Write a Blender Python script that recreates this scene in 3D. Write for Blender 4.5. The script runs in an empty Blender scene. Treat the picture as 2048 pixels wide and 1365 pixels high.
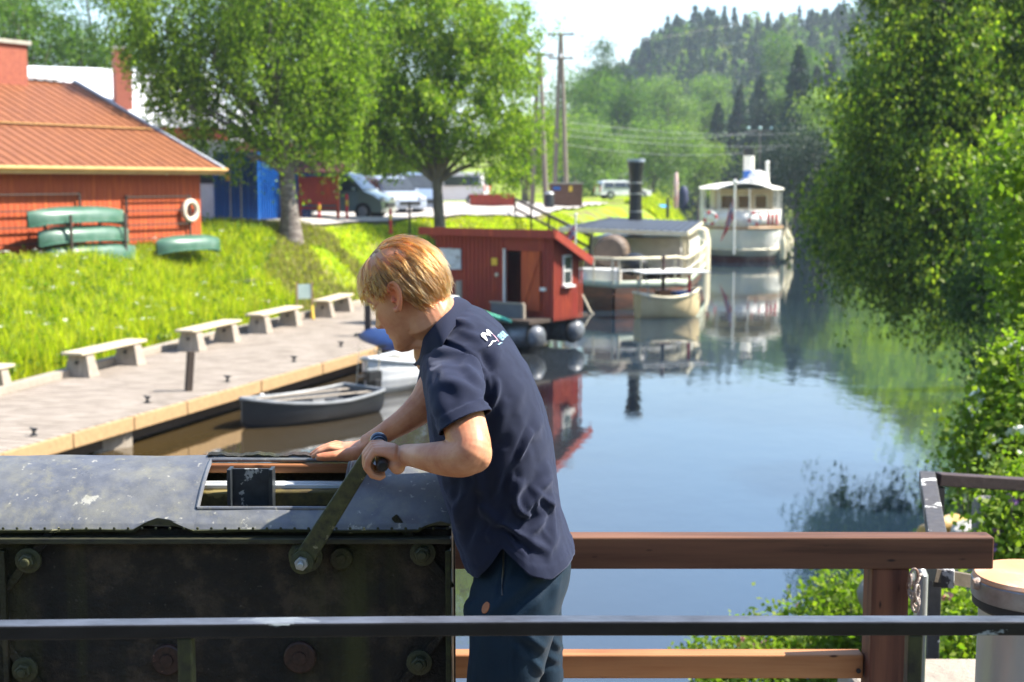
import bpy, bmesh, math, random
import numpy as np
from mathutils import Vector, Matrix, Quaternion
R = math.radians
S = bpy.context.scene
COL = S.collection
rng = np.random.default_rng(7)
random.seed(7)

# ---------------- camera, sky, sun, exposure ----------------
CAMZ, PITCH, FPX = 4.5, R(6.37), 2844.0
cam = bpy.data.cameras.new('camera')
camo = bpy.data.objects.new('camera', cam); COL.objects.link(camo)
camo.location = (0, 0, CAMZ); camo.rotation_euler = (R(90) - PITCH, 0, 0)
cam.lens = 50; cam.sensor_width = 36; cam.clip_start = .1; cam.clip_end = 3000
cam.dof.use_dof = True; cam.dof.focus_distance = 2.80; cam.dof.aperture_fstop = 6.3
S.camera = camo
SUN_EL, SUN_AZ = 49, -6            # azimuth measured from +X towards the camera (-Y)
sd = Vector((math.cos(R(SUN_EL)) * math.cos(R(SUN_AZ)), -math.cos(R(SUN_EL)) * math.sin(R(SUN_AZ)), math.sin(R(SUN_EL))))
sun = bpy.data.lights.new('sun', 'SUN'); sun.energy = 5.0; sun.angle = R(.5); sun.color = (1, .94, .84)
suno = bpy.data.objects.new('sun', sun); COL.objects.link(suno)
suno.rotation_euler = sd.to_track_quat('Z', 'Y').to_euler(); suno.location = (30, -10, 40)
W = bpy.data.worlds.new('World'); S.world = W; W.use_nodes = True
wn = W.node_tree.nodes; wl = W.node_tree.links
sky = wn.new('ShaderNodeTexSky'); sky.sky_type = 'NISHITA'; sky.sun_disc = False
sky.sun_elevation = R(SUN_EL); sky.sun_rotation = math.atan2(sd.x, sd.y)
sky.air_density = 1.1; sky.dust_density = .9; sky.ozone_density = 3.0
bg = wn['Background']; bg.inputs[1].default_value = .115
wl.new(sky.outputs[0], bg.inputs[0])
S.view_settings.view_transform = 'Standard'; S.view_settings.look = 'None'
S.view_settings.gamma = 1; S.view_settings.use_curve_mapping = False
S.view_settings.exposure = 1.5
S.cycles.max_bounces = 8; S.cycles.transparent_max_bounces = 12
S.cycles.caustics_reflective = False; S.cycles.caustics_refractive = False
S.cycles.sample_clamp_indirect = 6

# ---------------- photo pixel -> world ----------------
CP, SP = math.cos(PITCH), math.sin(PITCH)
def ray(px, py):
    u = (px - 1024) / FPX; v = (py - 682.5) / FPX
    return Vector((u, CP - v * SP, -SP - v * CP))
def P(px, py, Y):
    d = ray(px, py); k = Y / d.y
    return Vector((d.x * k, Y, CAMZ + d.z * k))
def G(px, py, z=0.):
    d = ray(px, py); k = (z - CAMZ) / d.z
    return Vector((d.x * k, d.y * k, z))
def XA(px, Y):                      # world x of a pixel column at depth Y (near the horizon)
    return (px - 1024) / FPX * Y

# ---------------- materials ----------------
class NT:
    def __init__(s, name):
        s.m = bpy.data.materials.new(name); s.m.use_nodes = True
        s.n = s.m.node_tree.nodes; s.l = s.m.node_tree.links
        s.b = s.n['Principled BSDF']; s.out = s.n['Material Output']
    def new(s, t, **k):
        o = s.n.new('ShaderNode' + t)
        for a, v in k.items():
            if a in o.inputs: o.inputs[a].default_value = v
            else: setattr(o, a, v)
        return o
    def link(s, a, b): s.l.new(a, b)
    def coord(s, scale=(1, 1, 1), kind='Object', rot=(0, 0, 0)):
        t = s.new('TexCoord'); mp = s.new('Mapping')
        mp.inputs['Scale'].default_value = scale; mp.inputs['Rotation'].default_value = rot
        s.link(t.outputs[kind], mp.inputs[0]); return mp.outputs[0]
    def noise(s, vec, scale, detail=5, rough=.6):
        o = s.new('TexNoise'); o.inputs['Scale'].default_value = scale
        o.inputs['Detail'].default_value = detail; o.inputs['Roughness'].default_value = rough
        s.link(vec, o.inputs['Vector']); return o.outputs['Fac']
    def ramp(s, fac, stops):
        o = s.new('ValToRGB'); e = o.color_ramp.elements
        while len(e) < len(stops): e.new(.5)
        for i, (p, c) in enumerate(stops):
            e[i].position = p; e[i].color = (c, c, c, 1) if not hasattr(c, '__len__') else (*c, 1)
        s.link(fac, o.inputs[0]); return o.outputs[0]
    def mix(s, fac, a, b, mode='MIX'):
        o = s.new('Mix'); o.data_type = 'RGBA'; o.blend_type = mode
        for k, v in ((0, fac), (6, a), (7, b)):
            if hasattr(v, 'links') or hasattr(v, 'is_linked'): s.link(v, o.inputs[k])
            elif k == 0: o.inputs[0].default_value = v
            else: o.inputs[k].default_value = (*v, 1)
        return o.outputs[2]
    def bump(s, h, strength=.3, dist=.02, prev=None):
        o = s.new('Bump'); o.inputs['Strength'].default_value = strength; o.inputs['Distance'].default_value = dist
        s.link(h, o.inputs['Height'])
        if prev: s.link(prev, o.inputs['Normal'])
        return o.outputs[0]

def mat(name, c1, c2=None, scale=6, rough=.6, bump=0., bscale=None, metal=0., stretch=(1, 1, 1), coat=0., c3=None, det=6, bd=.02, spec=None):
    t = NT(name); vec = t.coord(stretch)
    if c2 is None: c2 = tuple(x * .7 for x in c1)
    f = t.noise(vec, scale, det, .65)
    st = [(.32, c1), (.68, c2)] if c3 is None else [(.3, c1), (.5, c2), (.66, c3)]
    t.link(t.ramp(f, st), t.b.inputs['Base Color'])
    t.b.inputs['Roughness'].default_value = rough; t.b.inputs['Metallic'].default_value = metal
    if spec is not None: t.b.inputs['Specular IOR Level'].default_value = spec
    if coat: t.b.inputs['Coat Weight'].default_value = coat
    if bump: t.link(t.bump(t.noise(vec, bscale or scale * 3, 6, .6), bump, bd), t.b.inputs['Normal'])
    return t.m

def leafmat(name, cols, trans=.45, rough=.6):
    """leaf surface: colour differs leaf by leaf, part of the light passes through"""
    t = NT(name); g = t.new('NewGeometry')
    c = t.ramp(g.outputs['Random Per Island'], [(i / max(1, len(cols) - 1), k) for i, k in enumerate(cols)])
    t.link(c, t.b.inputs['Base Color']); t.b.inputs['Roughness'].default_value = rough
    t.b.inputs['Specular IOR Level'].default_value = .35
    tr = t.new('BsdfTranslucent'); mx = t.new('MixShader')
    br = t.mix(1., c, (1.25, 1.5, .5), 'MULTIPLY'); t.link(br, tr.inputs[0])
    mx.inputs[0].default_value = trans
    t.link(t.b.outputs[0], mx.inputs[1]); t.link(tr.outputs[0], mx.inputs[2]); t.link(mx.outputs[0], t.out.inputs[0])
    return t.m

# ---------------- object helpers ----------------
def tag(o, label=None, cat=None, group=None, kind=None):
    for k, v in (('label', label), ('category', cat), ('group', group), ('kind', kind)):
        if v: o[k] = v
    return o
def empty(name, loc, rz=0, label=None, cat=None, group=None):
    o = bpy.data.objects.new(name, None); COL.objects.link(o)
    o.location = loc; o.rotation_euler = (0, 0, rz); o.empty_display_size = .2
    return tag(o, label, cat, group)
def link_mesh(name, me, m, parent=None, smooth=True):
    for x in (m if isinstance(m, (list, tuple)) else [m]): me.materials.append(x)
    o = bpy.data.objects.new(name, me); COL.objects.link(o)
    if parent: o.parent = parent
    if smooth: me.polygons.foreach_set('use_smooth', [True] * len(me.polygons))
    return o
def np_mesh(name, V, F, m, parent=None, smooth=False, mi=None):
    """V (n,3), F (k,3 or 4) arrays"""
    me = bpy.data.meshes.new(name); V = np.asarray(V, 'f'); F = np.asarray(F, 'i'); k = F.shape[1]
    me.vertices.add(len(V)); me.vertices.foreach_set('co', V.ravel())
    me.loops.add(F.size); me.loops.foreach_set('vertex_index', F.ravel())
    me.polygons.add(len(F)); me.polygons.foreach_set('loop_start', np.arange(0, F.size, k))
    if mi is not None: me.polygons.foreach_set('material_index', mi)
    me.update(calc_edges=True); me.validate()
    return link_mesh(name, me, m, parent, smooth)
def dup(root, loc=None, rz=None, label=None, group=None, scale=None):
    def cp(o, par):
        c = o.copy(); COL.objects.link(c); c.parent = par
        for ch in list(o.children): cp(ch, c)
        return c
    r = cp(root, None)
    if loc is not None: r.location = loc
    if rz is not None: r.rotation_euler = (0, 0, rz)
    if scale is not None: r.scale = scale if hasattr(scale, '__len__') else (scale,) * 3
    return tag(r, label, None, group)

class MB:
    def __init__(s): s.v = []; s.f = []; s.mi = []
    def add(s, vs, fs, mi=0):
        b = len(s.v); s.v += [tuple(x) for x in vs]
        s.f += [tuple(b + i for i in f) for f in fs]; s.mi += [mi] * len(fs)
    def box(s, c, size, rz=0, mi=0, M=None, taper=(1, 1)):
        hx, hy, hz = (x / 2 for x in size); vs = []
        for z in (-1, 1):
            tx, ty = (taper if z > 0 else (1, 1))
            for x, y in ((-1, -1), (1, -1), (1, 1), (-1, 1)): vs.append(Vector((x * hx * tx, y * hy * ty, z * hz)))
        rot = M or Matrix.Rotation(rz, 3, 'Z'); c = Vector(c)
        s.add([rot @ v + c for v in vs], [(3, 2, 1, 0), (4, 5, 6, 7), (0, 1, 5, 4), (1, 2, 6, 5), (2, 3, 7, 6), (3, 0, 4, 7)], mi)
        return s
    def bar(s, p0, p1, w, h, mi=0, up=(0, 0, 1), w1=None, h1=None):
        p0 = Vector(p0); p1 = Vector(p1); d = (p1 - p0).normalized(); up = Vector(up)
        if abs(d.dot(up)) > .98: up = Vector((0, 1, 0))
        a = d.cross(up).normalized(); b = a.cross(d).normalized(); vs = []
        for p, ww, hh in ((p0, w, h), (p1, w1 or w, h1 or h)):
            for x, y in ((-1, -1), (1, -1), (1, 1), (-1, 1)): vs.append(p + a * (x * ww / 2) + b * (y * hh / 2))
        s.add(vs, [(0, 1, 2, 3), (7, 6, 5, 4), (4, 5, 1, 0), (5, 6, 2, 1), (6, 7, 3, 2), (7, 4, 0, 3)], mi); return s
    def tube(s, pts, rad, n=10, mi=0, caps=True, flat=1.):
        pts = [Vector(p) for p in pts]; k = len(pts)
        rad = rad if hasattr(rad, '__len__') else [rad] * k
        rings = []; prev = None
        for i, p in enumerate(pts):
            d = (pts[min(i + 1, k - 1)] - pts[max(i - 1, 0)]).normalized()
            if prev is None:
                a = d.orthogonal().normalized()
            else:
                a = (prev - d * prev.dot(d)).normalized()
            prev = a; b = d.cross(a)
            rings.append([p + a * math.cos(t) * rad[i] + b * math.sin(t) * rad[i] * flat for t in [2 * math.pi * j / n for j in range(n)]])
        vs = [v for r in rings for v in r]; fs = []
        for i in range(k - 1):
            for j in range(n): fs.append((i * n + j, i * n + (j + 1) % n, (i + 1) * n + (j + 1) % n, (i + 1) * n + j))
        if caps: fs.append(tuple(range(n - 1, -1, -1))); fs.append(tuple((k - 1) * n + j for j in range(n)))
        s.add(vs, fs, mi); return s
    def lathe(s, c, prof, n=24, axis=(0, 0, 1), mi=0):
        """prof: list of (r, h) along axis"""
        c = Vector(c); ax = Vector(axis).normalized(); a = ax.orthogonal().normalized(); b = ax.cross(a); vs = []; fs = []
        for r, h in prof:
            for j in range(n):
                t = 2 * math.pi * j / n; vs.append(c + ax * h + (a * math.cos(t) + b * math.sin(t)) * r)
        for i in range(len(prof) - 1):
            for j in range(n): fs.append((i * n + j, i * n + (j + 1) % n, (i + 1) * n + (j + 1) % n, (i + 1) * n + j))
        fs.append(tuple(range(n - 1, -1, -1))); fs.append(tuple((len(prof) - 1) * n + j for j in range(n)))
        s.add(vs, fs, mi); return s
    def loft(s, rings, mi=0, caps=True, closed=False):
        n = len(rings[0]); fs = []; vs = [v for r in rings for v in r]; k = len(rings)
        for i in range(k - 1):
            for j in range(n if not closed else n - 1): fs.append((i * n + j, i * n + (j + 1) % n, (i + 1) * n + (j + 1) % n, (i + 1) * n + j))
        if caps: fs.append(tuple(range(n - 1, -1, -1))); fs.append(tuple((k - 1) * n + j for j in range(n)))
        s.add(vs, fs, mi); return s
    def strip(s, rings, mi=0):          # open polylines lofted
        n = len(rings[0]); fs = []
        for i in range(len(rings) - 1):
            for j in range(n - 1): fs.append((i * n + j, i * n + j + 1, (i + 1) * n + j + 1, (i + 1) * n + j))
        s.add([v for r in rings for v in r], fs, mi); return s
    def prism(s, poly, d, mi=0):
        """poly: 3D points, extruded by vector d"""
        n = len(poly); d = Vector(d); vs = [Vector(p) for p in poly]; vs += [v + d for v in vs]
        fs = [tuple(range(n - 1, -1, -1)), tuple(range(n, 2 * n))] + [(i, (i + 1) % n, n + (i + 1) % n, n + i) for i in range(n)]
        s.add(vs, fs, mi); return s
    def ball(s, c, r, mi=0, n=10, sc=(1, 1, 1)):
        c = Vector(c); k = max(4, n // 2)
        prof = [(math.sin(math.pi * i / k), -math.cos(math.pi * i / k)) for i in range(k + 1)]
        vs = []; fs = []
        for rr, h in prof:
            for j in range(n):
                t = 2 * math.pi * j / n
                vs.append(c + Vector((rr * math.cos(t) * r * sc[0], rr * math.sin(t) * r * sc[1], h * r * sc[2])))
        for i in range(k):
            for j in range(n): fs.append((i * n + j, i * n + (j + 1) % n, (i + 1) * n + (j + 1) % n, (i + 1) * n + j))
        s.add(vs, fs, mi); return s
    def build(s, name, m, parent=None, smooth=False, bevel=0, loc=None, rz=None, fix=True):
        me = bpy.data.meshes.new(name); me.from_pydata(s.v, [], s.f)
        me.polygons.foreach_set('material_index', s.mi)
        if fix or bevel:
            bm = bmesh.new(); bm.from_mesh(me); bmesh.ops.remove_doubles(bm, verts=bm.verts, dist=1e-6)
            bmesh.ops.recalc_face_normals(bm, faces=bm.faces); bm.to_mesh(me); bm.free()
        me.update(); o = link_mesh(name, me, m, parent, smooth)
        if bevel:
            b = o.modifiers.new('bevel', 'BEVEL'); b.width = bevel; b.segments = 2; b.limit_method = 'ANGLE'; b.angle_limit = R(35)
        if loc is not None: o.location = loc
        if rz is not None: o.rotation_euler = (0, 0, rz)
        if smooth:
            try: me.set_sharp_from_angle(angle=R(40))
            except Exception: pass
        return o

def noise3(p, s=1., seed=0.):
    """cheap smooth pseudo noise in about [-1,1] for numpy points"""
    p = np.asarray(p) * s + seed
    x, y, z = p[..., 0], p[..., 1], p[..., 2]
    return (np.sin(x * 1.7 + 1.3 * np.sin(y * 1.1 + z * .7)) + np.sin(y * 2.1 + 1.1 * np.sin(z * 1.6 + x * .5) + 2.) + np.sin(z * 1.9 + 1.2 * np.sin(x * 1.3 - y * .9) + 4.)) / 3

# ---------------- foliage ----------------
def leaf_arrays(C, size, aspect=.55, up=.0, dirs=None, jitter=.35, g=rng):
    """C (n,3) leaf centres -> rhombic leaves"""
    n = len(C); a = g.normal(size=(n, 3)) if dirs is None else dirs + g.normal(size=(n, 3)) * .45
    a /= np.linalg.norm(a, axis=1, keepdims=True) + 1e-9
    b = g.normal(size=(n, 3)); b[:, 2] *= (1 - up); b -= a * (a * b).sum(1, keepdims=True); b /= np.linalg.norm(b, axis=1, keepdims=True) + 1e-9
    s = size * (1 + g.uniform(-jitter, jitter, (n, 1)))
    V = np.stack([C - a * s * .5, C + b * s * aspect * .5 - a * s * .05, C + a * s * .5, C - b * s * aspect * .5 - a * s * .05], 1).reshape(-1, 3)
    return V, np.arange(4 * n).reshape(n, 4)
def in_blobs(blobs, n, g=rng, shell=.55):
    """points in ellipsoids (cx,cy,cz,rx,ry,rz), weighted by volume, biased outwards"""
    B = np.array(blobs, float); w = (B[:, 3] * B[:, 4] * B[:, 5]) ** .75; w /= w.sum()
    k = g.choice(len(B), n, p=w); d = g.normal(size=(n, 3)); d /= np.linalg.norm(d, axis=1, keepdims=True)
    r = g.uniform(0, 1, (n, 1)) ** (1 / 3. * shell)
    return B[k, :3] + d * r * B[k, 3:6]
def crown(name, blobs, nclump, nleaf, size, m, parent, spread=.35, droop=0., seed=1, aspect=.6, shell=.55, flat=.7, hier=0, hs=.5):
    g = np.random.default_rng(seed)
    c = in_blobs(blobs, nclump, g, shell); pts = []
    if hier:                     # twigs gather on boughs, with gaps between the boughs
        b = in_blobs(blobs, max(8, nclump // hier), g, shell); k = g.integers(0, len(b), nclump); o_ = g.normal(size=(nclump, 3)) * hs * g.uniform(.5, 1.2, (len(b), 1))[k]; o_[:, 2] *= .45; c = np.where(g.uniform(size=(nclump, 1)) < .85, b[k] + o_, c)
    if droop > 0:
        L = droop * g.uniform(.4, 1.2, (nclump, 1, 1)); t = g.uniform(0, 1, (nclump, nleaf, 1))
        off = np.concatenate([g.normal(size=(nclump, nleaf, 2)) * spread * .45, -t * L], 2)
        sway = g.normal(size=(nclump, 1, 2)) * .12
        off[..., :2] += sway * t * L
        pts = (c[:, None, :] + off).reshape(-1, 3)
        dirs = np.zeros((len(pts), 3)); dirs[:, 2] = -1
    else:
        sp = spread * g.uniform(.6, 1.3, (nclump, 1, 1))
        pts = (c[:, None, :] + g.normal(size=(nclump, nleaf, 3)) * sp * np.array([1, 1, flat])).reshape(-1, 3); dirs = None
    V, F = leaf_arrays(pts, size, aspect, dirs=dirs, g=g)
    return np_mesh(name, V, F, m, parent)
def limbs(name, base, blobs, r0, m, parent, seed=1, height=None, lean=(0, 0), fork=.45, nb=1):
    """trunk with curved limbs reaching into each crown blob"""
    g = random.Random(seed); mb = MB(); B = Vector(base)
    top = Vector((sum(b[0] for b in blobs) / len(blobs) * .4, sum(b[1] for b in blobs) / len(blobs) * .4, max(b[2] for b in blobs)))
    n = 9; path = []
    for i in range(n):
        t = i / (n - 1); p = B.lerp(Vector((top.x, top.y, top.z)), t)
        p.x += math.sin(t * 4 + seed) * .035 * (top.z - B.z) * t; p.y += math.cos(t * 3 + seed) * .02 * (top.z - B.z) * t
        p.x += lean[0] * math.sin(t * math.pi); path.append(p)
    rad = [r0 * (1.35 if i == 0 else 1.) * (1 - i / (n - 1) * .88) for i in range(n)]
    mb.tube(path, rad, 10)
    for b in blobs:
        for q in range(nb):
            c = Vector(b[:3]) + Vector((g.uniform(-.5, .5) * b[3], g.uniform(-.5, .5) * b[4], g.uniform(-.3, .5) * b[5])) * (q > 0)
            i = min(range(2, n - 1), key=lambda i: abs(path[i].z - (B.z + (c.z - B.z) * fork - .3)))
            p0 = path[i]; k = 6; pts = []
            for j in range(k):
                t = j / (k - 1); p = p0.lerp(c, t); p.z += math.sin(t * math.pi) * .12 * (c - p0).length
                p += Vector((g.uniform(-1, 1), g.uniform(-1, 1), g.uniform(-1, 1))) * .03 * (c - p0).length * t; pts.append(p)
            rr = max(.02, rad[i] * .5); mb.tube(pts, [rr * (1 - .8 * j / (k - 1)) for j in range(k)], 6)
            for _ in range(3):
                j = g.randint(2, k - 1); e = pts[j] + Vector((g.uniform(-1, 1) * b[3], g.uniform(-1, 1) * b[4], g.uniform(-.2, .8) * b[5])) * .7
                mb.tube([pts[j], pts[j].lerp(e, .5) + Vector((0, 0, .05 * b[5])), e], [rr * .35, rr * .22, rr * .08], 5)
    return mb.build(name, m, parent, smooth=True, fix=False)
# ---------------- shared materials ----------------
M = {}
M['red'] = mat('red_paint', (.44, .062, .018), (.25, .030, .013), 2.2, .65, .15, 30, stretch=(3, 3, .5), c3=(.33, .03, .02))
M['barnred'] = mat('barn_boards', (.64, .135, .024), (.38, .062, .016), 1.6, .8, .25, 20, stretch=(4, 4, .3), c3=(.53, .098, .019))
M['white'] = mat('white_paint', (.80, .79, .76), (.66, .65, .62), 3, .45)
M['cream'] = mat('cream_paint', (.78, .70, .50), (.62, .54, .38), 2.5, .5)
M['blue'] = mat('blue_paint', (.015, .09, .30), (.02, .13, .38), 2, .45)
M['black'] = mat('black_paint', (.012, .013, .016), (.02, .02, .022), 4, .4)
M['darkwood'] = mat('dark_wood', (.06, .04, .028), (.035, .024, .018), 5, .8, .2, stretch=(1, 1, 4))
M['greywood'] = mat('weathered_wood', (.36, .31, .25), (.24, .20, .16), 3, .8, .25, 12, stretch=(1, 8, 1))
M['concrete'] = mat('concrete', (.40, .37, .31), (.29, .27, .23), 5, .9, .3)
M['rope'] = mat('rope', (.55, .48, .36), (.4, .34, .24), 20, .9)
M['glass'] = mat('window_glass', (.03, .035, .04), (.05, .06, .065), 1, .06, coat=.5)
M['rubber'] = mat('rubber', (.018, .018, .018), (.03, .03, .03), 5, .8)
M['steel'] = mat('galvanised_steel', (.42, .43, .42), (.30, .31, .31), 4, .42, .1, metal=.6)
M['bark'] = mat('bark', (.23, .19, .15), (.09, .07, .055), 5, .9, .6, 14, stretch=(1, 1, .4), bd=.04)
M['birchbark'] = mat('birch_bark', (.36, .33, .29), (.16, .13, .11), 3, .85, .5, 12, stretch=(1, 1, 2.5), c3=(.10, .08, .07), bd=.04)
M['brick'] = mat('brick', (.34, .10, .055), (.24, .065, .04), 8, .9, .3)
M['yellow'] = mat('yellow_paint', (.75, .5, .04), (.65, .42, .03), 4, .5)
M['norred'] = mat('flag_red', (.62, .02, .03), (.5, .015, .03), 3, .7)
L_MID = leafmat('leaf_birch', [(.05, .11, .018), (.09, .17, .025), (.14, .22, .03), (.035, .08, .014)], .5)
L_BRIGHT = leafmat('leaf_bright', [(.20, .28, .03), (.11, .19, .02), (.27, .33, .04), (.08, .14, .018)], .5)
L_MIDW = leafmat('leaf_birch_light', [(.025, .06, .008), (.13, .22, .016), (.38, .50, .04), (.018, .045, .006), (.20, .31, .02)], .55)
L_LIME = leafmat('leaf_lime', [(.27, .38, .022), (.09, .17, .012), (.44, .52, .05), (.035, .08, .010), (.20, .31, .02)], .54)
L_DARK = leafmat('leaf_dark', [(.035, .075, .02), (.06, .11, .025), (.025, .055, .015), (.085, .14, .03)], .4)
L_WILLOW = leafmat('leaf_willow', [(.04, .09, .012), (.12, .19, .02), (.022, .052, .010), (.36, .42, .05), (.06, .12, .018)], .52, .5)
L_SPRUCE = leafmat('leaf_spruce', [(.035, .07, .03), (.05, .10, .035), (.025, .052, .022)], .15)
L_SHADE = leafmat('leaf_shaded', [(.014, .034, .016), (.022, .05, .02), (.010, .024, .012)], .15)  # shade of the slope put into the leaf colour
L_PINE = leafmat('leaf_pine', [(.05, .09, .035), (.035, .07, .03), (.08, .13, .045)], .2)
L_PALE = leafmat('leaf_pale', [(.17, .25, .07), (.12, .20, .05), (.22, .30, .09), (.09, .15, .04)], .45)
L_GRASS = leafmat('grass_blade', [(.46, .50, .010), (.60, .60, .018), (.20, .28, .008), (.62, .55, .04), (.44, .52, .010), (.13, .20, .008)], .5)

# ---------------- terrain ----------------
LY = [-20, 5, 15, 21, 26, 36, 45, 50, 55, 62, 72, 90, 130, 200, 280, 340, 420]
LX = [-14, -12, -10.5, -9.6, -9.3, -7.2, -5.4, -3.2, -.6, 3.2, 6.6, 11.5, 17., 24, 34, 50, 90]
RY = [-20, 4, 6, 7.5, 9, 13, 18, 27, 40, 60, 80, 100, 150, 200, 280, 340, 420]
RX = [1.3, 1.3, 1.5, 1.7, 2.1, 3.4, 5.7, 9.2, 13, 17, 20, 23, 33, 42, 55, 66, 94]
def smooth(t): t = np.clip(t, 0, 1); return t * t * (3 - 2 * t)
def land_h(X, Y):
    X = np.asarray(X, float); Y = np.asarray(Y, float)
    dl = np.interp(Y, LY, LX) - X; dr = X - np.interp(Y, RY, RX)
    w = np.interp(Y, [20, 45, 60, 100], [7, 5.5, 4.5, 5])
    hl = -1.2 + np.interp(Y, [20, 42, 49], [3.25, 3.4, 4.2]) * smooth((dl + 1.8) / (w + 1.8)) + np.clip(dl - 18, 0, 200) * .02
    hr = -1.2 + 3.4 * smooth((dr + 1.2) / 5.5) + np.clip(dr - 5, 0, 60) * .22
    h = np.where(dl > -1.9, hl, np.where(dr > -1.3, hr, -1.2))
    # far end of the river: land closes it; the wooded hill behind
    h = np.maximum(h, -1.2 + 3.6 * smooth((Y - 300) / 20))
    d1 = smooth((X - 14) / 44) * np.exp(-((Y - 470) / 95) ** 2) * np.clip(1 - (X - 300) / 400, 0, 1)
    h = h + d1 * (38 + np.clip(X - 45, 0, 130) * .045 + 2.5 * noise3(np.stack([X, Y, X * 0], -1), .05)) + 13 * np.exp(-((X - 20) / 110) ** 2) * np.exp(-((Y - 520) / 80) ** 2)
    h = h + 26 * smooth((dr - 6) / 60) * smooth((Y - 110) / 90) * (Y < 900)
    h = h + np.where(h > .5, .10 * noise3(np.stack([X, Y, X * 0], -1), .9), 0)
    return h
def build_land():
    xs = np.unique(np.concatenate([np.linspace(-700, -60, 24), np.linspace(-60, -24, 30), np.linspace(-24, 26, 200), np.linspace(26, 110, 90), np.linspace(110, 900, 60)]))
    ys = np.unique(np.concatenate([np.linspace(-30, 2, 8), np.linspace(2, 90, 250), np.linspace(90, 330, 120), np.linspace(330, 1500, 80)]))
    XX, YY = np.meshgrid(xs, ys, indexing='xy'); Z = land_h(XX, YY)
    V = np.stack([XX, YY, Z], -1).reshape(-1, 3); nx, ny = len(xs), len(ys)
    i = np.arange(ny - 1)[:, None] * nx + np.arange(nx - 1)[None]; F = np.stack([i, i + 1, i + 1 + nx, i + nx], -1).reshape(-1, 4)
    t = NT('ground_turf'); vec = t.coord()
    a = t.ramp(t.noise(vec, 1.3, 6), [(.3, (.12, .21, .012)), (.5, (.22, .32, .015)), (.7, (.32, .36, .03))])
    b = t.ramp(t.noise(vec, .45, 5), [(.48, 0.), (.62, 1.)])
    c = t.mix(b, a, (.16, .13, .07))
    sep = t.new('SeparateXYZ'); t.link(vec, sep.inputs[0])
    low = t.ramp(sep.outputs[2], [(0, (.16, .12, .06)), (.35, (.25, .2, .12)), (1., (1, 1, 1))])
    t.link(t.mix(1., c, low, 'MULTIPLY'), t.b.inputs['Base Color']); t.b.inputs['Roughness'].default_value = .95
    t.b.inputs['Specular IOR Level'].default_value = .1
    t.link(t.bump(t.noise(vec, 9, 6), .8, .08), t.b.inputs['Normal'])
    tag(np_mesh('ground', V, F, t.m, smooth=True), kind='structure')
build_land()

# water: one sheet, brown body, sky reflection's blue painted in rightwards, rippled mirror surface
t = NT('river_water'); vec = t.coord((1, .55, 1))
n1 = t.noise(vec, 1.6, 3, .5); n2 = t.noise(t.coord((1, .45, 1)), 9, 3, .55)
b1 = t.bump(n1, .045, .10); b2 = t.bump(n2, .05, .02, b1); t.link(b2, t.b.inputs['Normal'])
t.b.inputs['Roughness'].default_value = .015; t.b.inputs['IOR'].default_value = 2.2
t.b.inputs['Specular IOR Level'].default_value = .5
sp = t.new('SeparateXYZ'); t.link(t.coord(), sp.inputs[0])
mr = t.new('MapRange'); t.link(sp.outputs[0], mr.inputs[0]); mr.inputs[1].default_value = -7; mr.inputs[2].default_value = 3
t.link(t.mix(mr.outputs[0], (.055, .034, .008), (.012, .024, .038)), t.b.inputs['Base Color'])
wm = MB(); wm.add([(-300, -30, 0), (400, -30, 0), (400, 420, 0), (-300, 420, 0)], [(0, 1, 2, 3)])
tag(wm.build('water', t.m), kind='structure')

# gravel road and car park behind the lawn
def sheet(name, poly, dz, m, n=30):
    """terrain-hugging quad patch from 4 corners (x,y)"""
    a, b, c, d = [np.array(p, float) for p in poly]; u = np.linspace(0, 1, n)
    U, Vv = np.meshgrid(u, u); q = (a[None, None] * (1 - U)[..., None] + b * U[..., None]) * (1 - Vv)[..., None] + (d * (1 - U)[..., None] + c * U[..., None]) * Vv[..., None]
    z = land_h(q[..., 0], q[..., 1]) + dz; V = np.concatenate([q, z[..., None]], -1).reshape(-1, 3)
    i = np.arange(n - 1)[:, None] * n + np.arange(n - 1)[None]; F = np.stack([i, i + 1, i + 1 + n, i + n], -1).reshape(-1, 4)
    return tag(np_mesh(name, V, F, m, smooth=True), kind='structure')
M['gravel'] = mat('gravel', (.46, .42, .38), (.36, .33, .30), 3, .95, .4, 40)
sheet('car_park', [(-30, 50.5), (-7.5, 50.5), (1.0, 66), (-30, 66)], .12, M['gravel'], 40)
sheet('road', [(-30, 66), (1.0, 66), (6.5, 96), (-30, 110)], .13, M['gravel'], 40)

# ---------------- tall grass on the near bank (uncountable) ----------------
def blades(name, pts, h, w, m, seed=3, lean=.25, segs=2, thing=None, parent=None):
    g = np.random.default_rng(seed); n = len(pts); pts = np.asarray(pts, float)
    H = (h[:, None] if hasattr(h, '__len__') else h) * g.uniform(.45, 1.15, (n, 1)); d = g.normal(size=(n, 3)); d[:, 2] = 0; d /= np.linalg.norm(d, axis=1, keepdims=True)
    s = np.cross(d, [0, 0, 1.]); ln = H * g.uniform(.0, lean * 2, (n, 1)); W_ = w * g.uniform(.6, 1.3, (n, 1))
    z = np.array([[0, 0, 1.]])
    p0 = pts; p1 = pts + z * H * .55 + d * ln * .3; p2 = pts + z * H + d * ln
    V = np.stack([p0 - s * W_ * .4, p0 + s * W_ * .4, p1 + s * W_ * .5, p1 - s * W_ * .5, p2 + s * W_ * .08, p2 - s * W_ * .08], 1).reshape(-1, 3)
    k = np.arange(n)[:, None] * 6; F = np.concatenate([k + np.array([[0, 1, 2, 3]]), k + np.array([[3, 2, 4, 5]])], 1).reshape(-1, 4)
    return np_mesh(name, V, F, m, parent)
g = np.random.default_rng(5)
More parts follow.
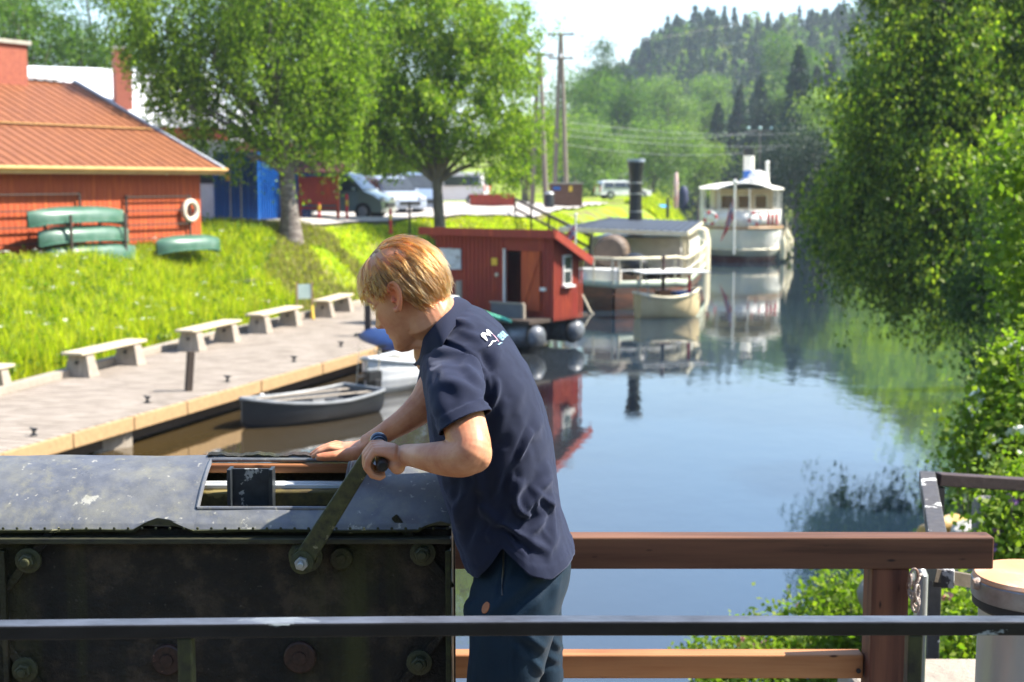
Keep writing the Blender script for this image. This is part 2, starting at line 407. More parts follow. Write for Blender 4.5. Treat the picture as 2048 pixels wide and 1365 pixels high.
n = 170000; Y = 18 + 30 * g.uniform(0, 1, n) ** 1.1; X = np.interp(Y, LY, LX) - .25 - g.uniform(0, 1, n) * 11
keep = (X > XA(-90, 1) * Y) & (X < XA(760, 1) * Y)
h = land_h(X, Y); cl = noise3(np.stack([X, Y, X * 0], -1), .8) + g.normal(size=n) * .35
keep &= (h > .25) & (cl > -.95) & ~((X > -8.0) & (Y > 45)) 
pts = np.stack([X, Y, h - .05], -1)[keep]
dsh = np.interp(pts[:, 1], LY, LX) - pts[:, 0]
tag(blades('tall_grass', pts, np.interp(dsh, [0, 3, 6], [.85, .72, .48]) * (1 + .25 * noise3(pts, 1.6, 9)), .035, L_GRASS), kind='stuff')
# broad weed leaves scattered in it, and white umbel flowers
c = pts[g.integers(0, len(pts), 7000)]; c = np.repeat(c, 5, 0) + g.normal(size=(35000, 3)) * .09 + [0, 0, .38]
Vv, F = leaf_arrays(c, .12, .6, g=g); tag(np_mesh('weed_undergrowth', Vv, F, L_BRIGHT), kind='stuff')
M['petal'] = mat('petals_white', (.8, .8, .7), (.7, .72, .6), 5, .8)
c = pts[g.integers(0, len(pts), 110)]; c = np.repeat(c, 14, 0) + g.normal(size=(1540, 3)) * [.05, .05, .012] + [0, 0, .62]
Vv, F = leaf_arrays(c, .035, .9, up=.6, g=g); tag(np_mesh('flower_undergrowth', Vv, F, M['petal']), kind='stuff')
# lawn tufts further off
n = 60000; Y = g.uniform(46, 72, n); X = np.interp(Y, LY, LX) - .6 - g.uniform(0, 1, n) * 10
k = ~((Y < 66) & (X < np.interp(Y, [50.5, 66], [-7.3, 1.2]))) | (Y < 50); k &= ~(Y > 66) | (X > np.interp(Y, [66, 96], [1.2, 6.7]))
h = land_h(X, Y); k &= h > .4
tag(blades('lawn_grass', np.stack([X, Y, h - .02], -1)[k], .17, .05, L_GRASS, 8), kind='stuff')
# rough dry slope below the birch
L_DRY = leafmat('grass_dry', [(.30, .24, .08), (.20, .20, .05), (.36, .30, .12), (.12, .14, .03)], .4)
n = 30000; Y = g.uniform(40, 51, n); X = np.interp(Y, LY, LX) - .4 - g.uniform(0, 1, n) * 6.5; h = land_h(X, Y)
k = (h > .4) & (noise3(np.stack([X, Y, h], -1), 1.1, 5) > -.35)
tag(blades('dry_grass', np.stack([X, Y, h - .03], -1)[k], .28, .03, L_DRY, 9), kind='stuff')
# rushes and low growth along the far left shore
n = 22000; Y = 100 + 200 * g.uniform(0, 1, n) ** 1.6; X = np.interp(Y, LY, LX) - g.uniform(.2, 5, n); h = land_h(X, Y)
tag(blades('shore_reeds', np.stack([X, Y, h - .05], -1)[h > .1], .55, .12, L_GRASS, 10), kind='stuff')
n = 9000; Y = 9 + 110 * g.uniform(0, 1, n) ** 1.5; X = np.interp(Y, RY, RX) + g.uniform(.3, 5, n); h = land_h(X, Y)
tag(blades('bank_undergrowth', np.stack([X, Y, h - .05], -1)[h > .1], .7, .07, L_BRIGHT, 12), kind='stuff')

# ---------------- trees ----------------
def tree(name, label, base, blobs, lm, nclump, nleaf, size, r0=.2, bm='bark', cat='tree', group=None, seed=1, **kw):
    """blobs relative to base"""
    o = empty(name, base, 0, label, cat, group)
    nb = kw.pop('nb', 1); fork = kw.pop('fork', .45); lean = kw.pop('lean', (0, 0))
    limbs('trunk', (0, 0, -.3), blobs, r0, M[bm], o, seed, fork=fork, nb=nb, lean=lean)
    crown('crown', blobs, nclump, nleaf, size, lm, o, seed=seed, **kw)
    return o
def at_land(x, y): return (x, y, float(land_h(x, y)))
def blobsphere(cx, cy, cz, r, n, rs, g, zs=1.0):
    out = []
    for _ in range(n):
        d = g.normal(size=3); d /= np.linalg.norm(d); d *= g.uniform(.35, .95)
        out.append((cx + d[0] * r, cy + d[1] * r * .8, cz + d[2] * r * zs, rs * g.uniform(.7, 1.25), rs * g.uniform(.7, 1.2), rs * g.uniform(.6, 1.0)))
    return out
G1 = np.random.default_rng(21)
# the birch by the red notice board
bx = XA(583, 49); B1 = at_land(bx, 49)
def pb(px, py, Y, rx, rz, base): p = P(px, py, Y); return (p.x - base[0], p.y - base[1], p.z - base[2], rx, rx * .9, rz)
blobs = [pb(*a, B1) for a in [(330, 70, 49, 1.2, 1.3), (300, 20, 49, 1.1, 1.3), (350, 160, 49, .8, 1.1), (380, 210, 48, .6, .8), (500, 320, 47.5, .35, .6), (640, 110, 50, 1.4, 1.5), (660, 190, 50, 1.2, 1.3), (680, 20, 50, 1.5, 1.4), (670, 250, 50, .7, .8), (420, 250, 48.5, .45, .7), (365, 120, 48.5, 1.0, 1.2),  (400, 110, 48, 1.2, 1.5), (470, 40, 49, 1.4, 1.4), (560, 90, 48, 1.5, 1.6), (620, 20, 50, 1.5, 1.5), (640, 170, 49, 1.2, 1.5),
    (520, 190, 49, 1.1, 1.3), (440, 190, 48.5, .9, 1.1), (560, -60, 49, 2.2, 1.6), (420, -60, 50, 1.8, 1.4), (690, 90, 50, 1.1, 1.5), (540, 250, 47.5, .6, .7), (480, 255, 48, .6, .8), (610, 240, 50, .6, .6)]]
tree('birch_tree', 'tall drooping birch with thick grey trunk beside the blue container', B1, blobs, L_MIDW, 2300, 40, .115, .34, 'birchbark', seed=2, droop=1.7, hier=9, hs=.45, spread=.26, fork=.55, nb=2)
# second, brighter tree by the hut
bx = XA(883, 56); B2 = at_land(bx, 56)
blobs = [pb(*a, B2) for a in [(720, 60, 57, 1.6, 1.8), (800, 110, 56, 1.7, 1.7), (880, 40, 56, 1.9, 1.8), (960, 110, 56, 1.6, 1.7), (1000, 190, 55, 1.2, 1.5), (900, 190, 55, 1.7, 1.6),
    (800, 230, 56, 1.4, 1.2), (1010, 270, 56, 1.0, 1.2), (920, 270, 55, 1.0, .9), (740, 170, 56, 1.3, 1.4), (850, -50, 57, 2.4, 1.8), (1000, 60, 57, 1.2, 1.5), (720, 255, 56, .8, .8), (680, 285, 55, .55, .6), (770, 290, 55.5, .7, .6), (840, 285, 55.5, .6, .5), (650, 235, 55, .7, .7), (985, 335, 55.5, .7, .6)]]
tree('lime_tree', 'bright green leafy tree with slim trunk behind the red hut', B2, blobs, L_LIME, 2300, 36, .13, .24, seed=4, droop=.8, hier=9, hs=.5, spread=.32, fork=.5, nb=2)
# trees behind the barn and the white roof
for i, (px, py, Y, r, label, lm) in enumerate([(60, 60, 82, 4.6, 'big dark green tree behind the brick chimney of the barn', L_MID), (190, 70, 85, 4.2, 'rounded maple tree rising behind the white metal roof', L_MID),
        (690, 230, 84, 3.0, 'leafy tree standing behind the parked vans', L_BRIGHT), (800, 330, 104, 2.6, 'low roadside tree behind the blue minivan', L_BRIGHT),
        (1050, 300, 100, 2.4, 'slender tree beside the left power pole', L_BRIGHT)]):
    b = at_land(XA(px, Y), Y); c = P(px, py, Y); cz = c.z - b[2]
    tree('leafy_tree', label, b, blobsphere(0, 0, cz, r, 12, r * .42, G1), lm, 420, 30, .2, .3, seed=30 + i, spread=.6)

# river bank trees, left shore, mid distance (photo pixel of crown centre, distance, radius)
mid = [
 (1190, 320, 150, 4.4, 4.6, L_PALE, 'round pale willow behind the brown electric kiosk'),
 (1305, 310, 165, 5.2, 4.8, L_PALE, 'broad pale willow behind the black funnel'),
 (1395, 330, 190, 3.6, 5.6, L_BRIGHT, 'rounded bright shrub tree at the end of the left shore'),
 (1240, 240, 230, 5.0, 7.5, L_MID, 'green tree behind the pale willows left of the valley'),
 (1340, 235, 240, 5.5, 8.0, L_PALE, 'light green poplar in the middle of the valley'),
 (1405, 250, 250, 4.0, 9.0, L_PALE, 'tall light green birch right of the poplar'),
 (1150, 235, 215, 5.5, 8.0, L_MID, 'dense green tree behind the twin power poles'),
 (1190, 190, 260, 4.6, 8.6, L_DARK, 'dark green tree rising behind the twin power poles'),
 (1110, 290, 175, 4.2, 5.0, L_BRIGHT, 'bright tree at the foot of the twin power poles'),
 (1592, 215, 215, 3.4, 5.6, L_PALE, 'pale upright birch on the right shore below the spruce'),
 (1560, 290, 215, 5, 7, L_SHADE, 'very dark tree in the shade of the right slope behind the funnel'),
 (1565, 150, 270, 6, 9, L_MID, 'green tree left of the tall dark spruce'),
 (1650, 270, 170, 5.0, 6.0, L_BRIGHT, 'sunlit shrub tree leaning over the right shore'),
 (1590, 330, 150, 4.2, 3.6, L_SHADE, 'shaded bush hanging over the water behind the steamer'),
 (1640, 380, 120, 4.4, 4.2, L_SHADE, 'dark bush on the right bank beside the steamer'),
 (1735, 190, 140, 4.2, 5.6, L_MID, 'mid green tree on the right bank behind the big willow'),
 (1540, 345, 230, 5.0, 4.4, L_BRIGHT, 'light bush behind the blue and white funnel'),
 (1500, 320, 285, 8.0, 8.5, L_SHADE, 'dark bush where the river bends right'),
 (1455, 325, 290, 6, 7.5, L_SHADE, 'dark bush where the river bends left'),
]
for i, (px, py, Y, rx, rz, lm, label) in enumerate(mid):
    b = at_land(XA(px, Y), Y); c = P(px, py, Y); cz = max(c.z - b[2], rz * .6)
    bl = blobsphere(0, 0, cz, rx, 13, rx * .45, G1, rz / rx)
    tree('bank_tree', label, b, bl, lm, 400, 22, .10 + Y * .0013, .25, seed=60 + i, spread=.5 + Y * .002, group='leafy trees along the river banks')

# conifers: two prototypes, copied
def conifer(name, label, h, r, lm, seed, dens=1., group=None):
    g = np.random.default_rng(seed); o = empty(name, (0, 0, 0), 0, label, 'tree', group)
    mb = MB(); mb.tube([(0, 0, -1), (0, 0, h * .5), (0, 0, h)], [h * .022, h * .014, .02], 7); mb.build('trunk', M['bark'], o, smooth=True)
    n = int(2600 * dens); z = h * (.10 + .9 * g.uniform(0, 1, n) ** .8); tier = .72 + .28 * (((z / h * 15) % 1))[:]
    rr = r * (1 - z / h) ** .85 * tier * g.uniform(.15, 1, n) ** .5 * (1 + .25 * np.sin(g.uniform(0, 9) + z)); a = g.uniform(0, 2 * math.pi, n)
    C = np.stack([np.cos(a) * rr, np.sin(a) * rr, z - rr * .28], -1); d = np.stack([np.cos(a), np.sin(a), -.35 + 0 * a], -1)
    V, F = leaf_arrays(C, h * .055, .42, dirs=d, g=g); np_mesh('crown', V, F, lm, o); return o
GC = 'spruces and pines on the wooded slopes'
protos = [conifer('spruce_tree', 'x', 14, 4.3, L_SPRUCE, 1, group=GC), conifer('spruce_tree', 'x', 11, 3.8, L_SPRUCE, 2, group=GC), conifer('pine_tree', 'x', 12, 2.6, L_PINE, 3, group=GC), conifer('spruce_tree', 'x', 13, 3.2, L_PINE, 4, group=GC)]
spots = [  # px of the tip, distance, height, proto
 (1600, 92, 200, 17.5, 0, 'tallest dark spruce standing clear on the right slope'), (1437, 205, 230, 15, 0, 'dark pointed spruce in the middle of the valley'),
 (1415, 190, 255, 13, 1, 'small dark spruce left of the valley spruce'), (1480, 170, 245, 15, 1, 'dark spruce right of the valley spruce'),
 (1522, 150, 235, 14, 0, 'shaded spruce above the three insulators'), (1545, 200, 225, 13, 3, 'olive spruce left of the tallest spruce'),
 (1233, 145, 320, 13, 1, 'small spruce against the sky left of the hill'), (1258, 150, 330, 13, 0, 'thin spruce against the sky at the foot of the hill'),
 (1188, 160, 300, 13, 3, 'bushy conifer against the sky behind the power poles'), (1160, 175, 290, 12, 1, 'short conifer against the sky by the power pole'),
 (1355, 160, 300, 14, 2, 'light pine below the rocky hill side'), (1300, 190, 280, 12, 1, 'small dark conifer above the pale willows'),
 (1635, 130, 230, 15, 3, 'olive conifer right of the tallest spruce'), (1665, 110, 240, 16, 1, 'dark conifer beside the big right hand willow'),
 (1210, 175, 310, 12, 0, 'dark conifer between the poles and the hill'), (1285, 165, 330, 13, 3, 'conifer at the left foot of the hill')]
for i, (px, py, Y, h, k, label) in enumerate(spots):
    p = P(px, py, Y); zb = float(land_h(p.x, Y)); hh = max(p.z - zb, 6)
    base = [14, 11, 12, 13][k]
    dup(protos[k], (p.x, Y, zb - .3), random.uniform(0, 6), label, GC, (hh / base * .85 + .15, hh / base * .85 + .15, hh / base))
for p in protos:                     # prototypes themselves take a place on the slope
    pass
pl = [(1690, 240, 'conifer half hidden behind the top of the big right hand willow'), (1715, 250, 'short conifer behind the right hand willow, on the slope'), (1130, 330, 'pine at the far left end of the ridge'), (1100, 340, 'spruce at the far left end of the ridge')]
for p, (px, Y, label) in zip(protos, pl):
    x = XA(px, Y); p.location = (x, Y, float(land_h(x, Y)) - .3); p['label'] = label

# the forest that covers the hill: reads as one mass
def forest():
    g = np.random.default_rng(77); VV = []; MI = []
    n = 1700; Y = g.uniform(330, 500, n); X = g.uniform(12, 200, n); Y2 = g.uniform(300, 520, 260); X2 = g.uniform(-60, 60, 260)
    Y3 = g.uniform(130, 300, 260); X3 = np.interp(Y3, RY, RX) + 6 + g.uniform(0, 50, 260)
    X = np.concatenate([X, X2, X3]); Y = np.concatenate([Y, Y2, Y3]); Z = land_h(X, Y)
    px = X / Y * FPX + 1024; k = (px > 1040) & (px < 2150); X, Y, Z = X[k], Y[k], Z[k]
    for x, y, z in zip(X, Y, Z):
        h = g.uniform(7, 12.5); con = g.uniform() < .66; m = 170 if con else 150
        if con:
            t = g.uniform(.12, 1, m) ** .85; r = h * .19 * (1 - t) ** .8 * g.uniform(.2, 1, m) ** .5 + .1; a = g.uniform(0, 6.283, m)
            C = np.stack([x + np.cos(a) * r, y + np.sin(a) * r, z + t * h], -1); d = np.stack([np.cos(a), np.sin(a), -.4 + 0 * a], -1)
            v, _ = leaf_arrays(C, h * .115, .5, dirs=d, g=g); mi = 0 if g.uniform() < .55 else 1
        else:
            h *= .8; C = g.normal(size=(m, 3)); C /= np.linalg.norm(C, axis=1, keepdims=True); C *= g.uniform(.4, 1, (m, 1)) ** .5 * np.array([h * .27, h * .27, h * .45]); C += [x, y, z + h * .55]
            v, _ = leaf_arrays(C, h * .12, .7, g=g); mi = 2 if g.uniform() < .6 else 3
        VV.append(v); MI += [mi] * m
    V = np.concatenate(VV); F = np.arange(len(V)).reshape(-1, 4)
    tag(np_mesh('hill_forest', V, F, [L_SPRUCE, L_PINE, L_MID, L_BRIGHT], mi=np.array(MI, 'i')), kind='stuff')
forest()
# continuous wood on the right slope behind the willow, seen in the water
gw = np.random.default_rng(33); n = 900; Y = gw.uniform(38, 135, n); X = np.interp(Y, RY, RX) + gw.uniform(1.5, 16, n); h = land_h(X, Y); c = np.stack([X, Y, h + gw.uniform(.5, 9, n)], -1); k = c[:, 0] / c[:, 1] * FPX + 1024 > 1668; c = c[k]
c = np.repeat(c, 60, 0) + gw.normal(size=(len(c) * 60, 3)) * [1.1, 1.1, .8]; Vv, F = leaf_arrays(c, .26, .7, g=gw); tag(np_mesh('bank_woods', Vv, F, L_LIME), kind='stuff')
# unseen leaf belt added behind the camera to darken foreground faces and reflections
gw = np.random.default_rng(31); c = np.stack([gw.uniform(-26, 16, 9000), gw.uniform(-15, -9, 9000), 1.5 + 9.5 * gw.uniform(0, 1, 9000)], -1); c[:, 2] *= 1 - .25 * np.abs(np.sin(c[:, 0] * .5)); c = c[~((c[:, 0] > 6) & (c[:, 1] > -10))]
Vv, F = leaf_arrays(c, .75, .8, g=gw); tag(np_mesh('added_woods', Vv, F, L_DARK), kind='stuff')

# ---------------- big trees on the right bank ----------------
B3 = (P(2060, 600, 31).x, 31, 1.2)
blobs = [pb(*a, B3) for a in [(1890, 40, 30, 1.3, 1.3), (1900, 110, 30, 1.6, 1.5), (2000, 40, 31, 2.0, 1.7), (1800, 130, 30, 1.1, 1.2), (1850, 210, 29, 1.5, 1.6), (1960, 230, 29, 1.6, 1.6), (2060, 220, 30, 1.8, 1.8),
    (1760, 260, 30, .9, 1.2), (1800, 330, 29, 1.3, 1.3), (1900, 360, 28, 1.4, 1.4), (2000, 380, 28, 1.4, 1.3), (1700, 380, 30.5, .8, .9), (1760, 430, 29, 1.1, 1.0), (1860, 470, 28, 1.1, 1.0), (1960, 500, 27, 1.1, 1.0),
    (1680, 440, 31, .6, .55), (1800, 520, 28.5, .7, .55), (1960, -60, 31, 2.2, 1.6), (2080, -40, 31, 2.4, 1.6), (2060, 420, 29, 1.4, 1.4), (1850, -20, 31, .9, .9), (1735, 330, 30, .6, .8), (1650, 420, 31.5, .35, .4)]]
tree('willow_tree', 'huge dark green willow hanging over the water on the right bank', B3, blobs, L_WILLOW, 5000, 34, .10, .42, seed=9, hier=12, hs=.42, droop=1.15, spread=.30, fork=.35, nb=2, lean=(-.6, 0))
B4 = (P(2200, 700, 22).x, 22, 1.0)
blobs = [pb(*a, B4) for a in [(2010, 560, 21, .75, .6), (1960, 600, 21, .5, .4), (2050, 480, 21, .8, .8), (1990, 680, 20, .45, .35), (2060, 640, 20, .6, .5), (2120, 400, 22, 1.2, 1.2), (2030, 740, 19.5, .35, .2)]]
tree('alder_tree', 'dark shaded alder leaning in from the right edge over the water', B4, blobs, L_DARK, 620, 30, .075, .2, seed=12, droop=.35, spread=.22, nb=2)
B5 = (P(2230, 600, 12).x, 12, 2.0)
blobs = [pb(*a, B5) for a in [(2060, 330, 11.6, .28, .3), (2040, 270, 11.8, .14, .1), (2050, 420, 11.5, .25, .2), (2080, 520, 11.5, .35, .35), (2070, 600, 11.5, .3, .25), (2010, 370, 11.5, .1, .07)]]
tree('sapling', 'bright green maple sapling at the right edge', B5, blobs, L_BRIGHT, 240, 16, .07, .06, seed=14, spread=.12)
# bushes on the lower right
def bush(name, label, blobs, lm, ncl, nl, size, seed, flowers=None, spread=.09, cat='bush'):
    c = np.mean([b[:3] for b in blobs], 0); base = (c[0], c[1], float(min(land_h(c[0], c[1]), min(b[2] - b[5] for b in blobs))))
    rel = [(b[0] - base[0], b[1] - base[1], b[2] - base[2], *b[3:]) for b in blobs]
    o = empty(name, base, 0, label, cat); crown('foliage', rel, ncl, nl, size, lm, o, spread=spread, seed=seed, aspect=.7)
    mb = MB(); gg = random.Random(seed)
    for b in rel:
        for _ in range(5):
            e = Vector(b[:3]) + Vector((gg.uniform(-1, 1) * b[3], gg.uniform(-1, 1) * b[4], gg.uniform(0, 1) * b[5]))
            s = Vector((b[0] * .7 + gg.uniform(-.1, .1), b[1] * .7, 0)); mb.tube([s, s.lerp(e, .5) + Vector((gg.uniform(-.05, .05), 0, .05)), e], [.010, .007, .003], 5)
    mb.build('stem', M['bark'], o, smooth=True, fix=False)
    if flowers:
        nf, fm, sz = flowers; g = np.random.default_rng(seed + 5); c = in_blobs(rel, nf, g, .1); c = np.repeat(c, 9, 0) + g.normal(size=(nf * 9, 3)) * sz * .35
        V, F = leaf_arrays(c, sz, .9, g=g); np_mesh('blossom', V, F, fm, o)
    return o
def wb(px, py, Y, r, rz=None): p = P(px, py, Y); return (p.x, p.y, p.z, r, r, rz or r)
M['pink'] = mat('petals_pink', (.7, .18, .25), (.75, .4, .42), 9, .7); M['purple'] = mat('petals_purple', (.35, .12, .45), (.5, .25, .55), 9, .7)
bush('rose_bush', 'bright green rose bush below the brown wooden railing', [wb(1460, 1320, 8.2, .22, .12), (wb(1560, 1295, 8.3, .26, .16)), wb(1660, 1245, 8.4, .25, .2), wb(1640, 1320, 8.2, .3, .25), wb(1720, 1200, 8.5, .16, .16), wb(1400, 1305, 8.2, .1, .07), wb(1740, 1290, 8.3, .25, .25), wb(1540, 1370, 8.0, .35, .2), wb(1660, 1180, 8.5, .07, .08)],
     L_BRIGHT, 640, 15, .042, 41, (26, M['pink'], .035))
bush('rose_bush', 'rose bush with pink buds between the steel post and the rusty topped drum', [wb(1880, 1240, 7.0, .18, .16), wb(1940, 1290, 7.0, .2, .18), wb(1860, 1310, 6.9, .16, .14), wb(1880, 1160, 7.2, .08, .07), wb(1930, 1200, 7.1, .12, .07)],
     L_BRIGHT, 260, 15, .042, 42, (18, M['pink'], .03))
bush('flowering_bush', 'tall yellow green bush with cream flowers above the steel rail', [wb(1990, 900, 9.5, .28, .3), wb(2040, 850, 9.6, .35, .35), wb(1960, 950, 9.4, .18, .12), wb(2050, 960, 9.3, .3, .25), wb(2000, 800, 9.8, .14, .16), wb(2040, 740, 9.9, .2, .2), wb(2090, 800, 9.8, .4, .5), wb(1955, 870, 9.6, .08, .07)],
     L_BRIGHT, 760, 15, .05, 43, (60, M['petal'], .05))
bush('flowering_bush', 'green bush with purple flower spikes right of the old timber post', [wb(2060, 1030, 7.6, .18, .14), wb(2050, 1090, 7.5, .2, .15), wb(2020, 1060, 7.6, .1, .12), wb(2080, 960, 7.8, .15, .12)],
     L_BRIGHT, 300, 15, .042, 44, (45, M['purple'], .03))
bush('dark_bush', 'shaded bush over the water edge behind the steel rail', [wb(2000, 1000, 14, .5, .5), wb(2060, 880, 15, .7, .7), wb(1960, 1040, 13, .35, .3)], L_DARK, 260, 18, .07, 45, spread=.14)
# ================= left shore =================
def corr_mat(name, c1, c2, per, axis='X', rough=.6, strength=.6):
    """ribbed sheet metal / upright boards: ridges as real bump along one object axis"""
    t = NT(name); v = t.coord(); w = t.new('TexWave'); w.bands_direction = axis; w.inputs['Scale'].default_value = per; w.inputs['Distortion'].default_value = 0
    t.link(v, w.inputs[0]); f = t.noise(t.coord((2, 2, .4)), 1.6, 6); t.link(t.ramp(f, [(.3, c1), (.7, c2)]), t.b.inputs['Base Color'])
    t.b.inputs['Roughness'].default_value = rough; t.link(t.bump(w.outputs['Fac'], strength, .03), t.b.inputs['Normal']); return t.m
M['rustroof'] = corr_mat('rusty_sheet_roof', (.235, .078, .024), (.165, .052, .017), 1.6, 'X', .6, .5)
M['whiteroof'] = mat('white_roof_metal', (.75, .75, .76), (.66, .66, .68), 1.2, .5)
M['fascia'] = mat('pale_yellow_fascia', (.58, .34, .12), (.48, .26, .09), 3, .7)
M['green'] = mat('canoe_green', (.035, .10, .06), (.055, .13, .085), 2, .38, c3=(.10, .17, .125))
M['blue'] = mat('blue_paint', (.006, .075, .31), (.008, .10, .38), 2, .4)
M['canblue'] = corr_mat('container_blue', (.008, .06, .26), (.012, .09, .34), 1.1, 'X', .5, 1.)

# barn: local x along the front wall (0 = right corner, negative to the left), local y = back
UB = Vector((.5, .866, 0)); BZ = 2.62; HW = 2.43; LB = 15.
bo = P(403, 480, 45); bo = Vector((bo.x, 45, BZ))
barn = empty('barn', bo, math.atan2(.866, .5), 'red board barn with rusty metal roof and brick chimney', 'barn')
DB = 6.0; RZ = 7.75 - BZ
mb = MB()
mb.box((-LB / 2, DB, HW / 2 - .4), (LB, DB * 2, HW + .8)); mb.prism([(0, 0, HW), (0, 2 * DB, HW), (0, DB, RZ - .1)], (-LB, 0, 0))
for i in range(75):                       # cover strips of the boards, real relief
    mb.box((-.1 - i * .2, -.004, HW / 2), (.04, .016, HW))
mb.build('wall', M['barnred'], barn)
mb = MB(); OV = .48; sl = (RZ - HW) / DB
for s in (0, 1):
    y0 = -OV if s == 0 else 2 * DB + OV; z0 = HW - sl * OV
    a = Vector((.55, y0, z0)); b = Vector((.55, DB, RZ)); c = Vector((-LB - .4, DB, RZ)); d = Vector((-LB - .4, y0, z0))
    mb.prism([a, b, c, d], (0, 0, .07))
    for i in range(40):                   # standing ribs
        x = .5 - i * .4; mb.bar((x, y0, z0 + .08), (x, DB, RZ + .08), .03, .03)
rf = mb.build('roof', M['rustroof'], barn)
mb = MB(); mb.box((-LB / 2 + .1, -OV - .03, HW - sl * OV + .0), (LB + .95, .05, .20)); mb.build('fascia', M['fascia'], barn)
mb = MB(); mb.tube([(.62, -OV - .1, HW - sl * OV + .05), (-LB, -OV - .1, HW - sl * OV + .06)], .055, 8); mb.build('gutter', M['fascia'], barn, smooth=True)
mb = MB(); mb.bar((.58, -OV, HW - sl * OV + .10), (.58, DB, RZ + .13), .12, .08); mb.bar((.58, 2 * DB + OV, HW - sl * OV + .08), (.58, DB, RZ + .10), .10, .05); mb.build('verge_trim', mat('verge_lead', (.45, .47, .52), (.3, .32, .36), 3, .4), barn)
mb = MB(); mb.box((-LB / 2, DB, RZ + .13), (LB, .5, .05)); mb.build('ridge_cap', M['whiteroof'], barn)
mb = MB(); mb.bar((.3, 2.3, HW + sl * 2.3 + .13), (-LB, 2.3, HW + sl * 2.3 + .13), .16, .03); mb.build('roof_joint', M['fascia'], barn)
# chimney stands on the ridge, corrected to photo column 0..38
mb = MB(); mb.box((0, 0, .9), (1.3, .95, 2.2)); mb.box((0, 0, 2.05), (1.5, 1.15, .12), mi=1)
ch = mb.build('chimney', [M['brick'], M['concrete']], barn); ch.location = (-2.55, DB - .1, RZ - .9)
for i in range(2):
    mb = MB(); x = -1.5 - 0; x = [-1.55, -9.4][i]; mb.lathe((x, -.07, HW - .28), [(.03, -.05), (.07, 0), (.07, .1), (.02, .14)], 10); mb.build('wall_lamp', M['cream'], barn, smooth=True)
# a horizontal-runged rack on the wall
def rack(name, label, x0, x1, z0, z1):
    o = empty(name, bo + UB * x0 + Vector((0, 0, z0)), math.atan2(.866, .5), label, 'rack')
    w = x1 - x0
    for x in (0, w):
        mb = MB(); mb.box((x, -.10, (z1 - z0) / 2), (.05, .06, z1 - z0)); mb.build('post', M['darkwood'], o)
    for k in range(4):
        mb = MB(); mb.box((w / 2, -.14, .1 + k * (z1 - z0 - .15) / 3), (w, .04, .04)); mb.build('rung', M['darkwood'], o)
    return o
rack('wall_rack', 'thin dark empty rack on the barn wall next to the life ring', -3.3, -.6, .1, 1.5)
rack('wall_rack', 'thin dark rack on the barn wall behind the stacked green canoes', -9.2, -5.1, .1, 1.6)
# life ring
ring = MB(); n = 24
for k in range(n):
    a0, a1 = 2 * math.pi * k / n, 2 * math.pi * (k + 1) / n
    ring.tube([(.29 * math.cos(a0), 0, .29 * math.sin(a0)), (.29 * math.cos(a1), 0, .29 * math.sin(a1))], .085, 10, caps=False)
lr = P(389, 440, 44.6)
for q, (loc, rz) in enumerate([]): pass
lro = ring.build('life_ring', mat('ring_white', (.72, .62, .5), (.6, .5, .4), 4, .5), None, smooth=True, loc=bo + UB * -.62 + Vector((.12, -.07, 1.0)), rz=math.atan2(.866, .5))
tag(lro, 'cream life ring hanging at the right end of the red barn wall', 'life ring')

# canoes: open shell hull lofted, upside down ones on the trestle
def canoe_mb(L=4.6, W=.80, H=.42, inv=True, n=21, m=16):
    outer = []; inner = []
    for i in range(n):
        t = -1 + 2 * i / (n - 1); w = W / 2 * max(.02, (1 - abs(t) ** 2.6)) ** .62; h = H * (1 + .25 * abs(t) ** 4); rise = .10 * abs(t) ** 3
        o = []; q = []
        for j in range(m + 1):
            a = math.pi * j / m; cx = math.cos(a); cz = -abs(math.sin(a)) ** .65
            o.append(Vector((t * L / 2, cx * w, cz * (h - rise) + .0 + rise * .4 + .1 * abs(t) ** 4))); q.append(Vector((t * L / 2 * .985, cx * w * .93, cz * (h - rise) * .9 + rise * .4 + .1 * abs(t) ** 4)))
        outer.append(o); inner.append(q)
    mb = MB(); mb.strip(outer); mb.strip([r[::-1] for r in inner])
    for A, B_ in ((0, 0), (m, m)):
        mb.strip([[outer[i][A], inner[i][A]] for i in range(n)])
    if inv: mb.v = [(x, y, -z) for x, y, z in mb.v]
    return mb
def canoe(label, at, rz, L=4.6, inv=True, tilt=0, group='green canoes by the barn'):
    o = empty('canoe', at, rz, label, 'canoe', group)
    canoe_mb(L, inv=inv).build('hull', M['green'], o, smooth=True)
    mb = MB(); s = -1 if inv else 1; pts = []
    for sgn in (-1, 1):
        pts = [(t * L / 2, sgn * (.43 * max(.02, (1 - abs(t) ** 2.6)) ** .62 + .012), s * (.1 * abs(t) ** 4 + .03 * abs(t) ** 3)) for t in [-.98 + 1.96 * k / 18 for k in range(19)]]
        mb.tube(pts, .022, 6)
    mb.build('gunwale', mat('gunwale_green', (.05, .13, .09), (.08, .18, .12), 2, .4), o, smooth=True)
    for t in (-.45, .4):
        mb = MB(); mb.box((t * L / 2, 0, -s * .03), (.16, .66, .03)); mb.build('thwart', M['darkwood'], o)
    o.rotation_euler = (0, tilt, rz); return o
AB = math.atan2(.866, .5); AN = Vector((.866, -.5, 0))
cb = bo + UB * -6.35 + AN * .85
for k, (z, dx, ln, lab) in enumerate([(.80, .45, 3.4, 'upside down green canoe, topmost of the three at the barn wall'), (.28, .60, 3.2, 'upside down green canoe, second in the stack at the barn wall'), (-.22, .75, 3.2, 'upside down green canoe, lowest in the stack, half in the grass')]):
    canoe(lab, cb + UB * dx + AN * (.1 * k) + Vector((0, 0, z)), AB - .03, ln)
tr = empty('canoe_trestle', cb + UB * .75, AB, 'wooden trestle carrying the three stacked canoes', 'trestle')
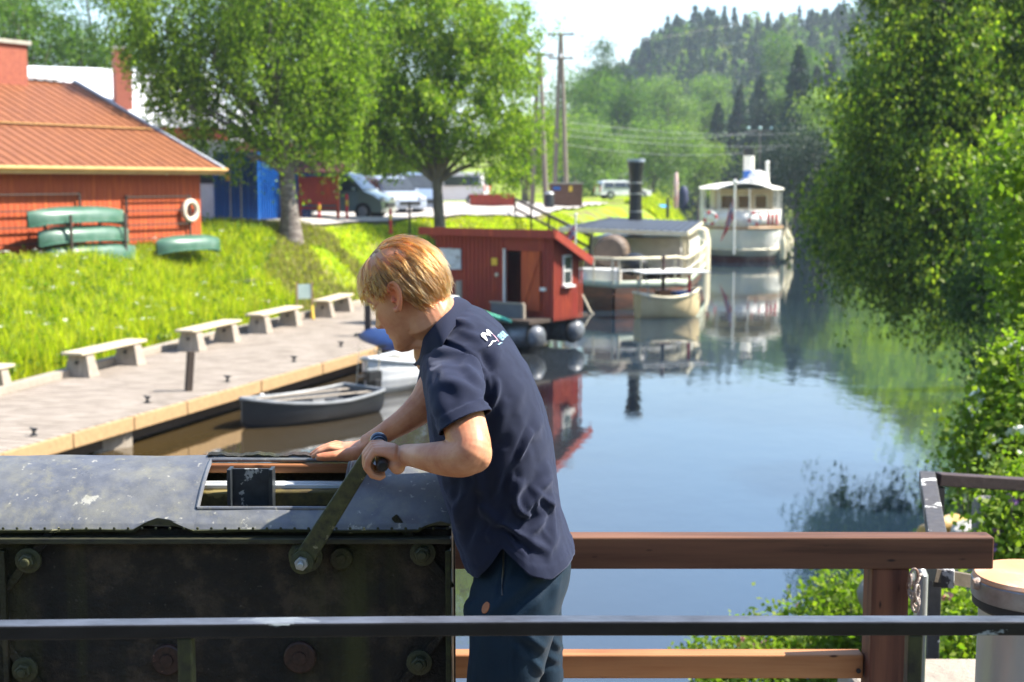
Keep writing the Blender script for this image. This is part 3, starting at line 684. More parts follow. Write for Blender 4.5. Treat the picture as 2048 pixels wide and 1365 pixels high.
for s in (-1.0, 1.0):
    for y in (-.5, .5):
        mb = MB(); mb.box((s, y, .25), (.06, .06, 1.5)); mb.build('post', M['rope'] if 0 else M['darkwood'], tr)
    for z in (-.24, .26, .78):
        mb = MB(); mb.box((s, 0, z - .035), (.05, 1.05, .06)); mb.build('cross_bar', M['darkwood'], tr)
mb = MB(); st = cb + UB * -1.2
c5 = G(375, 492, 2.35); c5 = Vector((XA(378, 42.5), 42.5, 2.62))
canoe('pale green canoe lying low by the barn corner', c5 + Vector((0, 0, -.10)), math.atan2(.80, .6), 2.4, True)
# planks in the grass by the corner
for i, (px, Y, rz, lab) in enumerate([(300, 42.2, .2, 'grey plank in the grass left of the single canoe'), (470, 44, .1, 'longer weathered plank right of the single canoe'), (485, 42.8, -.15, 'short weathered plank nearest the slope')]):
    x = XA(px, Y); mb = MB(); mb.box((0, 0, 0), (1.3 - .2 * i, .3, .06)); mb.box((.1, .32, .01), (1.2, .2, .06))
    tag(mb.build('plank', M['greywood'], None, loc=(x, Y, float(land_h(x, Y)) + .12), rz=rz), lab, 'plank')

# building with the white roof, behind the barn
wz = 3.0
def house(name, label, corners, z0, eave, ridge, wallm, roofm, openings=(), ov=.4):
    """corners: front-left, front-right (x,y) and depth; windows as (u, z, w, h) on the front"""
    a, b, dep = corners; a = Vector((*a, z0)); b = Vector((*b, z0)); L = (b - a).length; ang = math.atan2(b.y - a.y, b.x - a.x)
    o = empty(name, a, ang, label, 'building')
    mb = MB(); mb.box((L / 2, dep / 2, (eave - z0) / 2), (L, dep, eave - z0)); mb.prism([(0, 0, eave - z0), (0, dep, eave - z0), (0, dep / 2, ridge - z0 - .05)], (L, 0, 0))
    mb.build('wall', wallm, o); mb = MB(); sl = (ridge - eave) / (dep / 2)
    for s in (0, 1):
        y0 = -ov if s == 0 else dep + ov; mb.prism([(-ov, y0, eave - z0 - sl * ov), (-ov, dep / 2, ridge - z0), (L + ov, dep / 2, ridge - z0), (L + ov, y0, eave - z0 - sl * ov)], (0, 0, .12))
    mb.build('roof', roofm, o)
    for u, z, w, h in openings:
        mb = MB(); mb.box((u, -.03, z), (w, .06, h)); mb.box((u, -.05, z), (.06, .06, h)); wf = mb.build('window', M['white'], o)
        mb = MB(); mb.box((u - w / 4, -.065, z), (w / 2 - .12, .01, h - .16)); mb.box((u + w / 4, -.065, z), (w / 2 - .12, .01, h - .16)); mb.build('pane', M['glass'], wf)
    return o
A = P(-60, 200, 70); Bp = P(470, 235, 74)
h1 = house('warehouse', 'long red warehouse with white metal roof behind the barn', ((A.x, 66), (Bp.x, 72), 10), wz, 7.4, 10.2, M['red'], M['whiteroof'], [(9, 3, 1.2, 1.1), (12, 3, 1.2, 1.1)])
mb = MB(); mb.box((0, 0, 1.0), (.78, .78, 5.0)); mb.box((0, 0, 3.5), (.9, .9, .14), mi=1); cc = P(244, 140, 71)
c2h = mb.build('chimney', [M['brick'], M['concrete']], h1); c2h.location = Matrix.Rotation(-h1.rotation_euler.z, 3, 'Z') @ (Vector((cc.x, 71, P(244, 97, 71).z - 3.5)) - h1.location)
h2 = house('shed', 'faded pink and white house behind the drooping birch', ((XA(395, 80), 80), (XA(670, 80), 83), 8), wz, 6.9, 8.6, mat('pink_wall', (.42, .20, .17), (.34, .15, .13), 3, .8), M['whiteroof'], [(2, 2.4, 1.1, 1.1), (5.2, 2.4, 1.1, 1.1)])
mb = MB(); mb.box((0, 0, 1.5), (3.2, 2.2, 3.0)); mb.box((0, 0, 3.06), (3.4, 2.4, .12)); ws = empty('site_cabin', (XA(395, 57), 57, wz), .2, 'white site cabin squeezed between barn and blue container', 'cabin'); mb.build('wall', M['white'], ws)
mb = MB(); mb.box((.3, -1.12, 1.9), (.8, .05, .9)); mb.build('window', M['glass'], ws)
# blue container
co = P(435, 445, 52); cx = empty('shipping_container', (XA(435, 52), 52, 2.98), 0, 'tall blue corrugated shipping container beside the birch trunk', 'container')
cx.rotation_euler.z = R(-12)
w, h_, dp = 1.35, 2.62, 5.4
mb = MB(); mb.box((w / 2, dp / 2, h_ / 2), (w, dp, h_ - .06))
for i in range(8): mb.box((.12 + i * .16, -.02, h_ / 2), (.07, .05, h_ - .3))
for i in range(24): mb.box((w + .015, .15 + i * .22, h_ / 2), (.05, .09, h_ - .3))
mb.build('body', M['blue'], cx)
mb = MB()
for x in (0, w):
    for y in (0, dp): mb.box((x, y, h_ / 2), (.1, .1, h_))
for z in (.05, h_ - .05):
    mb.box((w / 2, 0, z), (w, .1, .1)); mb.box((w, dp / 2, z), (.1, dp, .1))
mb.build('frame', M['blue'], cx)
mb = MB(); mb.box((.42, -.06, h_ - .95), (.16, .02, .2)); mb.build('notice', M['yellow'], cx)
for x in (.5, .85):
    mb = MB(); mb.tube([(x, -.07, .15), (x, -.07, h_ - .15)], .018, 6); mb.build('locking_bar', M['steel'], cx)
cx.scale = (1.18, 1, 1)

# ---- cars ----
def car(name, label, at, rz, L, Wd, H, hood, paint, van=True, cat='van'):
    """lofted body from side profile; x = length (front at +x)"""
    o = empty(name, at, rz, label, cat); hw = Wd / 2
    prof = [(-L / 2, .35), (-L / 2, .95), (-L / 2 + .06, H * .62), (-L / 2 + .22, H - .06), (-L / 2 + .5, H), (L / 2 - hood - .95, H), (L / 2 - hood - .55, H - .10), (L / 2 - hood + .12, H * .60), (L / 2 - .35, H * .50), (L / 2 - .05, H * .38), (L / 2, .45), (L / 2 - .05, .28)]
    mb = MB(); rings = []
    for sy, inset in ((-1, 1.0), (-1, .86), (1, .86), (1, 1.0)): pass
    def ring(y, k, dz=0): return [Vector((x, y, z)) for x, z in prof]
    secs = []
    for s in np.linspace(-1, 1, 9):
        a = abs(s); sec = []
        for x, z in prof:
            tum = 1 - max(0, (z - H * .55)) / H * .42          # sides lean in above the belt line
            rnd = 1 - .05 * a ** 6
            zz = z - (.05 * a ** 4 if z > H * .8 else 0)
            sec.append(Vector((x * (1 - .02 * a ** 4), s * hw * tum * rnd, zz)))
        secs.append(sec)
    mb.loft(secs); mb.build('body', paint, o, smooth=True)
    # glazing bands, 12 mm proud of the leaning sides
    def sidept(x, z, s): return Vector((x, s * hw * (1 - max(0, (z - H * .55)) / H * .42) * .95 + s * .012, z))
    for s in (-1, 1):
        zb, zt = H * .60, H * .88; xf = L / 2 - hood - .05
        segs = [(xf - .95, xf, 1), (xf - 1.95, xf - 1.02, 0)] + ([(-L / 2 + .35, xf - 2.05, 0)])
        for x0, x1, sl in segs:
            if x1 - x0 < .3: continue
            mb = MB(); q = [sidept(x0, zb, s), sidept(x1, zb, s), sidept(x1 - (.5 if sl else 0), zt, s), sidept(x0, zt, s)]
            mb.prism(q, (0, .02 * s, 0)); mb.build('side_window', M['glass'], o)
        mb = MB(); mb.ball((xf - .15, s * (hw + .12), H * .62), .11, sc=(.6, 1, .8)); mb.build('wing_mirror', paint, o, smooth=True)
        mb = MB(); mb.box((L / 2 - .10, s * hw * .72, H * .42), (.16, .34, .17)); mb.build('headlight', M['glassy'], o, bevel=.03)
        mb = MB(); mb.box((-L / 2 - .0, s * hw * .82, H * .52), (.06, .14, .42)); mb.build('tail_light', M['norred'], o, bevel=.02)
    mb = MB(); x0, z0, x1, z1 = L / 2 - hood - .53, H - .13, L / 2 - hood + .08, H * .62
    mb.prism([(x0 + .02, -hw * .80, z0), (x1 + .02, -hw * .88, z1), (x1 + .02, hw * .88, z1), (x0 + .02, hw * .80, z0)], (.02, 0, .012)); mb.build('windscreen', M['glass'], o)
    mb = MB(); mb.box((L / 2 + .01, 0, H * .30), (.06, Wd * .55, .16)); mb.build('grille', M['black'], o, bevel=.01)
    mb = MB(); mb.box((-L / 2 - .005, 0, H * .75), (.04, Wd * .66, H * .22)); mb.build('rear_window', M['glass'], o)
    for sx in (L / 2 - .85, -L / 2 + .85):
        for s in (-1, 1):
            c = Vector((sx, s * (hw - .10), .33)); mb = MB(); mb.lathe(c, [(.20, -.11), (.33, -.11), (.345, -.05), (.345, .06), (.33, .12), (.2, .12)], 22, (0, s, 0)); wh = mb.build('wheel', M['rubber'], o, smooth=True)
            mb = MB(); mb.lathe(c, [(.04, .135), (.20, .125), (.21, .10)], 18, (0, s, 0)); mb.build('rim', M['steel'], wh, smooth=True)
    return o
M['glassy'] = mat('lamp_glass', (.6, .62, .65), (.5, .52, .55), 3, .12)
def carpaint(n, c): return mat(n, c, tuple(x * .93 for x in c), 2, .28, coat=.6)
PG = carpaint('car_grey_green', (.23, .27, .22)); PB = carpaint('car_steel_blue', (.16, .21, .30)); PW = carpaint('car_white', (.72, .70, .68)); PS = carpaint('car_silver_blue', (.33, .38, .48))
gz = 3.02
car('parked_van', 'grey green van seen from its side behind the red notice board', (XA(668, 58), 58, gz), R(-14), 4.9, 1.85, 1.92, 1.0, PG)
car('parked_car', 'silver blue minivan facing the camera behind the grey green van', (XA(775, 67), 67, gz), R(-58), 4.7, 1.85, 1.78, 1.15, PS, cat='minivan')
car('parked_van', 'darker blue grey van parked rightmost in the car park', (XA(822, 70), 70, gz), R(-70), 4.9, 1.9, 1.95, 1.0, PB)
car('parked_van', 'white van between the blue container and the birch trunk', (XA(556, 62), 62, gz), R(96), 4.9, 1.9, 2.05, .95, PW)
car('parked_van', 'light delivery van behind the lime tree, beyond the road', (XA(890, 92), 92, gz), R(170), 5.6, 2.0, 2.1, .9, PW)
# red notice board shelter
sx, sy = XA(640, 54), 54
nb = empty('notice_board', (sx, sy, 2.98), R(-4), 'red roofed notice board between birch trunk and grey green van', 'notice board')
for x in (-.72, .72):
    mb = MB(); mb.box((x, 0, .95), (.11, .11, 1.9)); mb.build('post', M['red'], nb)
mb = MB(); mb.box((0, 0, 1.2), (1.38, .07, 1.05)); mb.build('board', M['red'], nb)
mb = MB(); mb.prism([(-.98, -.45, 1.85), (.98, -.45, 1.85), (.98, 0, 2.25), (-.98, 0, 2.25)], (0, 0, .06)); mb.prism([(-.98, .45, 1.85), (-.98, 0, 2.25), (.98, 0, 2.25), (.98, .45, 1.85)], (0, 0, .06)); mb.build('roof', mat('dark_shingle', (.12, .035, .03), (.08, .03, .025), 5, .8), nb)
mb = MB(); mb.box((0, 0, .55), (1.38, .05, .08)); mb.build('rail', M['red'], nb)
# blue/white signs on a pole behind
so = empty('road_sign', (XA(628, 60), 60, 3.0), 0, 'white and blue signs on a pole above the red notice board', 'sign')
mb = MB(); mb.tube([(0, 0, 0), (0, 0, 3.9)], .035, 8); mb.build('pole', M['steel'], so, smooth=True)
mb = MB(); mb.box((.12, -.05, 3.25), (.34, .03, .4)); mb.build('plate', M['blue'], so, bevel=.02)['label'] = 'blue plate'
mb = MB(); mb.box((.2, -.05, 3.75), (.9, .03, .36)); mb.build('plate', M['white'], so, bevel=.02)['label'] = 'white plate'
# red marker bollards with yellow band
def marker(label, px, py, Y, z1):
    x = XA(px, Y); zb = float(land_h(x, Y)) + .1; o = empty('marker_post', (x, Y, zb), 0, label, 'marker post', 'red and yellow marker posts by the car park')
    mb = MB(); mb.lathe((0, 0, 0), [(.10, 0), (.10, .04), (.055, .06), (.055, z1), (.03, z1 + .03)], 14); mb.build('shaft', M['norred'], o, smooth=True)
    mb = MB(); mb.lathe((0, 0, z1 * .55), [(.058, 0), (.062, .01), (.062, .19), (.058, .2)], 14); mb.build('band', M['yellow'], o, smooth=True); return o
marker('red marker post with yellow band in front of the grey green van', 695, 430, 54.5, .92)
marker('red marker post with yellow band, in front of the van bonnet', 782, 430, 54, .92)
marker('low red marker post under the red notice board', 640, 425, 53.2, .55)
mb = MB(); mb.box((0, 0, .7), (.08, .08, 1.4)); tag(mb.build('timber_stake', M['darkwood'], None, loc=(XA(820, 55), 55, float(land_h(XA(820, 55), 55)))), 'thin brown stake standing left of the lime tree', 'stake')

# ---- power poles ----
M['wire'] = mat('dark_wire', (.06, .06, .065), (.09, .09, .095), 3, .5)
M['pole'] = mat('pole_wood', (.24, .20, .16), (.16, .13, .10), 3, .85, .3, stretch=(3, 3, .4))
def insul(mb, p): mb.lathe(p, [(.02, 0), (.09, .02), (.05, .09), (.10, .11), (.05, .2), (.03, .24)], 10)
pa = empty('power_pole', (XA(1120, 92), 92, 2.4), 0, 'leaning twin legged power pole with two crossarms', 'power pole')
tp = P(1119, 68, 92).z - 2.4
for xf in (1107, 1134):
    x = XA(xf, 92) - XA(1120, 92); mb = MB(); mb.tube([(x, 0, -.5), (.03 * (1 if xf > 1120 else -1), 0, tp)], [.17, .11], 10); mb.build('leg', M['pole'], pa, smooth=True)
for k, (z, w) in enumerate([(tp - .05, 1.7), (tp - 1.55, 1.6)]):
    mb = MB(); mb.box((0, -.15, z), (w, .1, .12)); am = mb.build('crossarm', M['pole'], pa)
    for x in (-w / 2 + .1, 0, w / 2 - .1):
        mb = MB(); insul(mb, (x, -.15, z + .06)); mb.build('insulator', M['glassy'], am, smooth=True)
mb = MB(); mb.box((.42, -.22, .9), (.3, .04, .3)); mb.build('warning_plate', M['yellow'], pa)
pb2 = empty('power_pole', (XA(1080, 86), 86, 2.4), 0, 'twin legged power pole partly behind the lime tree', 'power pole')
tp2 = P(1078, 108, 86).z - 2.4
for xf, xt in ((1062, 1076), (1093, 1080)):
    x = XA(xf, 86) - XA(1080, 86); mb = MB(); mb.tube([(x, 0, -.5), (XA(xt, 86) - XA(1080, 86), 0, tp2)], [.17, .11], 10); mb.build('leg', M['pole'], pb2, smooth=True)
mb = MB(); mb.box((0, -.15, tp2 - .1), (1.6, .1, .12)); am = mb.build('crossarm', M['pole'], pb2)
for x in (-.7, 0, .7):
    mb = MB(); insul(mb, (x, -.15, tp2 - .04)); mb.build('insulator', M['glassy'], am, smooth=True)
mb = MB(); mb.box((.45, -.25, 1.1), (.3, .04, .3)); mb.build('warning_plate', M['yellow'], pb2)
pc = empty('power_pole', (XA(1515, 150), 150, .8), 0, 'far single power pole with three glass insulators by the steamer funnel', 'power pole')
t3 = P(1515, 262, 150).z - .8
mb = MB(); mb.tube([(0, 0, -2), (0, 0, t3)], [.16, .11], 9); mb.build('pole', M['pole'], pc, smooth=True)
mb = MB(); mb.box((0, 0, t3), (2.8, .12, .14)); am = mb.build('crossarm', M['pole'], pc)
for x in (-1.2, 0, 1.2):
    mb = MB(); mb.ball((x, 0, t3 + .25), .19, n=12); mb.build('insulator', mat('insulator_glass', (.45, .62, .58), (.35, .5, .48), 3, .15), am, smooth=True)
def wire(label, a, b, sag, r=.018):
    a = Vector(a); b = Vector(b); pts = [a.lerp(b, t) - Vector((0, 0, sag * 4 * t * (1 - t))) for t in [i / 14 for i in range(15)]]
    mb = MB(); mb.tube(pts, r, 5); tag(mb.build('power_line', M['steel'] if r > .015 else M['wire'], None, smooth=True), label, 'power line', 'power lines over the river')
for k, (pa_, pb_, lab) in enumerate([((1136, 245, 92), (1680, 258, 150), 'topmost wire from the twin poles across to the insulators'), ((1136, 258, 92), (1515, 262, 150), 'second wire from the twin poles to the far pole'),
        ((1136, 272, 92), (1700, 280, 150), 'third wire from the twin poles over the valley'), ((1134, 290, 92), (1560, 296, 140), 'lowest wire from the twin poles over the valley')]):
    wire(lab, P(*pa_), P(*pb_), .7)
for k, (a_, b_, lab) in enumerate([((1140, 70, 92), (1700, 30, 130), 'thin wire crossing the sky from the top crossarm'), ((1140, 118, 92), (1700, 128, 140), 'wire from the lower crossarm passing before the hill'), ((1080, 106, 86), (1900, -60, 120), 'high wire rising to the upper right')]):
    wire(lab, P(*a_), P(*b_), .8, .009)

# electric kiosk, litter bin
ke = empty('electric_kiosk', (XA(1131, 84), 84, 2.9), 0, 'brown slatted electric kiosk at the foot of the power poles', 'kiosk')
mb = MB(); mb.box((0, 0, .75), (1.9, 1.4, 1.5))
for i in range(13): mb.box((-.9 + i * .15, -.72, .75), (.09, .04, 1.4))
mb.build('wall', mat('kiosk_brown', (.17, .085, .05), (.12, .06, .04), 5, .8), ke)
mb = MB(); mb.box((0, 0, 1.54), (2.05, 1.55, .08)); mb.build('roof', M['concrete'], ke)
mb = MB(); mb.box((-.55, -.76, 1.25), (.42, .03, .2)); mb.build('sign', M['blue'], ke)
mb = MB(); mb.box((.25, -.76, 1.22), (.2, .03, .32)); mb.build('warning_sign', M['yellow'], ke)
bi = empty('litter_bin', (XA(1098, 76), 76, 2.86), 0, 'slim dark litter bin left of the brown electric kiosk', 'litter bin')
mb = MB(); mb.lathe((0, 0, 0), [(.22, 0), (.26, .04), (.26, .95), (.24, 1.0)], 16); mb.build('body', M['black'], bi, smooth=True)
mb = MB(); mb.lathe((0, 0, 1.0), [(.25, 0), (.27, .03), (.18, .14), (.03, .18)], 16); mb.build('lid', M['steel'], bi, smooth=True)
rs = MB(); rs.box((0, 0, .4), (2.6, .8, .8)); rs.box((0, 0, .82), (2.8, 1., .06)); tag(rs.build('storage_box', M['red'], None, loc=(XA(985, 84), 84, 2.95)), 'low red storage box at the far side of the road', 'storage box')

# handrail down the lawn to the landing
hr = empty('handrail', (0, 0, 0), 0, 'brown wooden handrail stepping down the lawn to the boats', 'handrail')
pp = [P(1030, 398, 66), P(1100, 430, 60), P(1180, 472, 54)]
mb = MB(); mb.bar(pp[0], pp[2], .08, .12); mb.build('top_rail', M['darkwood'], hr)
mb = MB(); mb.bar(pp[0] - Vector((0, 0, .45)), pp[2] - Vector((0, 0, .45)), .06, .10); mb.build('lower_rail', M['darkwood'], hr)
for k in range(5):
    q = pp[0].lerp(pp[2], k / 4); mb = MB(); gz_ = float(land_h(q.x, q.y)); mb.box((q.x, q.y, (q.z + min(gz_, q.z - .9)) / 2), (.09, .09, q.z - min(gz_, q.z - .9))); mb.build('post', M['darkwood'], hr)
hr_loc = None

# ================= dock =================
DZ = .55
E = [G(-260, 985, DZ), G(0, 905, DZ), G(370, 802, DZ), G(745, 697, DZ), G(800, 668, DZ)]      # water edge
K = [G(-260, 870, DZ), G(0, 790, DZ), G(370, 690, DZ), G(690, 617, DZ), G(770, 600, DZ)]      # land edge
t = NT('dock_planks'); v = t.coord(); 
ang = math.atan2((E[3] - E[1]).y, (E[3] - E[1]).x)
w = t.new('TexWave'); w.bands_direction = 'X'; w.inputs['Scale'].default_value = 1.25; w.inputs['Distortion'].default_value = .3; t.link(t.coord((1, 1, 1), rot=(0, 0, -ang)), w.inputs[0])
f = t.noise(t.coord((.7, 7, 1), rot=(0, 0, -ang)), 2.2, 6)
base = t.ramp(f, [(.36, (.15, .125, .10)), (.5, (.27, .23, .19)), (.62, (.38, .33, .28))])
gap = t.ramp(w.outputs['Fac'], [(.0, (.25, .22, .20)), (.16, (1, 1, 1))])
t.link(t.mix(1., base, gap, 'MULTIPLY'), t.b.inputs['Base Color']); t.b.inputs['Roughness'].default_value = .8; t.b.inputs['Specular IOR Level'].default_value = .25
t.link(t.bump(w.outputs['Fac'], .4, .02, t.bump(f, .3, .01)), t.b.inputs['Normal'])
dock = empty('dock', (E[2].x, E[2].y, 0), 0, 'long weathered timber dock curving along the grassy bank', 'dock')
inv = Vector((-E[2].x, -E[2].y, 0))
mb = MB(); top = [p + inv for p in E] + [p + inv for p in K[::-1]]
mb.prism([Vector((p.x, p.y, DZ - .06)) for p in top], (0, 0, .06)); mb.build('deck', t.m, dock)
M['edge'] = mat('dock_edge_wood', (.42, .27, .13), (.30, .19, .09), 3, .75, .2, stretch=(.5, 4, 4))
def seg(name, a, b, w, h, m, zoff=0, par=dock):
    mb = MB(); mb.bar(Vector((a.x, a.y, zoff)) + inv, Vector((b.x, b.y, zoff)) + inv, w, h); return mb.build(name, m, par, bevel=.012)
for i in range(len(E) - 1):
    a, b = E[i], E[i + 1]; nseg = 3 if i < 3 else 1
    for k in range(nseg):
        p, q = a.lerp(b, k / nseg), a.lerp(b, (k + .985) / nseg); seg('edge_beam', p, q, .12, .24, M['edge'], DZ - .13)
    nn = Vector((-(b - a).y, (b - a).x, 0)).normalized() * .35
    seg('under_beam', a + nn, b + nn, .18, .22, M['darkwood'], DZ - .40)
for i in range(len(K) - 1):
    a, b = K[i], K[i + 1]; seg('kerb_beam', a, b, .22, .16, M['greywood'], DZ + .08)
for k, (px, py) in enumerate([(95, 905), (215, 890), (240, 865), (345, 850), (370, 835), (480, 800), (590, 770), (690, 735)]):
    p = G(px, py, 0.); a = Vector((p.x - .15, p.y + .75, 0)) + inv; mb = MB(); mb.tube([a + Vector((0, 0, -.8)), a + Vector((0, 0, DZ - .28))], .15, 10); mb.build('pile', M['darkwood'] if k % 2 else M['greywood'], dock, smooth=True)
for k, (px, py) in enumerate([(225, 905), (375, 845), (510, 815)]):      # concrete float blocks
    p = G(px, py, .0); a = Vector((p.x - .25, p.y + .4, .10)) + inv; mb = MB(); mb.box(a, (.8, .55, .42), rz=.9); mb.build('float_block', M['greywood'], dock, bevel=.05)
# benches on the dock
def bench_proto():
    o = empty('dock_bench', (0, 0, 0), 0, 'x', 'bench', 'low wooden benches along the dock')
    mb = MB(); mb.box((0, 0, .50), (2.15, .48, .055)); mb.build('seat', mat('bench_top', (.56, .47, .34), (.46, .38, .26), 3, .7, stretch=(.6, 5, 1)), o, bevel=.01)
    for s in (-1, 1):
        mb = MB(); x = s * .78
        mb.add([Vector((x - .16 + 0, -.30, 0)), Vector((x + .16, -.30, 0)), Vector((x + .16, .30, 0)), Vector((x - .16, .30, 0)), Vector((x - .11, -.20, .47)), Vector((x + .11, -.20, .47)), Vector((x + .11, .20, .47)), Vector((x - .11, .20, .47))],
               [(3, 2, 1, 0), (4, 5, 6, 7), (0, 1, 5, 4), (1, 2, 6, 5), (2, 3, 7, 6), (3, 0, 4, 7)])
        lg = mb.build('leg', M['greywood'], o, bevel=.01)
        mb = MB(); mb.lathe((x - .145, 0, .30), [(.035, -.02), (.035, .02)], 10, (1, 0, .1)); mb.build('bolt', M['black'], lg, smooth=True)
    return o
bp = bench_proto()
bl = [((-8, 786), (-100, 800), 'bench cut off by the left edge of the dock, only one leg in view'), ((152, 756), (270, 727), 'second bench from the left, above the leaning dock post'), ((375, 704), (462, 682), 'middle bench of the five on the dock'), ((512, 668), (588, 650), 'fourth bench, left of the small framed notice'), ((645, 636), (690, 622), 'farthest bench, beside the head of the man')]
for k, (a, b, lab) in enumerate(bl):
    pa_, pb_ = G(*a, DZ), G(*b, DZ)
    if k == 0: d = (G(270, 727, DZ) - G(152, 756, DZ)).normalized(); pa_, pb_ = pa_ - d * 1.56, pa_
    d = pb_ - pa_; c = (pa_ + pb_) / 2; rz = math.atan2(d.y, d.x)
    if k == 0: o = bp; o.location = (c.x, c.y, DZ); o.rotation_euler.z = rz; o['label'] = lab
    else: o = dup(bp, (c.x, c.y, DZ), rz, lab)
    o.scale = (max(.8, min(1.25, d.length / 1.56)), 1, 1)
# leaning post, cleats
p = G(377, 782, DZ); mb = MB(); mb.box((0, 0, .38), (.13, .13, .76)); po = tag(mb.build('dock_post', M['darkwood'], None, bevel=.01, loc=p, rz=.5), 'short leaning dark timber post near the dock edge', 'post'); po.rotation_euler = (0, R(5), .5)
p = G(736, 672, DZ); mb = MB(); mb.box((0, 0, .45), (.16, .16, .9)); tag(mb.build('dock_post', M['darkwood'], None, bevel=.01, loc=p), 'dark post at the far dock corner beside the nose of the man', 'post')
cl = [(68, 872, 'cleat nearest the left edge of the frame'), (295, 806, 'second cleat from the left along the dock edge'), (455, 764, 'cleat on the dock edge between the leaning post and the grey boat'), (588, 724, 'cleat above the grey boat'), (682, 694, 'cleat farthest along the dock edge')]
def cleat():
    o = empty('mooring_cleat', (0, 0, 0), 0, 'x', 'cleat', 'black mooring cleats along the dock edge')
    mb = MB(); mb.tube([(-.13, 0, .16), (-.06, 0, .14), (.06, 0, .14), (.13, 0, .16)], [.018, .03, .03, .018], 8); mb.build('horn', M['black'], o, smooth=True)
    mb = MB(); mb.lathe((0, 0, 0), [(.08, 0), (.08, .02), (.035, .04), (.035, .14)], 12); mb.build('base', M['black'], o, smooth=True); return o
cp_ = cleat()
for k, (px, py, lab) in enumerate(cl):
    p = G(px, py, DZ); o = cp_ if k == 0 else dup(cp_); o.location = p; o.rotation_euler.z = ang + 1.2; o.scale = (.75,) * 3; o['label'] = lab
# framed notice with yellow feet
p = G(610, 640, DZ); nf = empty('framed_notice', p, .3, 'small pale framed notice on yellow feet between the last two benches', 'notice')
for x in (-.22, .22):
    mb = MB(); mb.box((x, 0, .55), (.05, .05, 1.1)); mb.build('post', M['edge'], nf)
    mb = MB(); mb.bar((x, -.25, .03), (x, 0, .4), .05, .05); mb.bar((x, .25, .03), (x, 0, .4), .05, .05); mb.build('foot', M['yellow'], nf)
mb = MB(); mb.box((0, 0, .82), (.4, .03, .42)); mb.build('panel', mat('notice_face', (.42, .55, .50), (.55, .66, .58), 8, .4), nf)
# ================= red hut on floats =================
# local frame: x along the front wall from left (far) to right (near) corner, y = back (away from us)
hc = G(1107, 650, .45); HY = 39.0
hR = Vector((XA(1106, 38.0), 38.0, 0)); hL = Vector((XA(872, 40.3), 40.3, 0))
hd = (hR - hL); HL = hd.length; ha = math.atan2(hd.y, hd.x)
hut = empty('floating_hut', hL, ha, 'dark red board hut on pontoon floats with open door', 'hut')
HD = 1.25; z0 = .95; 
zf = P(1106, 473, 38.0).z; 
def hutwall(n0, poly, d, cuts=None):
    pass
mb = MB()
# door opening between xd0 and xd1 on the front wall: built from panels around it
def onwall(px):  # photo column -> distance along the front wall
    u = (px - 1024) / FPX; return (hL.x - u * hL.y) / (u * math.sin(ha) - math.cos(ha))
xd0, xd1, xd2 = onwall(1012), onwall(1046), onwall(1083); zt = P(1030, 502, 38.6).z; zs = P(1030, 602, 38.6).z
zf0 = P(850, 455, 40.4).z; 
ztop = zf - .02
for a, b, lo, hi in ((0, xd0, z0 - .1, ztop), (xd0, xd1, zt, ztop), (xd0, xd1, z0 - .1, zs - .25), (xd1, HL, z0 - .1, ztop)):
    mb.box(((a + b) / 2, .04, (lo + hi) / 2), (b - a, .08, hi - lo))
mb.box((HL / 2, HD - .04, (z0 - .1 + ztop - .5) / 2), (HL, .08, ztop - .5 - z0 + .1))
for x in (.04, HL - .04):
    mb.prism([(x - .04, .08, z0 - .1), (x - .04, HD - .08, z0 - .1), (x - .04, HD - .08, ztop - .56), (x - .04, .08, ztop)], (.08, 0, 0))
mb.box((HL / 2, HD / 2, z0 - .05), (HL - .2, HD - .2, .08))
for i in range(int(HL / .14)):
    x = .08 + i * .14
    if xd0 - .03 < x < xd2 + .03: continue
    mb.box((x, -.012, (z0 - .1 + ztop) / 2), (.045, .03, ztop - z0 + .1))
for i in range(10):
    y = .06 + i * .148; hh = ztop - .56 * y / HD
    mb.box((HL + .012, y, (z0 - .16 + hh) / 2), (.03, .06, hh - z0 + .16))
mb.build('wall', M['red'], hut)
mb = MB(); mb.prism([(-.35, -.3, zf + .10), (HL + .25, -.3, zf + .10), (HL + .25, HD + .3, zf - .72), (-.35, HD + .3, zf - .72)], (0, 0, .07)); mb.build('roof', mat('roofing_felt', (.30, .04, .035), (.22, .035, .03), 4, .8), hut)
mb = MB(); mb.box((HL / 2 - .05, -.32, zf + .07), (HL + .62, .04, .22)); mb.build('fascia', M['red'], hut)
mb = MB(); mb.bar((HL + .27, -.3, zf + .08), (HL + .27, HD + .3, zf - .74), .04, .22); mb.build('verge_board', M['red'], hut)
mb = MB(); mb.box(((xd1 + xd2) / 2 + .0, -.06, (zt + zs - .25) / 2), (xd2 - xd1, .05, zt - zs + .25)); mb.bar((xd1 + .05, -.10, zs - .15), (xd2 - .05, -.10, zt - .15), .03, .09)
dr = mb.build('door', M['barnred'], hut)
mb = MB(); mb.box((xd2 + .08, -.06, zs + .35), (.2, .04, .09)); mb.build('handle', M['white'], dr)
mb = MB()
for x in (xd0 - .03, ): mb.box((x, -.03, (zt + zs - .2) / 2), (.06, .06, zt - zs + .3))
mb.build('door_frame', M['white'], hut)
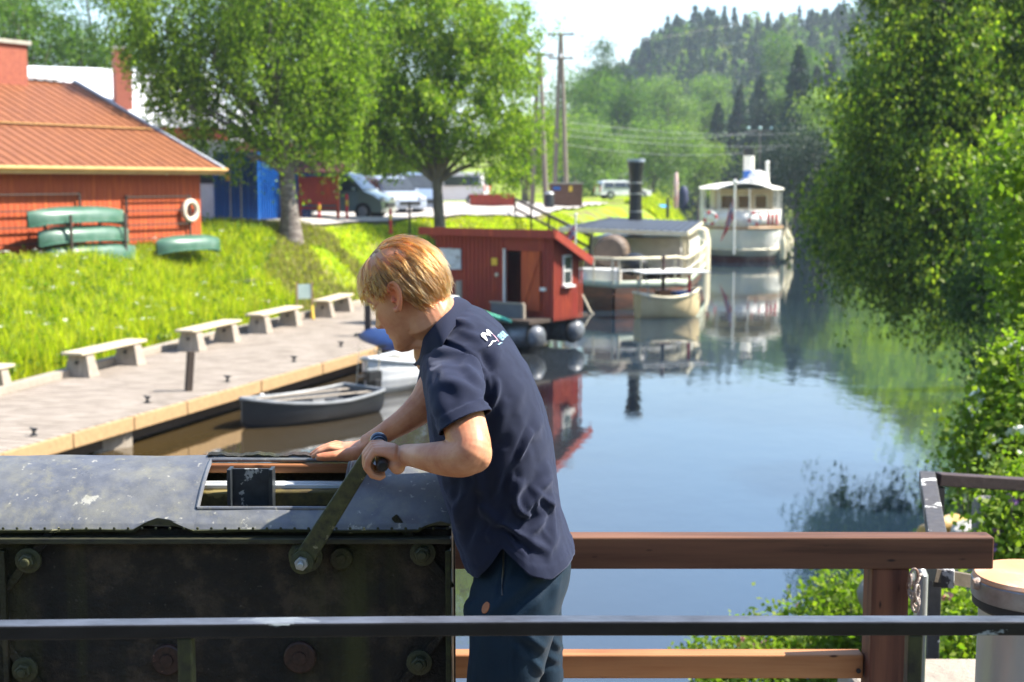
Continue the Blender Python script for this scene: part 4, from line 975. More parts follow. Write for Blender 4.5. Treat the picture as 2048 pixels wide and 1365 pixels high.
# side window, framed notice, yellow plate
yw = HD * .50; zw = P(1135, 540, 38.6).z
mb = MB(); mb.box((HL + .04, yw, zw), (.05, .40, .82)); wf = mb.build('window', M['white'], hut)
for s in (-.19, .19):
    mb = MB(); mb.box((HL + .07, yw, zw + s), (.02, .30, .32)); mb.build('pane', M['glass'], wf)
mb = MB(); mb.box((HL + .09, yw, zw - .43), (.14, .5, .06)); mb.build('sill', M['white'], wf)
xp = onwall(902)
t = NT('river_picture'); v = t.coord((1, 1, 2.2)); t.link(t.ramp(t.noise(v, 3.2, 4), [(.35, (.18, .17, .15)), (.45, (.45, .52, .58)), (.6, (.58, .66, .72)), (.7, (.40, .46, .48))]), t.b.inputs['Base Color']); t.b.inputs['Roughness'].default_value = .3
mb = MB(); mb.box((xp, -.05, P(902, 518, 40).z), (.78, .03, .58)); mb.build('poster', t.m, hut)
mb = MB(); mb.box((onwall(991), -.05, P(991, 524, 39).z), (.19, .03, .2)); mb.build('notice', M['yellow'], hut)
mb = MB(); mb.ball((onwall(996), -.06, P(996, 550, 39).z), .06, n=10); mb.build('lock', M['cream'], hut, smooth=True)
# platform, dark skirt, step
mb = MB(); mb.box((HL / 2 - .1, .42, .82), (HL + .1, 2.9, .10)); mb.build('deck', M['darkwood'], hut)
mb = MB(); mb.box((onwall(1038), -.55, 1.02), (1.05, .06, .46)); mb.build('step_panel', mat('slate_panel', (.09, .10, .12), (.12, .13, .15), 3, .5), hut)
mb = MB(); mb.box((onwall(1038), -.57, 1.27), (1.1, .1, .05)); mb.box((onwall(1038) + .55, -.57, 1.02), (.07, .09, .46)); mb.build('step_trim', M['greywood'], hut)
for y, nm in ((-.62, 0), (1.3, 1)):
    mb = MB(); pr = [(.05, 0), (.20, .05), (.28, .14), (.32, .28), (.32, HL - .14), (.28, HL), (.18, HL + .08), (.05, HL + .10)]
    mb.lathe((0, y, .42), pr, 20, (1, 0, 0)); fl = mb.build('float', mat('float_grey', (.26, .28, .32), (.10, .11, .13), 2.2, .4, c3=(.03, .03, .035)), hut, smooth=True)
    for x in (HL * .25, HL * .5, HL * .72, HL - .2):
        mb = MB(); mb.lathe((x, y, .42), [(.33, -.05), (.345, -.04), (.345, .04), (.33, .05)], 20, (1, 0, 0)); mb.build('strap', M['rubber'], fl)
# grey post left, blue barrel and green hose tube on the platform edge
tg = Vector((XA(917, 38.6), 38.6, 0)); mb = MB(); mb.tube([(0, 0, .0), (0, 0, P(917, 562, 38.6).z)], .095, 12); tag(mb.build('mooring_post', M['greywood'], None, smooth=True, loc=tg), 'round grey mooring post in front of the red hut wall', 'post')
bb = empty('plastic_barrel', (XA(903, 37.5), 37.5, .85), 0, 'pale blue plastic barrel at the left end of the hut, behind the collar', 'barrel')
mb = MB(); mb.lathe((0, 0, 0), [(.22, 0), (.27, .06), (.28, .3), (.27, .55), (.2, .62)], 18); mb.build('body', mat('barrel_blue', (.16, .36, .6), (.2, .42, .65), 3, .35), bb, smooth=True)
mb = MB(); mb.lathe((0, 0, .61), [(.19, 0), (.19, .04), (.05, .06)], 14); mb.build('lid', M['white'], bb, smooth=True)
mb = MB(); a, b = P(925, 612, 37.4), P(1022, 644, 36.8); mb.tube([a, a.lerp(b, .8)], .05, 10); mb.tube([a.lerp(b, .8), b], [.055, .04], 10, mi=1)
tag(mb.build('boat_hook', [mat('pale_green_tube', (.13, .52, .33), (.16, .58, .38), 3, .4), mat('teal_tube', (.01, .16, .15), (.02, .2, .18), 3, .4)], None, smooth=True), 'pale green pole lying sloped in front of the red hut', 'pole')
# dark work skiff under it
def hull_mb(L, Wd, H, bow=1.0, stern=.8, n=22, m=14, sheer=.35, th=.035, keel=.35, flare=.8):
    """open boat, x from stern (-L/2) to bow (+L/2). returns outer, inner MB and gunwale points"""
    O, I, GL, GR = [], [], [], []
    for i in range(n):
        t = i / (n - 1); x = -L / 2 + L * t
        w = Wd / 2 * (stern + (1 - stern) * min(1, t / .35) ** .8) if t < .35 else Wd / 2 * max(.015, 1 - ((t - .35) / .65) ** 2.3) ** .75
        zt_ = H * (1 + sheer * (abs(t - .4) / .6) ** 2); zk = keel * max(0, (t - .8) / .2) ** 2 * H
        o, q = [], []
        for j in range(m + 1):
            a = math.pi * j / m; cx = math.cos(a); k = abs(math.sin(a)); zz = zt_ - (zt_ - zk) * k ** flare
            ww = w * math.copysign(abs(cx) ** .72, cx) if abs(cx) > 1e-6 else 0
            o.append(Vector((x, ww, zz))); f = max(0, 1 - th / max(w, .04)); q.append(Vector((x, ww * f, max(zz + (th if k > .3 else 0), .0))))
        O.append(o); I.append(q); GL.append(o[0]); GR.append(o[-1])
    mo = MB(); mo.strip(O); mo.add(O[0], [tuple(range(m + 1))]); mi_ = MB(); mi_.strip([r[::-1] for r in I]); mi_.add([v + Vector((th, 0, 0)) for v in I[0]], [tuple(range(m, -1, -1))])
    return mo, mi_, GL, GR
def rowboat(name, label, at, rz, L, Wd, H, hm, im, gm, benches=3, cat='boat', draft=.12, gr=.035):
    o = empty(name, at, rz, label, cat); mo, mi_, GL, GR = hull_mb(L, Wd, H)
    D = Vector((0, 0, -draft)); mo.v = [(x, y, z - draft) for x, y, z in mo.v]; mi_.v = [(x, y, z - draft) for x, y, z in mi_.v]
    mo.build('hull', hm, o, smooth=True); mi_.build('lining', im, o, smooth=True)
    mb = MB(); mb.tube([p + D for p in GL] + [p + D for p in GR[::-1]] + [GL[0] + D], gr, 8, caps=False); mb.build('gunwale', gm, o, smooth=True)
    for k in range(benches):
        t = .14 + .30 * k; x = -L / 2 + L * t; w = (Wd * .80 if t < .7 else Wd * .55)
        mb = MB(); mb.box((x, 0, H * .66 - draft), (.26, w * .96, .035)); mb.build('thwart', im, o, bevel=.008)
    return o
GREYH = mat('grey_hull', (.012, .013, .016), (.022, .024, .026), 2, .35); GREYI = mat('grey_deck', (.10, .105, .11), (.06, .062, .065), 3, .6); GREYG = mat('grey_rubbing_rail', (.24, .25, .26), (.15, .16, .165), 4, .45)
p1, p2 = G(520, 858, 0), G(715, 826, 0)
gb = rowboat('rowing_boat', 'dark grey plastic rowing boat moored along the dock', (-3.95, 26.9, 0), math.atan2(-.74, -.68), 3.0, 1.5, .50, GREYH, GREYI, GREYG, 3)
mb = MB(); mb.box((-1.75, 0, .45), (.16, .3, .28)); mb.tube([(-1.78, 0, .4), (-1.82, 0, -.2)], .05, 8); mb.box((-1.72, 0, .66), (.34, .2, .2)); mb.tube([(-1.6, 0, .66), (-1.2, .12, .70)], .02, 6); om = mb.build('outboard_motor', M['black'], gb, bevel=.02)
for s_ in (-1, 1):
    mb = MB(); mb.tube([(-1.0, s_ * .30, .42), (1.0, s_ * .22, .47)], .02, 6); mb.bar((-1.35, s_ * .32, .41), (-1.0, s_ * .30, .42), .12, .02); mb.build('oar', M['greywood'], gb, smooth=True)
mb = MB(); mb.box((.2, .1, .30), (.4, .3, .22)); mb.build('fuel_can', M['black'], gb, bevel=.03)
mb = MB(); mb.lathe((.45, -.76, .26), [(.03, -.2), (.06, -.16), (.06, .16), (.03, .2)], 10, (0, 0, 1)); mb.build('fender', M['white'], gb, smooth=True)
WH = corr_mat('clinker_white', (.66, .67, .68), (.52, .54, .56), 1.6, 'Z', .45, .18)
wb_ = rowboat('rowing_boat', 'white clinker boat moored bow on beneath the chin of the man', (XA(812, 31.6), 31.6, 0), math.atan2(-1, -.42), 3.7, 1.55, .66, WH, mat('boat_inside_grey', (.40, .40, .38), (.3, .3, .29), 3, .6), mat('gunwale_pale', (.52, .55, .58), (.42, .45, .48), 3, .5), 2, draft=.1, gr=.05)
for x in (-.25, .25):
    mb = MB(); mb.tube([(1.72, x, 1.0), (1.85, x * 1.0, .35), (1.9, x, -.1)], .012, 6); mb.build('rope', M['rope'], wb_, smooth=True)
# blue covered boat behind it
o = rowboat('covered_boat', 'boat under a dark blue tarpaulin between dock corner and white boat', (XA(778, 34.0), 35.2, 0), math.atan2(-.9, .3), 3.6, 1.5, .6, mat('dark_hull', (.03, .03, .035), (.05, .05, .05), 3, .4), M['darkwood'], M['black'], 0)
mb = MB(); rings = []
for i in range(9):
    t = i / 8; x = -1.6 + 3.2 * t; w = .7 * (1 - abs(t - .4) ** 2.2 * 1.4); rings.append([Vector((x, w * math.cos(a), .5 + .32 * math.sin(a) * (1 - .3 * abs(t - .5)))) for a in [math.pi * j / 8 for j in range(9)]])
mb.strip(rings); mb.build('cover', mat('tarpaulin_blue', (.010, .03, .12), (.015, .05, .18), 3, .5), o, smooth=True)
mb = MB(); a, b = P(745, 700, 33.6), P(800, 716, 31.5); mb.tube([a, a.lerp(b, .5) - Vector((0, 0, .05)), b], .016, 6); tag(mb.build('mooring_rope', M['rope'], None, smooth=True), 'pale mooring rope from the dock corner to the white boat', 'rope')

# ================= old steam barge (cream, black funnel) =================
# axis from stern corner to bow; local x forward (away), y to the left
b0 = Vector((XA(1228, 50), 50, 0)); b1 = Vector((XA(1338, 72), 72, 0)); bd = b1 - b0; BL = bd.length; ba = math.atan2(bd.y, bd.x)
barge = empty('steam_barge', b0, ba, 'old cream steam barge with black funnel and grey canopy', 'steam boat')
def sect(L, Wd, zt_, n=26, m=12, sternw=.55, bowp=2.4, rake=.0, zk=-.4):
    O = []
    for i in range(n):
        t = i / (n - 1)
        if t < .16: w = Wd / 2 * math.sqrt(max(.0, 1 - ((.16 - t) / .16) ** 2)) * (1 - 0) ; w = max(w, .05)
        elif t < .55: w = Wd / 2
        else: w = Wd / 2 * max(.02, 1 - ((t - .55) / .45) ** bowp)
        z = zt_(t); o = []
        for j in range(m + 1):
            a = math.pi * j / m; cx, k = math.cos(a), math.sin(a)
            o.append(Vector((L * t, w * math.copysign(abs(cx) ** .5, cx), z - (z - zk) * k ** 1.1)))
        O.append(o)
    return O
BW = 4.7
hullz = lambda t: .80 + .55 * max(0, (t - .45)) ** 1.4 + .10 * (t < .1)
O = sect(BL, BW, hullz); mb = MB(); mb.strip(O); hb = mb.build('hull', mat('barge_hull', (.30, .11, .05), (.10, .05, .035), 1.4, .6, stretch=(.4, .4, 2), c3=(.20, .15, .10)), barge, smooth=True)
mb = MB(); dk = [[Vector((r[0].x, r[0].y * .98, r[0].z - .12)), Vector((r[0].x, r[-1].y * .98, r[0].z - .12))] for r in O]; mb.strip(dk); mb.build('deck', mat('barge_deck', (.33, .27, .2), (.26, .2, .15), 4, .8), barge)
# upper hull strake (pale green grey) and bulwark with openings
rim = lambda dz, s=1.0: [Vector((r[0].x, r[0].y * s, r[0].z + dz)) for r in O] + [Vector((r[-1].x, r[-1].y * s, r[-1].z + dz)) for r in O[::-1]]
def band(name, z0_, z1_, s, m, th=.05):
    a = rim(z0_, s); b = rim(z1_, s * 1.004); mb = MB(); mb.strip([a + [a[0]], b + [b[0]]]); o = mb.build(name, m, barge, smooth=True)
    sm = o.modifiers.new('thick', 'SOLIDIFY'); sm.thickness = th; return o
# mooring and deck gear
for (a_, b_) in (((1165, 590), (1200, 640)), ((1290, 600), (1325, 628))):
    p0_, p1_ = P(*a_, 49.5), P(*b_, 48.2); il = Matrix.Rotation(-ba, 3, 'Z'); mb = MB(); q0_, q1_ = il @ (p0_ - b0), il @ (p1_ - b0); mb.tube([q0_, q0_.lerp(q1_, .5) - Vector((0, 0, .18)), q1_], .03, 6); mb.build('mooring_line', M['rope'], barge, smooth=True)
for x_, y_, s_, m_ in ((2.2, -1.6, .30, 'greywood'), (4.6, -1.3, .38, 'black'), (5.4, 1.4, .5, 'cream'), (2.6, 1.7, .34, 'rope')):
    mb = MB(); mb.box((x_, y_, .72 + s_ / 2), (s_ * 1.5, s_, s_)); mb.build('deck_crate', M[m_], barge, bevel=.03)
mb = MB(); mb.tube([(.6, 1.2, .8), (1.9, 1.9, 2.5)], .035, 8); mb.build('boom', M['black'], barge, smooth=True)
band('strake', -.10, .14, 1.012, mat('strake_green', (.40, .47, .38), (.50, .54, .42), 2.5, .5))
mb = MB(); pts = rim(.92, 1.0); mb.tube(pts + [pts[0]], .055, 8, caps=False); mb.build('top_rail', M['cream'], barge, smooth=True)
mb = MB(); pts = rim(.50, 1.0); mb.tube(pts + [pts[0]], .03, 6, caps=False); mb.build('mid_rail', M['white'], barge, smooth=True)
pts = rim(.0, 1.0)
tot = pts + [pts[0]]; acc = 0; nxt = 0; cnt = 0
for a, b in zip(tot[:-1], tot[1:]):
    l = (b - a).length
    while nxt <= acc + l and l > 0:
        q = a.lerp(b, (nxt - acc) / l); mb = MB(); mb.box((q.x, q.y, q.z + .46), (.06, .06, .92)); mb.build('stanchion', M['cream'], barge); nxt += .85; cnt += 1
    acc += l
# netting/board panels low in the rail on the far half
a = [p for p in rim(.16, 1.0)]; b = [p for p in rim(.88, 1.0)]
k0, k1 = 16, 38 
n_ = len(O)
sel = list(range(n_ + 1, n_ + 15))
mb = MB(); mb.strip([[a[i] for i in sel], [b[i] for i in sel]]); o = mb.build('bulwark', mat('bulwark_cream', (.66, .66, .54), (.55, .60, .50), 2, .6), barge); o.modifiers.new('t', 'SOLIDIFY').thickness = .04
# machinery, deckhouse, cargo under the canopy
mb = MB(); mb.box((3.0, .4, 1.35), (1.8, 2.0, .9)); mb.lathe((1.8, .4, 1.95), [(.5, 0), (.62, .1), (.62, 1.6), (.5, 1.7)], 18, (1, 0, 0)); mb.build('boiler', mat('boiler_brown', (.16, .11, .075), (.10, .07, .05), 4, .6), barge, bevel=.03)
mb = MB(); mb.ball((1.2, -.6, 1.55), .55, n=14, sc=(1, 1, .8)); mb.build('winch_drum', M['black'], barge, smooth=True)
mb = MB(); mb.box((1.3, .9, 1.15), (1.2, 1.9, .5)); mb.build('locker', M['white'], barge, bevel=.03)
zc = P(1250, 462, 55.5).z
mb = MB()
x0, x1 = 3.2, 11.4
mb.prism([(x0, -2.3, zc - .02), (x1, -2.3, zc + .15), (x1, 1.6, zc + .30), (x0, 2.5, zc + .12)], (0, 0, .07))
for i in range(16):
    y = -2.2 + i * .29; mb.bar((x0 + .05, y, zc + .08 + .14 * (y + 2.3) / 4.8), (x1 - .05, min(y, 1.5), zc + .25 + .14 * (y + 2.3) / 4.8), .03, .03)
cn = mb.build('canopy', mat('canopy_grey', (.04, .05, .07), (.06, .07, .09), 2, .6, spec=.2), barge)
mb = MB(); mb.bar((x0 - .02, -2.34, zc - .03), (x1, -2.34, zc + .14), .06, .14); mb.bar((x0 - .03, -2.3, zc - .03), (x0 - .03, 2.5, zc + .11), .06, .16); mb.build('edge_board', M['cream'], cn)
for x, y in ((4, -2.1), (4, 2.2), (5.2, -2.1), (6.4, -2.1), (7.6, -2.1), (8.8, -2.1), (10, -2.1), (11.5, -2.1), (11.5, 1.4), (8, 1.9)):
    mb = MB(); mb.box((x, y, (zc + .8) / 2 + .02), (.09, .09, zc - .8)); mb.build('post', M['cream'], barge)
mb = MB(); mb.bar((4.0, -2.1, zc - .1), (5.0, -2.15, .95), .08, .08); mb.build('brace', M['cream'], barge)
mb = MB()
for i in range(14): mb.box((6.6 + i * .42, -2.16, 1.45), (.34, .05, 1.5))
mb.box((9.3, 0, 1.6), (5.2, 3.6, 1.4)); mb.build('deckhouse', M['white'], barge)
fx = 9.5
mb = MB(); fz = P(1270, 437, 60).z; ft = P(1270, 320, 60).z
fy = 0
mb.lathe((0, 0, 0), [(.29, fz - 1.2), (.29, fz), (.27, fz + .5), (.27, ft - .75), (.30, ft - .55), (.36, ft - .12), (.36, ft), (.30, ft + .02), (.30, ft - .2)], 22)
wpos = Vector((XA(1270, 60), 60, 0)); loc = Matrix.Rotation(-ba, 3, 'Z') @ (wpos - b0)
fu = mb.build('funnel', M['black'], barge, smooth=True); fu.location = loc
for z in (ft - 1.0, ft - 1.45, fz + .25):
    mb = MB(); mb.lathe((0, 0, z), [(.275, 0), (.29, .01), (.29, .05), (.275, .06)], 22); mb.build('band', M['steel'], fu, smooth=True)
mb = MB(); mb.lathe((0, 0, ft), [(.365, -.10), (.38, -.09), (.38, .02), (.365, .03)], 22); mb.build('rim', mat('funnel_rim', (.25, .30, .36), (.3, .34, .4), 3, .4), fu, smooth=True)
mb = MB(); q = Matrix.Rotation(-ba, 3, 'Z') @ (Vector((XA(1150, 49), 49, 0)) - b0)
fp = empty('flagpole', (XA(1151, 49.5), 49.5, .9), 0, 'white flagpole with drooping red flag beside the hut roof', 'flagpole')
mb = MB(); mb.tube([(0, 0, 0), (0, 0, P(1151, 432, 49.5).z - .9)], .025, 8); mb.ball((0, 0, P(1151, 430, 49.5).z - .9), .06, n=8); mb.build('pole', M['white'], fp, smooth=True)
def drape(name, zt_, h, w, mats, par, seed=1, slope=0.):
    """hanging folded flag cloth: columns fold back and forth; Nordic cross by position on the cloth"""
    nu, nv = 44, 30; V = []; F = []; mi = []
    for j in range(nv + 1):
        v = j / nv
        for i in range(nu + 1):
            u = i / nu; fold = math.sin(u * 17 + v * 1.2) * .055 * (.4 + u); x = -u * w * (.42 + .25 * v) ; z = -v * h - u * h * (.50 + .06 * math.sin(v * 5)) * (1 - .15 * v) - slope * u
            V.append((x + math.sin(u * 9 + v * 3) * .02, fold, zt_ + z))
    for j in range(nv):
        for i in range(nu):
            F.append((j * (nu + 1) + i, j * (nu + 1) + i + 1, (j + 1) * (nu + 1) + i + 1, (j + 1) * (nu + 1) + i)); u, v = (i + .5) / nu, (j + .5) / nv
            dx, dy = abs(u - .36), abs(v - .5); c = 0
            if dx < .09 or dy < .12: c = 1
            if dx < .045 or dy < .06: c = 2
            mi.append(c)
    return np_mesh(name, V, F, mats, par, True, np.array(mi, 'i'))
FM = [M['norred'], mat('flag_white', (.8, .8, .8), (.74, .74, .74), 4, .7), mat('flag_blue', (.012, .03, .16), (.015, .035, .2), 4, .7)]
drape('flag', P(1151, 448, 49.5).z - .9, .55, .7, FM, fp, slope=.05)

# ---- little cream boat moored alongside ----
sb = empty('steam_launch', (XA(1338, 47.6), 47.6, 0), math.atan2(.25, 1), 'small cream launch with white awning and thin dark funnel', 'boat')
mo, mi_, GL, GR = hull_mb(2.2, 1.35, .85, stern=.6, sheer=.3); D = Vector((0, 0, -.15))
for m_ in (mo, mi_): m_.v = [(x, y, z - .15) for x, y, z in m_.v]
mo.build('hull', mat('launch_cream', (.64, .52, .30), (.52, .40, .22), 1.6, .5), sb, smooth=True); mi_.build('lining', M['darkwood'], sb, smooth=True)
mb = MB(); mb.tube([p + D for p in GL] + [p + D for p in GR[::-1]] + [GL[0] + D], .055, 8, caps=False); mb.build('gunwale', M['cream'], sb, smooth=True)
mb = MB(); mb.box((-.2, 0, .75), (.45, .45, .35)); mb.build('engine_box', mat('mahogany', (.22, .08, .03), (.15, .05, .02), 4, .4), sb, bevel=.02)
mb = MB(); mb.box((.45, 0, .78), (.5, .8, .16)); mb.build('cushion', M['blue'], sb, bevel=.04)
mb = MB(); mb.tube([(-.2, 0, .8), (-.2, 0, 2.05)], .065, 10); mb.build('funnel', mat('funnel_dark', (.06, .03, .025), (.04, .02, .02), 4, .5), sb, smooth=True)
mb = MB(); mb.box((.05, 0, 1.53), (2.35, 1.3, .06)); mb.build('awning', M['white'], sb, bevel=.02)
for x in (-1.0, 1.0):
    for y in (-.5, .5):
        mb = MB(); mb.tube([(x * .85, y, .6), (x, y, 1.5)], .018, 6); mb.build('awning_post', M['steel'], sb, smooth=True)
mb = MB(); mb.box((.62, -.3, 1.12), (.10, .05, .62)); mb.build('pennant', M['norred'], sb)

# ================= white passenger steamer =================
s0 = Vector((XA(1488, 80), 80, 0)); sa = R(83.5)
st = empty('passenger_steamer', s0, sa, 'large white passenger steamer with blue banded funnel, seen from its stern', 'steamer')
SL, SW = 24., 4.6
def steam_sect(zk=-.5):
    O = []
    for i in range(30):
        t = i / 29
        w = SW / 2 * min(1, (math.sqrt(max(.0, 1 - ((.10 - t) / .10) ** 2)) if t < .10 else 1)) * (.80 + .2 * min(1, t / .12)); w = max(w, .25) if t < .02 else w
        if t > .6: w = SW / 2 * max(.02, 1 - ((t - .6) / .4) ** 2.2)
        z = 1.9 + 1.0 * max(0, t - .5) ** 1.6; o = []
        for j in range(13):
            a = math.pi * j / 12; cx, k = math.cos(a), math.sin(a); ov = .75 if t < .1 else 1.0
            zz = z - (z - zk) * k ** .95; o.append(Vector((SL * t + (.9 * (1 - t / .1) * (1 - max(0, (zz) / z)) if t < .1 else 0), w * math.copysign(abs(cx) ** .42, cx), zz)))
        O.append(o)
    return O
O = steam_sect()
t = NT('steamer_hull'); sp = t.new('SeparateXYZ'); t.link(t.coord(), sp.inputs[0])
mr = t.new('MapRange'); t.link(sp.outputs[2], mr.inputs[0]); mr.inputs[1].default_value = -.5; mr.inputs[2].default_value = 2.
col = t.ramp(mr.outputs[0], [(0, (.10, .02, .015)), (.30, (.03, .03, .035)), (.335, (.40, .42, .36)), (.44, (.78, .78, .76))]); t.n[-1].color_ramp.interpolation = 'CONSTANT' if t.n[-1].bl_idname == 'ShaderNodeValToRGB' else 'LINEAR'
t.link(t.mix(t.ramp(t.noise(t.coord((1, 1, .3)), 1.5, 5), [(.45, 0.), (.8, .35)]), col, (.55, .50, .44)), t.b.inputs['Base Color']); t.b.inputs['Roughness'].default_value = .4
mb = MB(); mb.strip(O); mb.add(O[0], [tuple(range(13))]); mb.build('hull', t.m, st, smooth=True)
mb = MB(); mb.strip([[Vector((r[0].x, r[0].y, 1.86 if r[0].x < 14 else r[0].z - .05)), Vector((r[0].x, r[-1].y, 1.86 if r[0].x < 14 else r[0].z - .05))] for r in O]); mb.build('deck', M['cream'], st)
def sring(z, s=1.0): return [Vector((r[0].x, r[0].y * s, z)) for r in O[:22]], [Vector((r[-1].x, r[-1].y * s, z)) for r in O[:22]]
l, r_ = sring(1.92, 1.01); mb = MB(); pts = l[::-1] + r_; mb.tube(pts, .07, 8); mb.build('rubbing_rail', mat('teak', (.42, .25, .12), (.33, .19, .09), 4, .5), st, smooth=True)
l, r_ = sring(.72, 1.01); mb = MB(); mb.tube(l[::-1] + r_, .06, 8); mb.build('lower_rail', M['cream'], st, smooth=True)
# bulwark canvas on deck
l, r_ = sring(1.98, .97); l2, r2 = sring(2.85, .97); mb = MB(); mb.strip([l[::-1] + r_, l2[::-1] + r2]); o = mb.build('bulwark', M['white'], st, smooth=True); o.modifiers.new('t', 'SOLIDIFY').thickness = .04
mb = MB(); l3, r3 = sring(2.9, .97); mb.tube(l3[::-1] + r3, .045, 8); mb.build('top_rail', M['white'], st, smooth=True)
pts = l3[::-1] + r3
for i in range(0, len(pts), 2):
    q = pts[i]; mb = MB(); mb.tube([(q.x, q.y, 1.9), (q.x, q.y, 4.15)], .03, 6); mb.build('stanchion', M['white'], st, smooth=True)
mb = MB(); mb.box((9.0, -.1, 3.0), (10., SW * .74, 2.2)); mb.build('saloon', mat('saloon_wood', (.55, .48, .40), (.46, .39, .31), 3, .5), st)
for i in range(3):
    mb = MB(); mb.box((3.96, -1.1 + i * .98, 3.35), (.05, .78, .85)); wf = mb.build('window', M['white'], st); mb = MB(); mb.box((3.92, -1.1 + i * .98, 3.35), (.04, .64, .72)); mb.build('pane', mat('amber_glass', (.16, .10, .05), (.10, .07, .05), 2, .12), wf)
for i in range(6):
    mb = MB(); mb.box((5 + i * 1.4, -SW * .37 - .11, 3.35), (1.0, .05, .85)); wf = mb.build('window', M['white'], st); mb = MB(); mb.box((5 + i * 1.4, -SW * .37 - .15, 3.35), (.85, .03, .70)); mb.build('pane', M['glass'], wf)
# awning roof: rounded aft end, curved cross-section
mb = MB(); rings = []
for i in range(16):
    t_ = i / 15; x = .6 + 15 * t_; w = SW / 2 * 1.02 * (math.sqrt(1 - (1 - min(1, t_ / .14)) ** 2) * .35 + .65 if t_ < .14 else 1)
    rings.append([Vector((x, y * w, 4.14 + .34 * (1 - y * y) + .03 * math.sin(t_ * 40))) for y in np.linspace(-1, 1, 13)] + [Vector((x, y * w, 4.08 + .34 * (1 - y * y))) for y in np.linspace(1, -1, 13)])
mb.loft(rings); mb.build('awning', mat('awning_canvas', (.82, .78, .70), (.74, .70, .62), 2, .7), st, smooth=True)
mb = MB(); mb.lathe((8.5, -.05, 0), [(.40, 4.0), (.40, 6.9)], 24); 
fz = P(1494, 297, 88).z
fun = MB(); fun.lathe((0, 0, 0), [(.33, 4.2), (.33, fz)], 26); fo = fun.build('funnel', mat('funnel_white', (.80, .76, .70), (.74, .70, .64), 2, .5), st, smooth=True)
wpos = Vector((XA(1494, 88), 88, 0)); loc = Matrix.Rotation(-sa, 3, 'Z') @ (wpos - s0); fo.location = loc
zb1, zb2 = P(1494, 357, 88).z, P(1494, 342, 88).z
mb = MB(); mb.lathe((0, 0, 0), [(.33, zb1), (.345, zb1 + .01), (.345, zb2), (.33, zb2 + .01)], 26); mb.build('band', mat('funnel_blue', (.02, .12, .45), (.03, .15, .5), 3, .4), fo, smooth=True)
mb = MB(); mb.lathe((0, 0, 0), [(.33, fz - .45), (.35, fz - .44), (.36, fz), (.28, fz + .01), (.28, fz - .2)], 26); mb.build('top', M['black'], fo, smooth=True)
mb = MB(); mb.lathe((0, 0, 4.2), [(.85, 0), (.85, .1), (.6, .35), (.45, .5)], 20); mb.build('funnel_casing', M['white'], fo, smooth=True)
loc2 = Matrix.Rotation(-sa, 3, 'Z') @ (Vector((XA(1512, 86), 86, 0)) - s0)
mb = MB(); mb.ball((0, 0, 4.75), .62, n=18, sc=(.7, .95, .75)); q = mb.build('air_scoop', M['white'], st, smooth=True); q.location = loc2
mb = MB(); mb.lathe((0, 0, 4.3), [(.22, 0), (.14, .3), (.10, 1.3), (.14, 1.4), (.05, 1.5)], 12); q = mb.build('mast', M['white'], st, smooth=True); q.location = Matrix.Rotation(-sa, 3, 'Z') @ (Vector((XA(1531, 87), 87, 0)) - s0)
# stern flagstaff and flag (own thing resting on the steamer)
fz0 = 1.9; fl = empty('ensign_staff', (XA(1467, 79.4), 79.4, fz0), 0, 'white flagstaff with drooping red, white and blue ensign at the stern of the steamer', 'flagstaff')
mb = MB(); tz = P(1467, 364, 79.4).z - fz0; mb.tube([(0, 0, -1.4), (0, 0, tz)], .055, 8); mb.ball((0, 0, tz), .13, n=10); mb.build('staff', M['white'], fl, smooth=True)
drape('flag', P(1467, 386, 79.4).z - fz0, 1.35, 1.1, FM, fl, slope=.9)
# life rings, fenders, red gear on the rails
def lring(label, px, py, Y, r=.33):
    mb = MB(); n = 20; c = P(px, py, Y)
    for k in range(n):
        a0, a1 = 2 * math.pi * k / n, 2 * math.pi * (k + 1) / n
        mb.tube([(r * math.cos(a0), 0, r * math.sin(a0)), (r * math.cos(a1), 0, r * math.sin(a1))], .075, 8, caps=False, mi=1 if k % 5 < 2 else 0)
    tag(mb.build('life_ring', [M['white'], M['norred']], None, smooth=True, loc=c), label, 'life ring', 'red and white life rings on the steamer')
lring('red and white life ring at the left rail of the steamer', 1421, 437, 79.6)
lring('red and white life ring in the middle of the steamer rail', 1510, 438, 79.3)
for k, px in enumerate((1537, 1545, 1553)):
    c = P(px, 437, 79.2); mb = MB(); mb.lathe((0, 0, 0), [(.04, -.38), (.08, -.34), (.09, .2), (.03, .3)], 10); tag(mb.build('life_jacket', M['norred'], None, smooth=True, loc=c), ['leftmost', 'middle', 'rightmost'][k] + ' of three red life jackets hung at the right rail of the steamer', 'life jacket')
for k, (px, py, Y) in enumerate([(1566, 495, 80.6), (1573, 480, 82.5), (1580, 492, 85)]):
    c = P(px, py, Y); mb = MB(); mb.lathe((0, 0, 0), [(.05, -.75), (.17, -.65), (.19, -.1), (.19, .35), (.1, .55), (.03, .7), (.02, 1.2)], 14); tag(mb.build('fender', M['cream'], None, smooth=True, loc=c), ['fender nearest the stern corner on the steamer side', 'middle fender hanging on the steamer side', 'fender farthest along the steamer side'][k], 'fender')
